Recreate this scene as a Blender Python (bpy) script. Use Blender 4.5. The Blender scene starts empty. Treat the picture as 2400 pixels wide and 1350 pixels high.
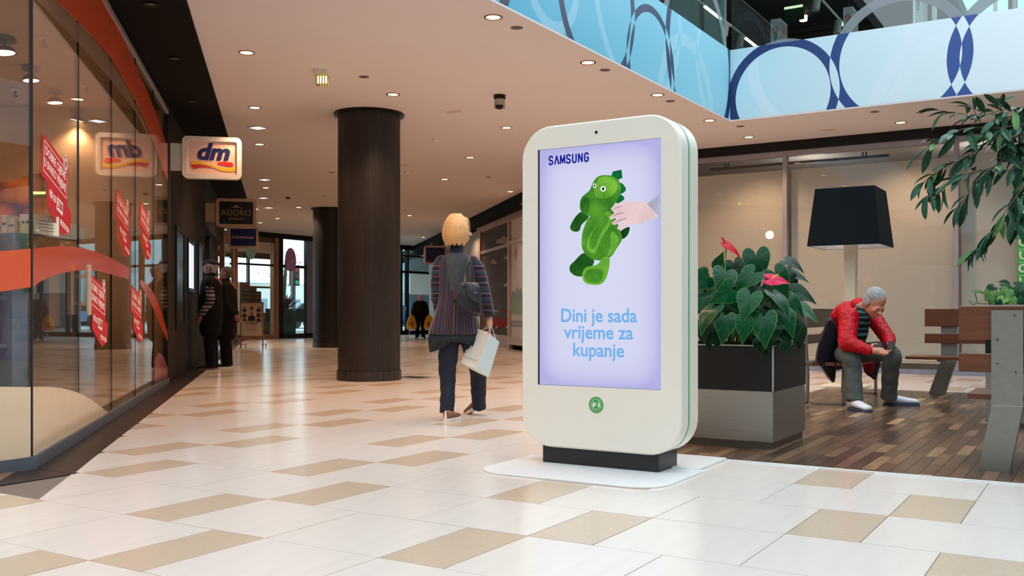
import bpy, bmesh, math, random
from mathutils import Vector, Matrix
from mathutils.geometry import tessellate_polygon
random.seed(7)
V = Vector
C = bpy.context.scene.collection
PI = math.pi
def R(a): return math.radians(a)

# ---------------- camera, sky, exposure ----------------
F = 2266.0; HY = 731.0; H = 0.93; A = 0.5513      # focal length (px), horizon row, eye height, heading
CA, SA = math.cos(A), math.sin(A)
cd = bpy.data.cameras.new('camera'); cam = bpy.data.objects.new('camera', cd); C.objects.link(cam)
cd.sensor_width = 36; cd.lens = F/2400*36; cd.shift_y = (HY-675)/2400; cd.clip_start = .05; cd.clip_end = 400
cam.location = (0, 0, H); cam.rotation_euler = (PI/2, 0, A)
bpy.context.scene.camera = cam
w = bpy.data.worlds.new('sky'); bpy.context.scene.world = w; w.use_nodes = True
bg = w.node_tree.nodes['Background']
bg.inputs[0].default_value = (.80, .92, 1.0, 1); bg.inputs[1].default_value = 3.45
vs = bpy.context.scene.view_settings
vs.view_transform = 'Standard'; vs.look = 'None'; vs.gamma = 1; vs.use_curve_mapping = False; vs.exposure = -0.08
cy = bpy.context.scene.cycles
cy.use_denoising = True; cy.max_bounces = 10; cy.diffuse_bounces = 5; cy.glossy_bounces = 4
cy.transparent_max_bounces = 24; cy.transmission_bounces = 6; cy.sample_clamp_indirect = 6; cy.caustics_reflective = False
cy.caustics_refractive = False
WARM = (1.0, .60, .35)
def lamp(name, kind, loc, power, colr=WARM, size=.1, parent=None, angle=110, rot=(0,0,0), sy=None):
    l = bpy.data.lights.new(name, kind); l.energy = power; l.color = colr
    if kind == 'SPOT': l.spot_size = R(angle); l.spot_blend = .7; l.shadow_soft_size = size
    elif kind == 'AREA':
        l.size = size
        if sy: l.shape = 'RECTANGLE'; l.size_y = sy
    else: l.shadow_soft_size = size
    o = bpy.data.objects.new(name, l); C.objects.link(o); o.location = loc; o.rotation_euler = rot
    if parent: o.parent = parent; o.location = V(loc)-OFF[parent.name]
    return o

# ---------------- helpers ----------------
OFF = {}
def c3(r, g, b):
    f = lambda u: u/12.92 if u <= .04045 else ((u+.055)/1.055)**2.4
    return (f(r/255), f(g/255), f(b/255), 1)
MATS = {}
def mat(name, rgb, rough=.5, metal=0, spec=.5, var=.06, scale=8, bump=0, stretch=(1,1,1), emit=0, alpha=1, coat=0, sheen=0):
    if name in MATS: return MATS[name]
    m = bpy.data.materials.new(name); m.use_nodes = True; nt = m.node_tree; b = nt.nodes['Principled BSDF']
    col = c3(*rgb)
    b.inputs['Roughness'].default_value = rough; b.inputs['Metallic'].default_value = metal
    b.inputs['Specular IOR Level'].default_value = spec; b.inputs['Coat Weight'].default_value = coat
    b.inputs['Sheen Weight'].default_value = sheen
    tc = nt.nodes.new('ShaderNodeTexCoord'); mp = nt.nodes.new('ShaderNodeMapping'); mp.inputs['Scale'].default_value = stretch
    nz = nt.nodes.new('ShaderNodeTexNoise'); nz.inputs['Scale'].default_value = scale; nz.inputs['Detail'].default_value = 4
    nt.links.new(tc.outputs['Object'], mp.inputs[0]); nt.links.new(mp.outputs[0], nz.inputs['Vector'])
    rp = nt.nodes.new('ShaderNodeMapRange'); rp.inputs['From Min'].default_value = .3; rp.inputs['From Max'].default_value = .7
    rp.inputs['To Min'].default_value = 1-var; rp.inputs['To Max'].default_value = 1+var
    nt.links.new(nz.outputs['Fac'], rp.inputs['Value'])
    mx = nt.nodes.new('ShaderNodeVectorMath'); mx.operation = 'SCALE'; mx.inputs[0].default_value = col[:3]
    nt.links.new(rp.outputs[0], mx.inputs['Scale']); nt.links.new(mx.outputs[0], b.inputs['Base Color'])
    if bump:
        bp = nt.nodes.new('ShaderNodeBump'); bp.inputs['Strength'].default_value = bump; bp.inputs['Distance'].default_value = .004
        nt.links.new(nz.outputs['Fac'], bp.inputs['Height']); nt.links.new(bp.outputs[0], b.inputs['Normal'])
    if emit:
        nt.links.new(mx.outputs[0], b.inputs['Emission Color']); b.inputs['Emission Strength'].default_value = emit
    if alpha < 1: b.inputs['Alpha'].default_value = alpha
    MATS[name] = m; return m
def bands(name, axis, cols, scale, rough=.8, wob=.02, spec=.3, coord='Object', sheen=.0):
    """striped cloth or print: constant colour ramp repeated along one object axis"""
    m = bpy.data.materials.new(name); m.use_nodes = True; nt = m.node_tree; b = nt.nodes['Principled BSDF']
    b.inputs['Roughness'].default_value = rough; b.inputs['Specular IOR Level'].default_value = spec; b.inputs['Sheen Weight'].default_value = sheen
    tc = nt.nodes.new('ShaderNodeTexCoord'); sp = nt.nodes.new('ShaderNodeSeparateXYZ'); nt.links.new(tc.outputs[coord], sp.inputs[0])
    nz = nt.nodes.new('ShaderNodeTexNoise'); nz.inputs['Scale'].default_value = 60; nt.links.new(tc.outputs['Object'], nz.inputs['Vector'])
    a1 = nt.nodes.new('ShaderNodeMath'); a1.operation = 'MULTIPLY_ADD'; a1.inputs[1].default_value = wob; nt.links.new(nz.outputs['Fac'], a1.inputs[0]); nt.links.new(sp.outputs[axis], a1.inputs[2])
    a2 = nt.nodes.new('ShaderNodeMath'); a2.operation = 'MULTIPLY'; a2.inputs[1].default_value = scale; nt.links.new(a1.outputs[0], a2.inputs[0])
    a3 = nt.nodes.new('ShaderNodeMath'); a3.operation = 'FRACT'; nt.links.new(a2.outputs[0], a3.inputs[0])
    r = nt.nodes.new('ShaderNodeValToRGB'); r.color_ramp.interpolation = 'CONSTANT'
    tot = sum(x[0] for x in cols); p = 0
    for k, (wd, cc) in enumerate(cols):
        e = r.color_ramp.elements[0] if k == 0 else r.color_ramp.elements.new(p/tot)
        if k == 0: e.position = 0
        e.color = c3(*cc); p += wd
    r.color_ramp.elements.remove(r.color_ramp.elements[-1]) if len(r.color_ramp.elements) > len(cols) else None
    nt.links.new(a3.outputs[0], r.inputs[0]); nt.links.new(r.outputs[0], b.inputs['Base Color'])
    MATS[name] = m; return m
def N(nt, t, **kw):
    n = nt.nodes.new(t)
    for k, v in kw.items():
        if k.startswith('i_'): n.inputs[int(k[2:])].default_value = v
        else: setattr(n, k, v)
    return n
def glass(name, tint=(235,240,238), refl=1.0, base=.04, rough=.0):
    """thin clear pane: Fresnel mix of see-through and mirror, the same from both sides"""
    if name in MATS: return MATS[name]
    m = bpy.data.materials.new(name); m.use_nodes = True; nt = m.node_tree; nt.nodes.clear(); L = nt.links
    out = N(nt, 'ShaderNodeOutputMaterial'); mix = N(nt, 'ShaderNodeMixShader'); tr = N(nt, 'ShaderNodeBsdfTransparent'); gl = N(nt, 'ShaderNodeBsdfGlossy')
    tr.inputs[0].default_value = c3(*tint); gl.inputs['Roughness'].default_value = rough; gl.inputs[0].default_value = (1,1,1,1)
    lw = N(nt, 'ShaderNodeLayerWeight'); lw.inputs['Blend'].default_value = .5
    p = N(nt, 'ShaderNodeMath', operation='POWER', i_1=4.2); L.new(lw.outputs['Facing'], p.inputs[0])
    q = N(nt, 'ShaderNodeMath', operation='MULTIPLY_ADD', i_1=refl*(1-base), i_2=base, use_clamp=True); L.new(p.outputs[0], q.inputs[0])
    L.new(q.outputs[0], mix.inputs[0]); L.new(tr.outputs[0], mix.inputs[1]); L.new(gl.outputs[0], mix.inputs[2]); L.new(mix.outputs[0], out.inputs[0])
    MATS[name] = m; return m

def G(px, py, z=0.):
    d = F*(H-z)/(py-HY); x = (px-1200)/F*d
    return V((x*CA-d*SA, x*SA+d*CA, z))
def at(px, py, d):
    x = (px-1200)/F*d
    return V((x*CA-d*SA, x*SA+d*CA, H-(py-HY)/F*d))
def PY(px, py, Y):      # on the plane y = Y
    t = (px-1200)/F; dx = t*CA-SA; dy = t*SA+CA; d = Y/dy
    return V((dx*d, Y, H-(py-HY)/F*d))
def PX(px, py, X):
    t = (px-1200)/F; dx = t*CA-SA; dy = t*SA+CA; d = X/dx
    return V((X, dy*d, H-(py-HY)/F*d))
CN = V((-5.31, 3.27, 0))                       # outer corner of the drugstore
W45 = Matrix.Translation(CN) @ Matrix.Rotation(R(135), 4, 'Z')     # x along the slanted shopfront, -y towards the hall
def S(px, py, off=0):                          # pixel -> (along, height) on the slanted shopfront
    t = (px-1200)/F; dx = t*CA-SA; dy = t*SA+CA
    k = CN.x+CN.y+off*math.sqrt(2); d = k/(dx+dy); p = V((dx*d, dy*d, 0))
    return ((p-CN).dot(V((-.70710678, .70710678, 0))), H-(py-HY)/F*d)
CL = CN+V((-.70710678, .70710678, 0))*.16                # the glass corner itself
B0 = V((-3.0, 10.86, 0))                       # a point on the hall's right-hand shop line x+y=7.86
BM = Matrix.Translation(B0) @ Matrix.Rotation(R(-45), 4, 'Z')      # x back towards the atrium, -y towards the hall
def SB(px, py, off=0):
    t = (px-1200)/F; dx = t*CA-SA; dy = t*SA+CA
    k = 7.86+off*math.sqrt(2); d = k/(dx+dy); p = V((dx*d, dy*d, 0))
    return ((p-B0).dot(V((.70710678, -.70710678, 0))), H-(py-HY)/F*d)

def link(name, me, m=None, parent=None, kind=None, label=None):
    o = bpy.data.objects.new(name, me); C.objects.link(o)
    if m is not None:
        for mm in (m if isinstance(m, (list, tuple)) else [m]): me.materials.append(mm)
    if parent is not None: o.parent = parent
    OFF[o.name] = OFF[parent.name] if parent is not None else V((0,0,0))
    if kind: o['kind'] = kind
    if label: o['label'] = label
    return o
class MB:
    def __init__(s, M=None): s.M = M or Matrix.Identity(4); s.v = []; s.f = []; s.mi = []; s.cur = 0
    def add(s, vs, fs):
        n = len(s.v); s.v += [s.M @ V(p) for p in vs]; s.f += [[i+n for i in f] for f in fs]; s.mi += [s.cur]*len(fs); return s
    def box(s, x0, x1, y0, y1, z0, z1, T=None):
        vs = [V((x, y, z)) for z in (z0, z1) for y in (y0, y1) for x in (x0, x1)]
        if T: vs = [T @ p for p in vs]
        return s.add(vs, [(0,2,3,1), (4,5,7,6), (0,1,5,4), (2,6,7,3), (0,4,6,2), (1,3,7,5)])
    def bevbox(s, x0, x1, y0, y1, z0, z1, b=.004, T=None):
        xs = [(x0, y0), (x1, y0), (x1, y1), (x0, y1)]
        return s.prism([(x0+b,y0),(x1-b,y0),(x1,y0+b),(x1,y1-b),(x1-b,y1),(x0+b,y1),(x0,y1-b),(x0,y0+b)], z0, z1, 'z', T)
    def prism(s, poly, a, b, ax='z', T=None):
        f = {'z': lambda p, h: V((p[0], p[1], h)), 'y': lambda p, h: V((p[0], h, p[1])), 'x': lambda p, h: V((h, p[0], p[1]))}[ax]
        n = len(poly); vs = [f(p, a) for p in poly]+[f(p, b) for p in poly]
        if T: vs = [T @ p for p in vs]
        fs = [(i, (i+1) % n, (i+1) % n+n, i+n) for i in range(n)]
        if n <= 4: caps = [tuple(range(n))]
        else: caps = [tuple(t) for t in tessellate_polygon([[V((p[0], p[1], 0)) for p in poly]])]
        return s.add(vs, fs+[tuple(reversed(c)) for c in caps]+[tuple(i+n for i in c) for c in caps])
    def cyl(s, p0, p1, r0, r1=None, n=12, cap=True):
        p0, p1 = V(p0), V(p1); r1 = r0 if r1 is None else r1; d = (p1-p0).normalized()
        u = d.orthogonal().normalized(); w_ = d.cross(u); vs = []
        for p, r in ((p0, r0), (p1, r1)):
            vs += [p+(u*math.cos(2*PI*k/n)+w_*math.sin(2*PI*k/n))*r for k in range(n)]
        fs = [(k, (k+1) % n, (k+1) % n+n, k+n) for k in range(n)]
        if cap: fs += [tuple(reversed(range(n))), tuple(range(n, 2*n))]
        return s.add(vs, fs)
    def lathe(s, prof, c=(0,0,0), n=24):
        vs = []; fs = []; m = len(prof)
        for k in range(n):
            a = 2*PI*k/n
            for r, z in prof: vs.append(V((c[0]+r*math.cos(a), c[1]+r*math.sin(a), c[2]+z)))
        for k in range(n):
            for j in range(m-1):
                a_, b_ = k*m+j, ((k+1) % n)*m+j; fs.append((a_, b_, b_+1, a_+1))
        if prof[0][0] > .01 and abs(prof[0][0]-prof[-1][0]) < 1e-6:      # closed ring section
            for k in range(n): fs.append((k*m+m-1, ((k+1) % n)*m+m-1, ((k+1) % n)*m, k*m))
        else:
            fs.append(tuple(k*m for k in reversed(range(n)))); fs.append(tuple(k*m+m-1 for k in range(n)))
        return s.add(vs, fs)
    def loft(s, rings, cap=True):
        n = len(rings[0]); vs = [p for r in rings for p in r]; fs = []
        for j in range(len(rings)-1):
            for k in range(n): fs.append((j*n+k, j*n+(k+1) % n, (j+1)*n+(k+1) % n, (j+1)*n+k))
        if cap: fs += [tuple(reversed(range(n))), tuple((len(rings)-1)*n+k for k in range(n))]
        return s.add(vs, fs)
    def tube(s, pts, rad, n=8, sub=4, flat=1.0, up=None):
        """smooth swept tube through points; rad a number or list; flat squashes the section"""
        pts = [V(p) for p in pts]; rad = rad if isinstance(rad, (list, tuple)) else [rad]*len(pts)
        P, Q = [], []
        m = len(pts)
        for i in range(m-1):
            a, b, c, d = pts[max(i-1,0)], pts[i], pts[i+1], pts[min(i+2,m-1)]
            for k in range(sub):
                t = k/sub
                P.append(.5*((2*b)+(c-a)*t+(2*a-5*b+4*c-d)*t*t+(-a+3*b-3*c+d)*t**3)); Q.append(rad[i]*(1-t)+rad[i+1]*t)
        P.append(pts[-1]); Q.append(rad[-1]); rings = []; u = V(up) if up else None
        for i, p in enumerate(P):
            d = (P[min(i+1, len(P)-1)]-P[max(i-1, 0)]).normalized()
            u = d.orthogonal().normalized() if u is None else (u-d*u.dot(d)).normalized(); w_ = d.cross(u)
            rings.append([p+(u*math.cos(2*PI*k/n)*Q[i]+w_*math.sin(2*PI*k/n)*Q[i]*flat) for k in range(n)])
        return s.loft(rings)
    def ell(s, c, r, n=12, T=None):
        if not hasattr(r, '__len__'): r = (r, r, r)
        rings = []
        for j in range(1, n//2+2):
            th = PI*(j-.5)/(n//2+1); rings.append([V((r[0]*math.sin(th)*math.cos(2*PI*k/n), r[1]*math.sin(th)*math.sin(2*PI*k/n), -r[2]*math.cos(th))) for k in range(n)])
        rings = [[(T @ p if T else p)+V(c) for p in rg] for rg in rings]
        return s.loft(rings)
    def cap(s, p0, p1, r0, r1, n=12):
        return s.cyl(p0, p1, r0, r1, n).ell(p0, r0, n).ell(p1, r1, n)
    def build(s, name, m=None, parent=None, smooth=False, bevel=0, kind=None, label=None, auto=None, mods=None):
        off = OFF[parent.name] if parent is not None else V((0,0,0))
        me = bpy.data.meshes.new(name); me.from_pydata([tuple(p-off) for p in s.v], [], s.f)
        if any(s.mi): me.polygons.foreach_set('material_index', s.mi)
        if smooth: me.polygons.foreach_set('use_smooth', [True]*len(me.polygons))
        me.update()
        o = link(name, me, m, parent, kind, label)
        if auto: me.set_sharp_from_angle(angle=R(auto))
        if bevel:
            b = o.modifiers.new('bevel', 'BEVEL'); b.width = bevel; b.segments = 2; b.limit_method = 'ANGLE'; b.angle_limit = R(40)
        for t in mods or (): t(o)
        return o
def fuse(vox=.012, it=6):
    def f(o):
        r = o.modifiers.new('skin', 'REMESH'); r.mode = 'VOXEL'; r.voxel_size = vox; r.use_smooth_shade = True
        if it:
            q = o.modifiers.new('soft', 'SMOOTH'); q.iterations = it; q.factor = .6
    return f
def fix_normals(o):
    bm = bmesh.new(); bm.from_mesh(o.data); bmesh.ops.recalc_face_normals(bm, faces=bm.faces); bm.to_mesh(o.data); bm.free()
def thing(name, label, cat, loc=(0,0,0), group=None, kind=None):
    o = bpy.data.objects.new(name, None); C.objects.link(o); o.location = loc; OFF[o.name] = V(loc); o.empty_display_size = .1
    if kind: o['kind'] = kind
    else:
        o['label'] = label; o['category'] = cat
    if group: o['group'] = group
    return o
def tag(o, label, cat, group=None):
    o['label'] = label; o['category'] = cat
    if group: o['group'] = group
    return o
def dup(root, loc, rotz=0, label=None, scale=None):
    r = root.copy(); C.objects.link(r); r.location = loc; r.rotation_euler = (0,0,rotz); OFF[r.name] = V(loc)
    if scale: r.scale = (scale,)*3
    if label: r['label'] = label
    for ch in list(root.children):
        c = ch.copy(); C.objects.link(c); c.parent = r
        for g in ch.children:
            d = g.copy(); C.objects.link(d); d.parent = c
    return r
def text(s, size, m, M, parent, name='lettering', bold=0, shear=0, ext=.0008, align='CENTER', sx=1.0, sp=1.0, fit=None):
    """flat lettering standing in the local xz plane of M, facing -y"""
    cu = bpy.data.curves.new('t', 'FONT'); cu.body = s; cu.size = size; cu.align_x = align; cu.align_y = 'CENTER'
    cu.offset = bold; cu.shear = shear; cu.extrude = ext; cu.space_character = sp; cu.resolution_u = 4
    ob = bpy.data.objects.new('t', cu); C.objects.link(ob)
    bpy.context.view_layer.update()
    me = bpy.data.meshes.new_from_object(ob.evaluated_get(bpy.context.evaluated_depsgraph_get()))
    bpy.data.objects.remove(ob); bpy.data.curves.remove(cu); me.name = name
    if fit: xs = [v.co.x for v in me.vertices]; sx = fit/(max(xs)-min(xs)); me.transform(Matrix.Translation((-(max(xs)+min(xs))/2, 0, 0)))
    T = Matrix.Translation(-OFF[parent.name]) @ M @ Matrix.Rotation(PI/2, 4, 'X') @ Matrix.Diagonal((sx, 1, 1, 1))
    me.transform(T); me.materials.clear()
    return link(name, me, m, parent)
def smooth_poly(pts, sub=5):
    n = len(pts); out = []
    for i in range(n):
        a, b, c, d = [V((*pts[(i+k) % n], 0)) for k in (-1, 0, 1, 2)]
        for k in range(sub):
            t = k/sub; p = .5*((2*b)+(c-a)*t+(2*a-5*b+4*c-d)*t*t+(-a+3*b-3*c+d)*t**3); out.append((p.x, p.y))
    return out
def rrect(x0, x1, z0, z1, r, n=8):
    o = []
    for cx, cz, a0 in ((x1-r, z1-r, 0), (x0+r, z1-r, 90), (x0+r, z0+r, 180), (x1-r, z0+r, 270)):
        for k in range(n+1):
            a = R(a0+90*k/n); o.append((cx+r*math.cos(a), cz+r*math.sin(a)))
    return o
def clip(poly, nx, ny, c):          # keep nx*x+ny*y >= c
    o = []
    for i, p in enumerate(poly):
        q = poly[(i+1) % len(poly)]; a = nx*p[0]+ny*p[1]-c; b = nx*q[0]+ny*q[1]-c
        if a >= 0: o.append(p)
        if (a > 1e-9 and b < -1e-9) or (a < -1e-9 and b > 1e-9):
            t = a/(a-b); o.append((p[0]+(q[0]-p[0])*t, p[1]+(q[1]-p[1])*t))
    return o
CZ = 3.65

# ---------------- materials ----------------
def tilemat(name, rgb, var=.035, rough=.2, bscale=3):
    m = mat(name, rgb, rough, var=var, scale=bscale, stretch=(5, .7, 1), spec=.75)
    return m
mWhiteTile = tilemat('tile_white', (223, 214, 206)); mTanTile = tilemat('tile_tan', (200, 180, 158), var=.05, bscale=30)
mDarkTile = mat('tile_dark', (40, 32, 31), .4, var=.15, scale=6, spec=.3)
mGrout = mat('grout', (120, 108, 98), .8)
mCeil = mat('ceiling_paint', (216, 210, 210), .9, var=.01, scale=2)
mBlack = mat('black_panel', (12, 11, 11), .4, spec=.3); mBlackM = mat('black_matt', (14, 14, 15), .7)
mWall = mat('dark_wall', (36, 30, 27), .7, spec=.2, var=.1, scale=3)
mKiosk = mat('kiosk_white', (230, 225, 213), .3, var=.008); mSeam = mat('mint_seam', (70, 168, 118), .35)
mFoot = mat('kiosk_foot', (24, 26, 30), .35)
mSteel = mat('brushed_steel', (168, 166, 160), .34, metal=.9, var=.06, scale=4, stretch=(1, 1, 30))
mSteelD = mat('dark_steel', (110, 106, 100), .36, metal=.85, var=.1, scale=4, stretch=(1, 1, 30))
mGlass = glass('clear_glass', (246, 244, 240), refl=.75, base=.045); mGlassW = glass('window_glass', (250, 250, 248), refl=.5, base=.03); mGlassU = glass('balustrade_glass', (190, 205, 205), refl=.6, base=.05)
mGlassD = glass('facade_glass', (225, 240, 240), refl=.5, base=.04)
mFrameG = mat('grey_frame', (92, 96, 106), .4, metal=.3); mFrameL = mat('lilac_grey_frame', (150, 148, 158), .4, metal=.3)
mWood = mat('warm_wood', (150, 105, 74), .45, var=.14, scale=5, stretch=(1, 1, .2))
mShopWall = mat('shop_wall', (196, 168, 140), .8); mBlind = mat('blind_fabric', (188, 187, 182), .85, var=.03, scale=60, stretch=(1, 1, 3))
mWhiteP = mat('white_plastic', (225, 222, 215), .4); mGreyP = mat('grey_plastic', (120, 118, 115), .5)
def emis(name, rgb, s):
    if name in MATS: return MATS[name]
    m = bpy.data.materials.new(name); m.use_nodes = True; nt = m.node_tree; nt.nodes.clear()
    o = N(nt, 'ShaderNodeOutputMaterial'); e = N(nt, 'ShaderNodeEmission'); e.inputs[0].default_value = c3(*rgb); e.inputs[1].default_value = s
    nt.links.new(e.outputs[0], o.inputs[0]); MATS[name] = m; return m
mBulb = emis('lamp_glow', (255, 222, 176), 9); mTubeL = emis('tube_glow', (255, 240, 215), 7)

# ---------------- floor ----------------
floor = MB().box(-34, 7, -9, 46, -.25, -.006).build('floor', mGrout, kind='structure')
X0, Y0, U, Rw = .054, 2.253, .3, .6
offs = [4, 2, 3, 1, 2, 0]            # tan column of each row, period-5 pattern, -2,+1,-2,...
def row_off(j):
    o = 4; k = 0
    if j >= 0:
        for k in range(j): o += -2 if k % 2 == 0 else 1
    else:
        for k in range(-j): o -= 1 if k % 2 == 0 else -2
    return o % 5
DX0, DX1, DY0, DY1 = -2.92, 6.0, 5.875, 12.2     # wooden deck
tiles = []
def view_area(poly):
    q = []
    for x, y in poly:
        d = -x*SA+y*CA
        if d < .6: return 0 if d < -1 else 1
        q.append((1200+F*(x*CA+y*SA)/d, HY+F*H/d))
    if max(a for a, b in q) < 0 or min(a for a, b in q) > 2400 or min(b for a, b in q) > 1350: return 0
    ar = 0
    for i in range(len(q)): a, b = q[i], q[(i+1) % len(q)]; ar += a[0]*b[1]-b[0]*a[1]
    return abs(ar)/2
g = .002
for j in range(-9, 72):
    ya, yb = Y0+j*Rw, Y0+(j+1)*Rw; o = row_off(j)
    for i in range(-22, 9):
        for a, wd, kind in ((o+5*i, 1, 1), (o+5*i+1, 2, 0), (o+5*i+3, 2, 0)):
            xa, xb = X0+a*U, X0+(a+wd)*U
            if xa > 6 or xb < -30: continue
            full = [(xa+g, ya+g), (xb-g, ya+g), (xb-g, yb-g), (xa+g, yb-g)]
            p = full
            p = clip(p, 0, 1, -8.9)
            if yb > 3.42: 
                q = clip(p, 1, 1, -1.655)
            else: q = clip(p, 1, 0, -5.05)
            if yb > 3.42 and ya < 3.42: q = clip(q, 1, 0, -5.05) if xb < -4.4 else q
            p = q
            if len(p) < 3: continue
            if ya > 7.86+8: pass
            p = clip(p, -1, -1, -22) if False else p
            # cut round the deck
            cx = sum(t[0] for t in p)/len(p); cyy = sum(t[1] for t in p)/len(p)
            if yb > DY0 and ya < DY1 and xb > DX0:
                parts = []
                if xa < DX0: parts.append(clip(p, -1, 0, -(DX0-.002)))
                if ya < DY0: parts.append(clip(clip(p, 0, -1, -(DY0-.02)), 1, 0, DX0) if xa < DX0 else clip(p, 0, -1, -(DY0-.02)))
                if yb > DY1: parts.append(clip(clip(p, 0, 1, DY1+.002), 1, 0, DX0) if xa < DX0 else clip(p, 0, 1, DY1+.002))
            else: parts = [p]
            for p in parts:
                if len(p) < 3: continue
                ar = abs(sum(p[k][0]*p[(k+1) % len(p)][1]-p[(k+1) % len(p)][0]*p[k][1] for k in range(len(p))))/2
                if ar < .003 or p[0][0]-p[0][1] < -60: continue
                tiles.append((view_area(p), p, kind, p == full))
tiles.sort(key=lambda t: -t[0])
shared = {}
for ar, p, kind, full in tiles[:298]:
    cx, cyy = p[0]
    m = mTanTile if kind else mWhiteTile
    if full and kind in shared:
        o = bpy.data.objects.new('tile', shared[kind]); C.objects.link(o); o.parent = floor
    else:
        b = MB(Matrix.Identity(4)).prism([(x-cx, y-cyy) for x, y in p], -.006, 0)
        o = b.build('tile', m, floor)
        if full: shared[kind] = o.data
    o.location = (cx, cyy, random.uniform(-.0004, .0004))
far = [MB(), MB()]
for ar, p, kind, full in tiles[298:]: far[kind].prism(p, -.006, 0)
far[0].build('floor_tiles', mWhiteTile, floor, kind='stuff', label='pale floor tiles beyond the near ones')
far[1].build('floor_tiles', mTanTile, floor, kind='stuff', label='tan floor tiles beyond the near ones')
# dark border tiles along the drugstore
b45 = Matrix.Identity(4)
def border():
    n = V((.7071, .7071, 0)); d = V((-.7071, .7071, 0)); K = 0
    # mitred first piece in front of the left face, then pieces along the slanted front
    for ya, yb in ((-9, -3), (-3, -.6), (-.6, 1.0), (1.0, 2.6), (2.6, 3.405)):
        MB().prism([(-5.6, ya+g), (-5.052, ya+g), (-5.052, yb-g), (-5.6, yb-g)], -.006, .0005).build('tile', mDarkTile, floor)
    s = -.02
    k = 0
    while s < 46:
        L = .9
        a, b_ = s, s+L-.003
        pts = []
        for q, off in ((a, -.25), (b_, -.25), (b_, .275), (a, .275)):
            p = CN+d*q+n*off; pts.append((p.x, p.y))
        if k == 0: pts[3] = (-5.05, 3.408); pts[0] = (-5.6, 3.408)
        MB().prism(pts, -.006, .0005).build('tile', mDarkTile, floor); s += L; k += 1
border()
# wooden deck: staggered planks
deck = MB().box(DX0, DX1, DY0, DY1, -.04, -.004).build('floor', mat('deck_base', (40, 28, 20), .7), kind='structure')
def woodmat(name, rgb):
    m = mat(name, rgb, .26, var=.22, scale=9, stretch=(6, .6, 1), spec=.5); return m
dk = [woodmat('deck_oak_%s' % k, c) for k, c in enumerate([(92,66,48), (120,90,66), (66,48,37), (142,110,80), (104,76,56), (172,138,100), (78,56,42)])]
pl = []; x = DX0; i = 0
while x < 3.2:
    y = DY0-random.random()*.55
    while y < DY1:
        L = random.choice([.42, .5, .58, .5])
        a, b_ = max(y, DY0), min(y+L, DY1)
        if b_-a > .02:
            p = [(x+.0014, a+.0014), (x+.0786, a+.0014), (x+.0786, b_-.0014), (x+.0014, b_-.0014)]
            pl.append((view_area(p), p, random.choice([0,1,2,0,4,6,4,1,3,2,6] + ([5] if random.random() < .25 else []))))
        y += L
    x += .08
pl.sort(key=lambda t: -t[0])
for ar, p, k in pl[:295]:
    MB().prism(p, -.004, .001).build('plank', dk[k], deck)
for k in range(7):
    b = MB()
    for ar, p, q in pl[295:]:
        if q == k: b.prism(p, -.004, .001)
    b.build('planks', dk[k], deck, kind='stuff', label='dark oak strips of the deck, beyond the near ones')
MB().prism([(DX0, DY0-.02), (DX1, DY0-.02), (DX1, DY0), (DX0, DY0)], -.004, .006).build('edge_strip', mat('white_strip', (235, 238, 240), .4), deck, label='white edging strip of the deck')
MB().prism([(3.2, DY0), (DX1, DY0), (DX1, DY1), (3.2, DY1)], -.004, .001).build('deck_field', dk[0], deck)

# ---------------- ceilings, upper slab, roof ----------------
VX0, VX1, VY0, VY1 = -4.58, 4.2, -5.5, 13.4      # the open atrium
MB().box(-24.6, VX0-.12, -9, 46, CZ, 4.3).build('ceiling', mCeil, kind='structure')
MB().box(VX0-.12, 7, VY1+.12, 46, CZ, 4.3).build('ceiling', mCeil, kind='structure')
MB().box(VX0-.12, 7, -9, VY0-.12, CZ, 4.3).build('ceiling', mCeil, kind='structure')
MB().box(VX1+.12, 7, VY0-.12, VY1+.12, CZ, 4.3).build('ceiling', mCeil, kind='structure')
for bx in ((VX0-.12, VX1+.12, VY1, VY1+.12), (VX0-.12, VX1+.12, VY0-.12, VY0), (VX0-.12, VX0, VY0, VY1), (VX1, VX1+.12, VY0, VY1)): MB().box(*bx, CZ, CZ+.02).build('ceiling', mCeil, kind='structure')
mUp = mat('upper_wall', (60, 58, 58), .7)
MB().box(-24.6, -4.9, -9, 46, 8.0, 8.3).build('ceiling', mat('upper_ceiling', (30, 30, 31), .7, var=.2, scale=1, stretch=(1, 20, 1)), kind='structure')
MB().box(-4.9, -2.9, 13.9, 46, 8.0, 8.3).build('ceiling', MATS['upper_ceiling'], kind='structure')
MB().box(4.6, 7.2, -9, 46, 8.0, 8.3).build('ceiling', MATS['upper_ceiling'], kind='structure')
mEnc = mat('hall_wall', (190, 180, 170), .8)
MB().box(-34, 7, -9.3, -9, 0, 8.3).build('wall_back', mEnc, kind='structure')
MB().box(7, 7.3, -9, 46, 0, 8.3).build('wall_right', mEnc, kind='structure')
MB().box(-24.9, -24.6, -9, 46, 4.0, 8.3).build('wall_left', mUp, kind='structure')
MB().box(-24.6, -3.7, 27.7, 28, 4.3, 8.3).build('wall_upper_front', mUp, kind='structure')
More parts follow.
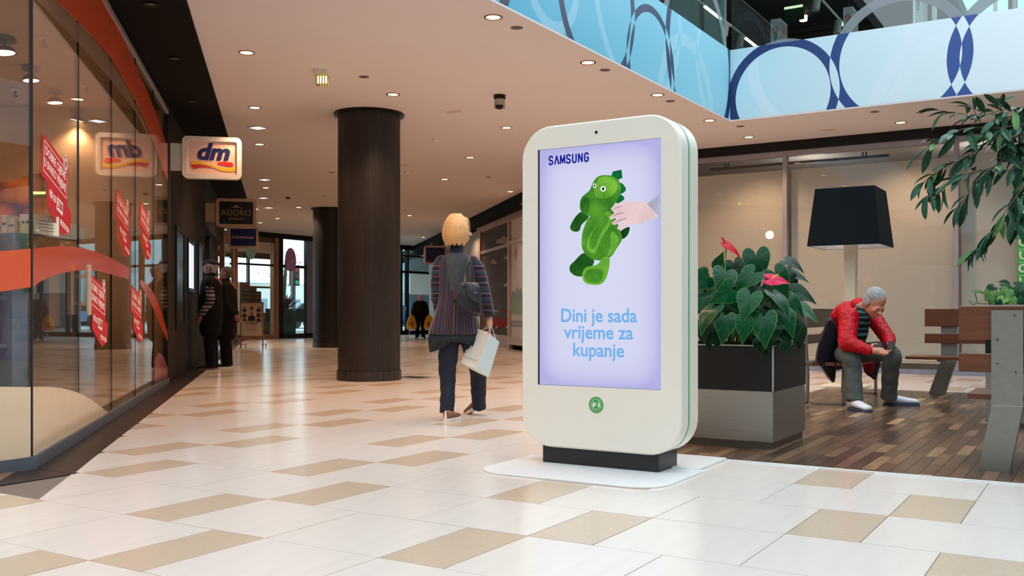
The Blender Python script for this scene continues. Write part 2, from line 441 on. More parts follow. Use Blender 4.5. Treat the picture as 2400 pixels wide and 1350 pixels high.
# ---------------- atrium fascia and balustrade ----------------
def ring_mask(nt, rings, axis):
    """node tree: 1 where an odd number of ring bands overlap. rings: (u, z, R, width)"""
    L = nt.links; tc = N(nt, 'ShaderNodeTexCoord'); sp = N(nt, 'ShaderNodeSeparateXYZ'); L.new(tc.outputs['Object'], sp.inputs[0])
    acc = None
    for (u, z, Rr, wd) in rings:
        cb = N(nt, 'ShaderNodeCombineXYZ'); L.new(sp.outputs[axis], cb.inputs[0]); L.new(sp.outputs[2], cb.inputs[1])
        dd = N(nt, 'ShaderNodeVectorMath', operation='DISTANCE'); L.new(cb.outputs[0], dd.inputs[0]); dd.inputs[1].default_value = (u, z, 0)
        sb = N(nt, 'ShaderNodeMath', operation='SUBTRACT', i_1=Rr); L.new(dd.outputs['Value'], sb.inputs[0])
        ab = N(nt, 'ShaderNodeMath', operation='ABSOLUTE'); L.new(sb.outputs[0], ab.inputs[0])
        ls = N(nt, 'ShaderNodeMath', operation='LESS_THAN', i_1=wd/2); L.new(ab.outputs[0], ls.inputs[0])
        if acc is None: acc = ls
        else:
            s = N(nt, 'ShaderNodeMath', operation='SUBTRACT'); L.new(acc.outputs[0], s.inputs[0]); L.new(ls.outputs[0], s.inputs[1])
            acc = N(nt, 'ShaderNodeMath', operation='ABSOLUTE'); L.new(s.outputs[0], acc.inputs[0])
    return acc.outputs[0], sp
def fascia_mat(name, axis, dark, pale, c0, c1, u0, u1, navy0, navy1, pf=.45):
    m = bpy.data.materials.new(name); m.use_nodes = True; nt = m.node_tree; L = nt.links; b = nt.nodes['Principled BSDF']; b.inputs['Roughness'].default_value = .45
    k, sp = ring_mask(nt, dark, axis); p, _ = ring_mask(nt, pale, axis)
    mr = N(nt, 'ShaderNodeMapRange'); mr.inputs['From Min'].default_value = u0; mr.inputs['From Max'].default_value = u1; L.new(sp.outputs[axis], mr.inputs['Value'])  # tint along the panel: print gradient with some lighting painted in
    def mixc(fac, a, bcol):
        n = N(nt, 'ShaderNodeMix', data_type='RGBA')
        if fac is not None: L.new(fac, n.inputs[0])
        for i, v in ((6, a), (7, bcol)):
            if isinstance(v, tuple): n.inputs[i].default_value = v
            else: L.new(v, n.inputs[i])
        return n.outputs[2]
    base = mixc(mr.outputs[0], c3(*c0), c3(*c1)); navy = mixc(mr.outputs[0], c3(*navy0), c3(*navy1))
    half = N(nt, 'ShaderNodeMath', operation='MULTIPLY', i_1=pf); L.new(p, half.inputs[0])
    q = mixc(half.outputs[0], base, c3(225, 232, 245)); L.new(mixc(k, q, navy), b.inputs['Base Color'])
    return m
ringR = [(-3.84, 3.95, .72, .12), (-2.31, 4.24, .82, .13), (-.82, 4.13, .84, .15), (.9, 4.1, .86, .11), (2.5, 4.2, .8, .1)]
paleR = [(-3.2, 4.4, 1.05, .16), (-1.75, 3.55, .86, .16), (-.2, 3.7, .9, .15)]
ringL = [(6.45, 4.15, .98, .13), (9.2, 4.28, .87, .11), (10.6, 3.84, .66, .09), (12.25, 4.3, 1.16, .13), (4.4, 4.1, .9, .12)]
paleL = [(10.3, 4.6, 1.2, .1), (11.75, 3.5, .9, .16), (12.9, 4.3, .8, .12), (8.2, 4.2, .5, .12)]
mFR = fascia_mat('print_far', 0, ringR, paleR, (176, 216, 230), (226, 238, 243), -4.6, -.5, (18, 46, 98), (36, 78, 158), .28)
mFL = fascia_mat('print_left', 1, ringL, paleL, (44, 156, 188), (150, 212, 232), 7, 13.4, (14, 24, 62), (20, 48, 100), .2)
fr = thing('atrium_fascia', 'far pale blue fascia panel with large navy rings above the seating area', 'fascia', (VX0, VY1, CZ))
MB().box(VX0, VX1, VY1, VY1+.12, CZ+.021, 4.67).build('printed_panel', mFR, fr)
fl = thing('atrium_fascia', 'left turquoise fascia panel with narrow navy rings running towards the viewer', 'fascia', (VX0, VY0, CZ))
MB().box(VX0-.12, VX0, VY0, VY1+.12, CZ+.021, 4.67).build('printed_panel', mFL, fl)
for nm, bx in (('near', (VX0, VX1, VY0-.12, VY0)), ('right', (VX1, VX1+.12, VY0, VY1))):
    f = thing('atrium_fascia', 'pale blue fascia panel on the %s side of the atrium opening' % nm, 'fascia', (bx[0], bx[2], CZ))
    MB().box(*bx, CZ+.021, 4.67).build('printed_panel', mat('print_plain', (190, 225, 238), .5), f)
for o in list(fr.children)+list(fl.children):    # pattern is laid out in world metres
    off = OFF[o.parent.name]; nt = o.data.materials[0].node_tree
    for n in [n for n in nt.nodes if n.type == 'TEX_COORD']:
        for l in list(n.outputs['Object'].links):
            t = l.to_node; a = N(nt, 'ShaderNodeVectorMath', operation='ADD'); a.inputs[1].default_value = off
            nt.links.new(n.outputs['Object'], a.inputs[0]); nt.links.new(a.outputs[0], t.inputs[0])
def ringglass(name, axis, rings, off):
    m = bpy.data.materials.new(name); m.use_nodes = True; nt = m.node_tree; nt.nodes.clear(); L = nt.links
    k, sp = ring_mask(nt, rings, axis)
    for n in [n for n in nt.nodes if n.type == 'TEX_COORD']:
        for l in list(n.outputs['Object'].links):
            t = l.to_node; a = N(nt, 'ShaderNodeVectorMath', operation='ADD'); a.inputs[1].default_value = off
            L.new(n.outputs['Object'], a.inputs[0]); L.new(a.outputs[0], t.inputs[0])
    out = N(nt, 'ShaderNodeOutputMaterial'); mx = N(nt, 'ShaderNodeMixShader'); tr = N(nt, 'ShaderNodeBsdfTransparent'); gl = N(nt, 'ShaderNodeBsdfGlossy')
    tr.inputs[0].default_value = c3(200, 212, 210); gl.inputs['Roughness'].default_value = 0
    mx.inputs[0].default_value = .07; L.new(tr.outputs[0], mx.inputs[1]); L.new(gl.outputs[0], mx.inputs[2])
    df = N(nt, 'ShaderNodeBsdfDiffuse'); df.inputs[0].default_value = c3(150, 158, 164); m2 = N(nt, 'ShaderNodeMixShader')
    h = N(nt, 'ShaderNodeMath', operation='MULTIPLY', i_1=.7); L.new(k, h.inputs[0]); L.new(h.outputs[0], m2.inputs[0])
    L.new(mx.outputs[0], m2.inputs[1]); L.new(df.outputs[0], m2.inputs[2]); L.new(m2.outputs[0], out.inputs[0]); return m
gR = thing('glass_balustrade', 'clear balustrade panes with frosted rings on top of the far pale fascia', 'balustrade', (VX0, VY1, 4.67))
mgr = ringglass('ring_glass_far', 0, ringR, V((VX0, VY1, 4.67)))
x = VX0
while x < VX1: MB().box(x+.008, min(x+2.44, VX1), VY1+.05, VY1+.062, 4.672, 5.55).build('glass_pane', mgr, gR); x += 2.45
MB().cyl((VX0, VY1+.056, 5.57), (VX1, VY1+.056, 5.57), .02).build('handrail', mSteel, gR)
gL = thing('glass_balustrade', 'clear balustrade panes above the left turquoise fascia', 'balustrade', (VX0, VY0, 4.67))
mgl = ringglass('ring_glass_left', 1, ringL, V((VX0, VY0, 4.67)))
y = VY1
while y > VY0: MB().box(VX0-.062, VX0-.05, max(y-2.44, VY0), y-.008, 4.672, 5.55).build('glass_pane', mgl, gL); y -= 2.45
MB().cyl((VX0-.056, VY0, 5.57), (VX0-.056, VY1, 5.57), .02).build('handrail', mSteel, gL)

# ---------------- upper floor behind the balustrade ----------------
mTot = mat('totem_white', (205, 215, 215), .5); mTotB = mat('totem_side', (150, 130, 122), .6); mOr = mat('totem_orange', (205, 92, 66), .5); mGreyT = mat('grey_lettering', (96, 98, 100), .6)
def totem(px0, px1, px2, ytop, d, lab, words):
    a = at(px0, ytop, d); b = at(px1, ytop, d); z1 = a.z; z0 = 4.3
    w_ = (b-a).length; dep = .5
    M = Matrix.Translation((a.x, a.y, 0)) @ Matrix.Rotation(A*0+R(0), 4, 'Z'); wx = PY(px1, ytop, a.y).x-a.x
    t = thing('advertising_totem', lab, 'totem', (a.x, a.y, z0))
    MB().box(a.x, a.x+wx, a.y, a.y+dep*1.0, z0, z1).build('body', mTot, t)
    MB().box(a.x+wx, a.x+wx+.004, a.y+.02, a.y+dep, z0, z1-.03).build('side_panel', mTotB, t)
    r = wx*.33; cz = z1-wx*1.15
    MB().prism([(a.x+wx/2+r*math.cos(2*PI*k/28), cz+r*math.sin(2*PI*k/28)) for k in range(28)], a.y-.004, a.y, 'y').build('round_logo', mOr, t)
    MM = Matrix.Translation((a.x+wx/2, a.y-.005, cz)) @ Matrix.Rotation(R(-90), 4, 'Y')
    text('N', r*1.7, mTot, MM, t, name='logo_letter', bold=.004)
    MM = Matrix.Translation((a.x+wx/2, a.y-.004, cz-r*2.6)) @ Matrix.Rotation(R(-90), 4, 'Y')
    text(words, r*1.7, mGreyT, MM, t, bold=.002)
    MM = Matrix.Translation((a.x+wx+.006, a.y+dep/2, cz)) @ Matrix.Rotation(R(90), 4, 'Z') @ Matrix.Rotation(R(-90), 4, 'Y')
    text(words, r*1.6, mOr, MM, t, bold=.002)
totem(1806, 1828, 1856, 46, 18.5, 'white totem with orange logo behind the inner corner of the balustrade', 'total')
totem(1976, 1998, 2012, 18, 19.0, 'white totem with red lettering, half hidden by the frosted ring', 'total')
totem(2139, 2163, 2178, -30, 17.5, 'tallest white totem with orange logo beside the bright windows', 'total')
t = thing('upper_display_counter', 'rounded beige counter behind the balustrade near the inner corner', 'counter', at(1840, 110, 17))
c = at(1838, 100, 16.5); MB().prism([(c.x+1.0*math.cos(PI*k/24), c.z-.9+.95*math.sin(PI*k/24)) for k in range(25)], c.y, c.y+.8, 'y').build('counter_shell', mat('beige_shell', (196, 160, 135), .6), t); MB().box(c.x-.95, c.x+.95, c.y+.05, c.y+.75, 4.3, c.z-.86).build('counter_base', mBlackM, t)
# track lights
def track(p0, p1, lab, tubes, heads):
    t = thing('track_light', lab, 'lamp', p0); p0, p1 = V(p0), V(p1); d = (p1-p0)
    MB().cyl(p0, p1, .025, n=6).build('rail', mWhiteP, t)
    MB().cyl(p0, p0+V((0,0,8.0-p0.z)), .008, n=5).cyl(p1, p1+V((0,0,8.0-p1.z)), .008, n=5).build('suspension_wire', mGreyP, t)
    for a, b in tubes: MB().cyl(p0+d*a-V((0,0,.03)), p0+d*b-V((0,0,.03)), .03, n=8).build('light_tube', mTubeL, t)
    for a in heads: MB().cyl(p0+d*a-V((0,0,.05)), p0+d*a-V((.03,.03,.32)), .08, n=12).build('spot_head', mat('spot_head', (190, 186, 180), .5), t)
def up(px, py, z):
    d = F*(z-H)/(HY-py); x = (px-1200)/F*d; return V((x*CA-d*SA, x*SA+d*CA, z))
track(up(1560, -60, 7.2), up(1800, 128, 7.2), 'long ceiling track light beyond the left balustrade, running to the inner corner', [(.32, .47), (.73, .93)], [(.52), (.68)])
track(up(1900, -30, 7.2), up(1990, 70, 7.2), 'short ceiling track light above the totem with red lettering', [(.78, .95)], [.7, .15])
# exit sign + upper downlights
e = thing('exit_sign', 'green glowing exit sign under the dark upper ceiling', 'sign', up(1860, 30, 7.5)); p = up(1860, 30, 7.5)
MB().box(p.x-.22, p.x+.22, p.y, p.y+.05, p.z-.16, p.z+.1).build('housing', mat('exit_green', (18, 70, 40), .5), e)
MB().cyl((p.x-.15, p.y+.02, p.z+.1), (p.x-.15, p.y+.02, 8.0), .006, n=5).build('suspension_rod', mSteelD, e); MB().cyl((p.x+.15, p.y+.02, p.z+.1), (p.x+.15, p.y+.02, 8.0), .006, n=5).build('suspension_rod', mSteelD, e)
MB().box(p.x-.2, p.x+.2, p.y-.02, p.y-.001, p.z+.1, p.z+.15).build('light_bar', emis('exit_glow', (225, 235, 190), 3), e)
for px, py, dsc in ((1883, 45, 'right of the green exit sign'), (1928, 80, 'just above the far fascia, right of the inner corner')):
    p = up(px, py, 7.9); l = thing('upper_downlight', 'small glowing upper-floor downlight ' + dsc, 'lamp', p)
    MB().cyl((p.x, p.y, 7.86), (p.x, p.y, 7.99), .09).build('glowing_lens', mBulb, l)
    MB().lathe([(.09, 0), (.13, 0), (.13, .02), (.09, .02)], (p.x, p.y, 7.97), 20).build('trim_ring', mSteel, l)
# dark upper shop wall with slats, and the upper glazing to the right
sw = thing('slatted_wall', 'dark ribbed shop wall on the upper floor behind the balustrade', 'wall', (-12, 24, 4.3))
b = MB(); z = 4.4
while z < 8: b.box(-20, -3.4, 24, 24.06, z, z+.12); z += .17
b.build('slats', mat('dark_slat', (38, 34, 33), .7), sw, kind='stuff')
MB().box(-20, -3.38, 24.06, 24.2, 4.3, 8).build('backing', mBlackM, sw)
uw = thing('upper_window_wall', 'bright white-framed curtain wall on the upper floor at top right', 'window', (-2.85, 20, 4.3))
for i in range(9):
    MB().box(-2.85+i*1.05, -2.78+i*1.05, 20, 20.12, 4.3, 8).build('mullion', mWhiteP, uw)
    MB().box(-2.78+i*1.05, -1.81+i*1.05, 20.05, 20.06, 4.3, 8).build('glass_pane', mGlassD, uw)
MB().box(-2.85, 7, 20, 20.12, 6.2, 6.28).build('transom', mWhiteP, uw)
tt = thing('escalator_truss', 'slanting white steel strut behind the top right balustrade', 'beam', (-.9, 17, 4.3))
MB().cyl((-1.6, 17.5, 7.5), (.6, 17.5, 4.6), .09, n=8).build('strut', mWhiteP, tt); MB().cyl((-1.3, 17.7, 4.4), (-1.3, 17.7, 7.8), .07, n=8).build('post', mSteel, tt)

# ---------------- shop window behind the seating ----------------
YG = 15.45
st = thing('shop_window_front', 'wide shop window front with lowered beige blinds behind the seating area', 'shopfront', (-6.2, YG, 0))
MB().box(-7.5, 7, YG-.06, YG+.3, CZ-.15, CZ).build('black_header', mBlack, st)
MB().box(-7.5, 7, YG-.03, YG+.05, CZ-.24, CZ-.152).build('top_rail', mFrameL, st)
MB().box(-7.5, 7, YG-.04, YG+.05, 0, .075).build('bottom_rail', mat('blue_grey_rail', (128, 136, 155), .4), st)
MB().box(-7.5, 7, YG+.02, YG+.3, .075, .16).build('sill_front', mat('sill_dark', (70, 64, 62), .5), st)
MB().box(-7.5, 7, YG+.0, YG+.34, .16, .19).build('sill', mat('sill_light', (176, 170, 160), .5), st)
MB().box(-7.54, -7.5, YG-.05, 19, 0, CZ).build('side_panel', mBlack, st)
px = [-7.45, -4.37, -1.87, .63, 3.1, 5.6, 7]
for k, xx in enumerate(px[1:-1]):
    MB().box(xx-.035, xx+.035, YG-.05, YG+.06, .075, CZ-.2).build('mullion', mFrameL, st, bevel=.006)
for a, b_ in zip(px, px[1:]):
    MB().box(a+.036, b_-.036, YG, YG+.01, .08, CZ-.24).build('glass_pane', mGlassW, st)
    MB().box(a+.05, b_-.05, YG+.16, YG+.165, .19, 3.22).build('roller_blind', mBlind, st)
    MB().cyl((a+.05, YG+.16, .2), (b_-.05, YG+.16, .2), .012, n=6).build('blind_bar', mWhiteP, st)
MB().box(-7.5, 7, 19, 19.2, 0, CZ).build('wall_shop_rear', mShopWall, kind='structure')
tr = thing('ceiling_rail', 'thin dark rail with clips behind the top of the shop window', 'rail', (-5.8, YG+.5, 3.3))
MB().box(-5.8, -2.9, YG+.5, YG+.54, 3.36, 3.40).build('rail', mat('rail_brown', (88, 60, 52), .5), tr)
for xx in (-5.55, -5.5, -3.3, -3.25): MB().box(xx, xx+.02, YG+.5, YG+.53, 3.4, 3.46).build('clip', mBlackM, tr)
gb = thing('green_banner', 'bright green vertical banner printed with white letters at the right edge', 'banner', (-1.05, YG-.05, 1.1))
MB().box(-1.075, -.72, YG-.03, YG-.02, 1.05, 2.95).build('cloth', mat('banner_green', (52, 168, 62), .6, var=.3, scale=5, emit=0), gb)
for k in range(9):
    text('O' if k % 2 == 0 else 'U', .16, mWhiteP, Matrix.Translation((-1.0, YG-.032, 1.17+k*.185)), gb, name='white_letter', bold=.004)
    MB().box(-1.06, -.74, YG-.034, YG-.0305, 1.255+k*.185, 1.262+k*.185).build('white_line', mWhiteP, gb)
for k in range(1, 5): lamp('shop_glow', 'POINT', (-7+k*2.6, 17.2, 3.2), 12, (1, .93, .84), .2)

# ---------------- drugstore on the left ----------------
ds = thing('drugstore_front', 'tall frameless drugstore shopfront with orange swooshes at the left', 'shopfront', (CL.x, CL.y, 0))
ML = Matrix.Translation(CL) @ Matrix.Rotation(R(90), 4, 'Z')         # left face: x towards +Y world, so negative x comes to the viewer
mOrange = mat('orange_film', (206, 84, 50), .12, var=.02, spec=.5); mCream = mat('cream_film', (214, 190, 160), .12, var=.02, spec=.5); mBrownF = mat('brown_film', (120, 92, 70), .3, alpha=.45)
zt = 3.5
MB(W45).box(.16, 7.18, -.03, .05, 0, .075).build('base_rail', mFrameG, ds)
MB(ML).box(-9, 0.02, -.03, .05, 0, .075).build('base_rail', mFrameG, ds)
MB(W45).box(.16, 7.18, -.02, .04, zt, zt+.05).build('top_rail', mFrameL, ds)
MB(ML).box(-9, 0.02, -.02, .04, zt, zt+.05).build('top_rail', mFrameL, ds)
MB(W45).box(.16, 7.18, .0, .25, zt+.05, CZ).build('header', mBlack, ds); MB(ML).box(-9, 0, 0, .25, zt+.05, CZ).build('header', mBlack, ds)
for k in range(5):
    a, b_ = (.16, 1.52, 2.93, 4.34, 5.77, 7.18)[k:k+2]
    MB(W45).box(a if k else .168, b_-.006, -.006, .006, .078, zt).build('glass_pane', mGlass, ds)
    MB(W45).box(b_-.006, b_, -.008, .008, .078, zt).build('glass_edge', mBlackM, ds)
for k in range(6): MB(ML).box(-1.42*(k+1)+.006, -1.42*k-.006, -.006, .006, .078, zt).build('glass_pane', mGlass, ds)
MB(W45).box(.152, .168, -.01, .01, .078, zt).build('glass_edge', mBlackM, ds)
def film(pts, m, name, M=W45, y=-.009, conv=S, sub=4, sm=True):
    q = [conv(*p) for p in pts]
    if sm: q = smooth_poly(q, sub)
    b = MB(M).prism(q, y, y+.0015, 'y'); return b.build(name, m, ds)
def SL(px, py): 
    p = PX(px, py, CL.x+.009); return (p.y-CL.y, p.z)
# swooshes: polylines upper/lower edge
def band(up_, lo, m, name, M=W45, conv=S, y=-.009):
    def cr(pts):
        pts = [conv(*p) for p in pts]; out = []
        for i in range(len(pts)-1):
            a, b_, c, d = [V((*pts[max(0, min(len(pts)-1, i+k))], 0)) for k in (-1, 0, 1, 2)]
            for k in range(6):
                t = k/6; p = .5*((2*b_)+(c-a)*t+(2*a-5*b_+4*c-d)*t*t+(-a+3*b_-3*c+d)*t**3); out.append((p.x, p.y))
        out.append(pts[-1]); return out
    U_, L_ = cr(up_), cr(lo); MB(M).prism(U_+L_[::-1], y, y+.0015, 'y').build(name, m, ds)
band([(73,583),(110,579),(155,577),(200,584),(250,601),(300,627)], [(73,673),(100,655),(140,641),(180,634),(230,636),(300,655)], mOrange, 'orange_swoosh')
band([(-40,592),(72,583)], [(-40,690),(72,673)], mOrange, 'orange_swoosh', ML, SL)
band([(328,655),(350,675),(370,712),(391,780)], [(328,668),(345,695),(365,740),(391,800)], mOrange, 'orange_swoosh')
band([(228,-60),(300,120),(350,230),(391,345)], [(60,-60),(125,0),(185,55),(260,140),(310,225),(345,300),(391,425)], mOrange, 'orange_swoosh')
band([(50,-60),(120,0),(180,55),(255,140),(305,225),(340,298)], [(0,-60),(83,0),(180,100),(260,190),(315,260),(345,320)], mBrownF, 'brown_swoosh')
band([(73,907),(115,907),(155,913),(200,930),(250,966)], [(73,1074),(115,1050),(155,1024),(200,998),(250,967)], mCream, 'cream_swoosh')
band([(-40,906),(72,907)], [(-40,1089),(72,1074)], mCream, 'cream_swoosh', ML, SL)
film([(360,893),(361,850),(370,826),(382,835),(391,862),(391,886)], mat('red_film', (150, 52, 36), .15), 'red_swoosh', sm=False)
# sale stickers on the glass
mRed = mat('sale_red', (200, 30, 42), .5, var=.01); mWhiteI = mat('white_ink', (235, 228, 222), .6)
def sticker(s0, z0, lab, tilt=-9, yoff=-.013):
    """s0,z0: top-left corner; local u to the right, v up, turned a little on the glass"""
    M = W45 @ Matrix.Translation((s0, yoff, z0)) @ Matrix.Rotation(R(-tilt), 4, 'Y')
    t = thing('sale_sticker', lab, 'sticker', M.translation)
    MB(M).prism([(0,0), (.735,0), (.735,-.27), (.86,-.27), (.86,-.42), (.62,-.50), (.17,-.41), (.17,-.27), (0,-.27)], -.001, 0, 'y').build('red_backing', mRed, t)
    def T(s, u, v, size, m=mWhiteI, fit=None, ya=.0012): text(s, size, m, M @ Matrix.Translation((u, -ya, v)), t, bold=.0015, ext=.0003, fit=fit)
    T('DOBRE CIJENE', .36, -.085, .075, fit=.58); T('U SVAKO VRIJEME', .36, -.165, .075, fit=.62)
    T('VI\u0160E OD', .30, -.32, .06, fit=.19); T('PROIZVODA', .68, -.425, .05, fit=.28)
    MB(M).prism([(.42,-.285), (.60,-.285), (.60,-.37), (.42,-.37)], -.002, -.001, 'y').build('white_field', mWhiteI, t)
    T('2.500', .51, -.327, .07, mRed, .15, ya=.003)
    for (a, b_, c, d) in ((.03,.03,.56,.036), (.03,.22,.70,.226), (.03,.03,.036,.22), (.694,.06,.70,.22)): MB(M).prism([(a, -d), (c, -d), (c, -b_), (a, -b_)], -.002, -.001, 'y').build('white_line', mWhiteI, t)
    for r_, m_, yy in ((.065, mWhiteI, .002), (.055, mRed, .003), (.044, mWhiteI, .004), (.022, mRed, .005)):
        MB(M).prism([(.63+r_*math.cos(2*PI*k/24), -.0+r_*math.sin(2*PI*k/24)) for k in range(24)], -yy, -yy+.001, 'y').build('round_seal', m_, t)
def stick(px, py, lab): sticker(*S(px, py), lab)
stick(96, 312, 'red discount sticker hanging highest on the nearest drugstore pane')
stick(270, 440, 'upper red discount sticker on the third drugstore pane')
stick(327, 471, 'upper red discount sticker farthest along the drugstore glass')
stick(205, 638, 'lower red discount sticker beside the long door handle')
stick(305, 667, 'lower red discount sticker near the far end of the drugstore glass')
a, zt_ = S(186, 620); _, zb_ = S(190, 738)
hd = MB(W45).bevbox(a, a+.09, -.07, -.045, zb_, zt_, .006)
hd.box(a+.03, a+.06, -.045, -.008, zt_-.1, zt_-.07).box(a+.03, a+.06, -.045, -.008, zb_+.07, zb_+.1)
hd.build('door_handle', mat('handle_light', (225, 200, 170), .3, metal=.4), ds)
# shop room: floor, back walls, ceiling
def isl(name, M, bx, m): return MB(M).box(*bx).build(name, m, kind='structure')
wp = lambda a, b_: ((W45 @ V((a, b_, 0))).x, (W45 @ V((a, b_, 0))).y)
MB().prism([(-5.58, -8.9), (-5.66, 3.3), wp(.25, .27), wp(7.2, .27), wp(7.2, 7.45), wp(-2.6, 7.45), (-10.25, 1.5), (-10.25, -8.9)], zt+.02, zt+.06).build('ceiling', mat('shop_ceiling', (206, 184, 162), .9), kind='structure')
isl('wall_shop_left', ML, (-12, 2.5, 5.0, 5.2, 0, CZ), mShopWall)
isl('wall_shop_far', W45, (7.25, 7.4, .05, 9, 0, CZ), mShopWall)
isl('wall_shop_back', W45, (-4, 7.3, 7.5, 7.7, 0, CZ), mShopWall)
isl('floor', W45, (-3, 7.2, .06, 7.5, -.005, .004), mat('shop_floor', (120, 92, 72), .35))
isl('floor', ML, (-9, 0, .06, 5, -.005, .003), MATS['shop_floor'])
for q in ((1.5, 3.2), (4.5, 4.0), (-1.5, 3.5)): lamp('shop_fill_light', 'POINT', W45 @ V((q[0], q[1], 3.25)), 70, (1, .72, .48), .12)  # fill lights without fixtures, added to brighten the shop room
# gondola shelves near the left corner
mGond = mat('gondola_grey', (96, 106, 122), .5)
gon = thing('shelf_gondola', 'blue-grey shelf gondola right behind the corner glass', 'shelf', (CL.x-.6, CL.y-1.2, 0))
gx1 = CL.x-.05; gtop = H-(548-HY)/F*5.8
gy = PX(72, 600, gx1).y-.02; gy0 = PX(28, 600, gx1).y
MB().box(gx1-.9, gx1, gy0, gy, 0, gtop).build('end_panel', mGond, gon, bevel=.004)
for zz in (.42, .72, 1.0, 1.27): MB().box(gx1-.85, gx1-.04, gy0-1.6, gy0-.005, zz, zz+.02).build('shelf_board', mGond, gon)
MB().box(gx1-.9, gx1-.86, gy0-1.6, gy0-.005, 0, gtop).build('back_panel', mBlackM, gon)
MB().box(gx1-.04, gx1-.03, gy0-1.6, gy0-.005, .0, .08).build('plinth', mGond, gon)
random.seed(3)
pc = [(180,60,30), (230,220,205), (40,44,60), (190,120,50), (120,150,170), (60,30,24), (220,180,90)]
for zz, nn in ((.44, 6), (.74, 7), (1.02, 6)):
    for k in range(nn):
        y1 = gy0-.03-k*.15; hh = random.uniform(.12, .22); c = pc[(k*3+nn+int(zz*10)) % 7]
        o = thing('product_jar', 'small %s jar on the %s gondola shelf, number %s from the end panel' % (['red-brown','cream','navy','amber','pale blue','dark brown','yellow'][(k*3+nn+int(zz*10)) % 7], {.44:'lowest', .74:'middle', 1.02:'upper'}[zz], ['one','two','three','four','five','six','seven'][k]), 'jar', (gx1-.12, y1, zz))
        MB().lathe([(.001,0),(.048,0),(.05,.01),(.05,hh-.04),(.03,hh-.02),(.03,hh-.015)], (gx1-.12, y1-.06, zz), 14).build('jar_body', mat('product_%d' % (k % 7), pc[k % 7], .4) if False else mat('prod_%s' % str(c), c, .4), o, smooth=True, auto=40)
        MB().lathe([(.001,0),(.034,0),(.034,.025),(.001,.025)], (gx1-.12, y1-.06, zz+hh-.015), 12).build('lid', mBlackM if k % 2 else mWhiteP, o)
# white boxes on top of the gondola and the counter behind
mBoxW = mat('carton_white', (226, 212, 196), .6, var=.02); mInk = mat('carton_ink', (70, 50, 45), .6)
def carton(px0, px1, y0p, y1p, d, lab, dep=.22):
    a = at(px0, y1p, d); b_ = at(px1, y1p, d); zt2 = at(px0, y0p, d).z
    o = thing('white_carton', lab, 'box', a); wd = (b_-a).length
    T = Matrix.Translation(a) @ Matrix.Rotation(A-.25, 4, 'Z')
    MB(T).box(0, wd, 0, dep, 0, zt2-a.z).build('carton', mBoxW, o, bevel=.003)
    hh = zt2-a.z
    for k in range(3): MB(T).box(wd*(.15+.28*k), wd*(.32+.28*k), -.0015, 0, hh*.55, hh*.66).build('print_mark', mInk, o)
    for k in range(4): MB(T).box(wd, wd+.0015, dep*.15, dep*.8, hh*(.2+.16*k), hh*(.23+.16*k)).build('print_line', mInk, o)
carton(2, 18, 504, 556, 6.35, 'white carton at the far left end above the gondola')
carton(19, 37, 511, 556, 6.35, 'white carton with small dark cup prints beside the tall one')
carton(46, 88, 502, 549, 6.15, 'widest white carton standing on the gondola end')
carton(102, 137, 520, 558, 7.0, 'white carton with dark prints on the counter right of the glass edge')
carton(140, 158, 530, 562, 7.6, 'narrow white carton at the end of the row on the counter')
ct = thing('display_counter', 'long low blue-grey display counter behind the slanted glass', 'counter', W45 @ V((1.0, .9, 0)))
MB(W45).box(.3, 6.6, .75, 1.25, 0, 1.42).build('body', mGond, ct); MB(W45).box(.27, 6.63, .72, 1.28, 1.42, 1.45).build('worktop', mFrameL, ct)
random.seed(5)
names = ['slim black', 'tall grey', 'squat yellow', 'slim white', 'dark green', 'tall cream', 'dark red']
cc = [(30,28,30), (130,126,120), (200,160,50), (215,205,190), (60,84,50), (214,190,150), (140,50,40)]
for k in range(16):
    s_ = 2.3+k*.26; hh = [.2,.24,.16,.22][k % 4]; c = cc[(k*5) % 7]
    o = thing('product_bottle', '%s bottle on the long counter, %s from the far end' % (names[(k*5) % 7], ['sixteenth','fifteenth','fourteenth','thirteenth','twelfth','eleventh','tenth','ninth','eighth','seventh','sixth','fifth','fourth','third','second','first'][k]), 'bottle', W45 @ V((s_, 1.0, 1.45)), 'products on the long counter')
    pz = W45 @ V((s_, .9, 1.45))
    MB().lathe([(.001,0),(.045,0),(.047,.01),(.047,hh*.7),(.02,hh*.85),(.02,hh),(.001,hh)], pz, 12).build('bottle_body', mat('prod_%s' % str(c), c, .4), o, smooth=True, auto=40)
    MB().lathe([(.001,0),(.024,0),(.024,.03),(.001,.03)], pz+V((0,0,hh)), 10).build('cap', mWhiteP, o)
# large food poster on the rear wall of the shop
def poster_mat():
    m = bpy.data.materials.new('food_poster'); m.use_nodes = True; nt = m.node_tree; b = nt.nodes['Principled BSDF']; L = nt.links
    tc = N(nt, 'ShaderNodeTexCoord'); mp = N(nt, 'ShaderNodeMapping'); L.new(tc.outputs['Object'], mp.inputs[0]); mp.inputs['Scale'].default_value = (1.6, 1.6, 2.2)
    vo = N(nt, 'ShaderNodeTexVoronoi'); vo.inputs['Scale'].default_value = 2.2; L.new(mp.outputs[0], vo.inputs['Vector'])
    r = N(nt, 'ShaderNodeValToRGB'); L.new(vo.outputs['Distance'], r.inputs[0]); e = r.color_ramp.elements
    e[0].color = c3(236, 160, 84); e[1].color = c3(84, 34, 32); x_ = e.new(.4); x_.color = c3(196, 104, 44); x_ = e.new(.62); x_.color = c3(110, 60, 60)
    L.new(r.outputs[0], b.inputs['Base Color']); b.inputs['Roughness'].default_value = .6; return m
po = thing('food_poster', 'large warm brown poster of nuts on the drugstore rear wall', 'poster', (CN.x-3.0, CN.y+.6, 1.5))
p0 = at(-60, 545, 9.3); p1 = at(101, 545, 9.3)
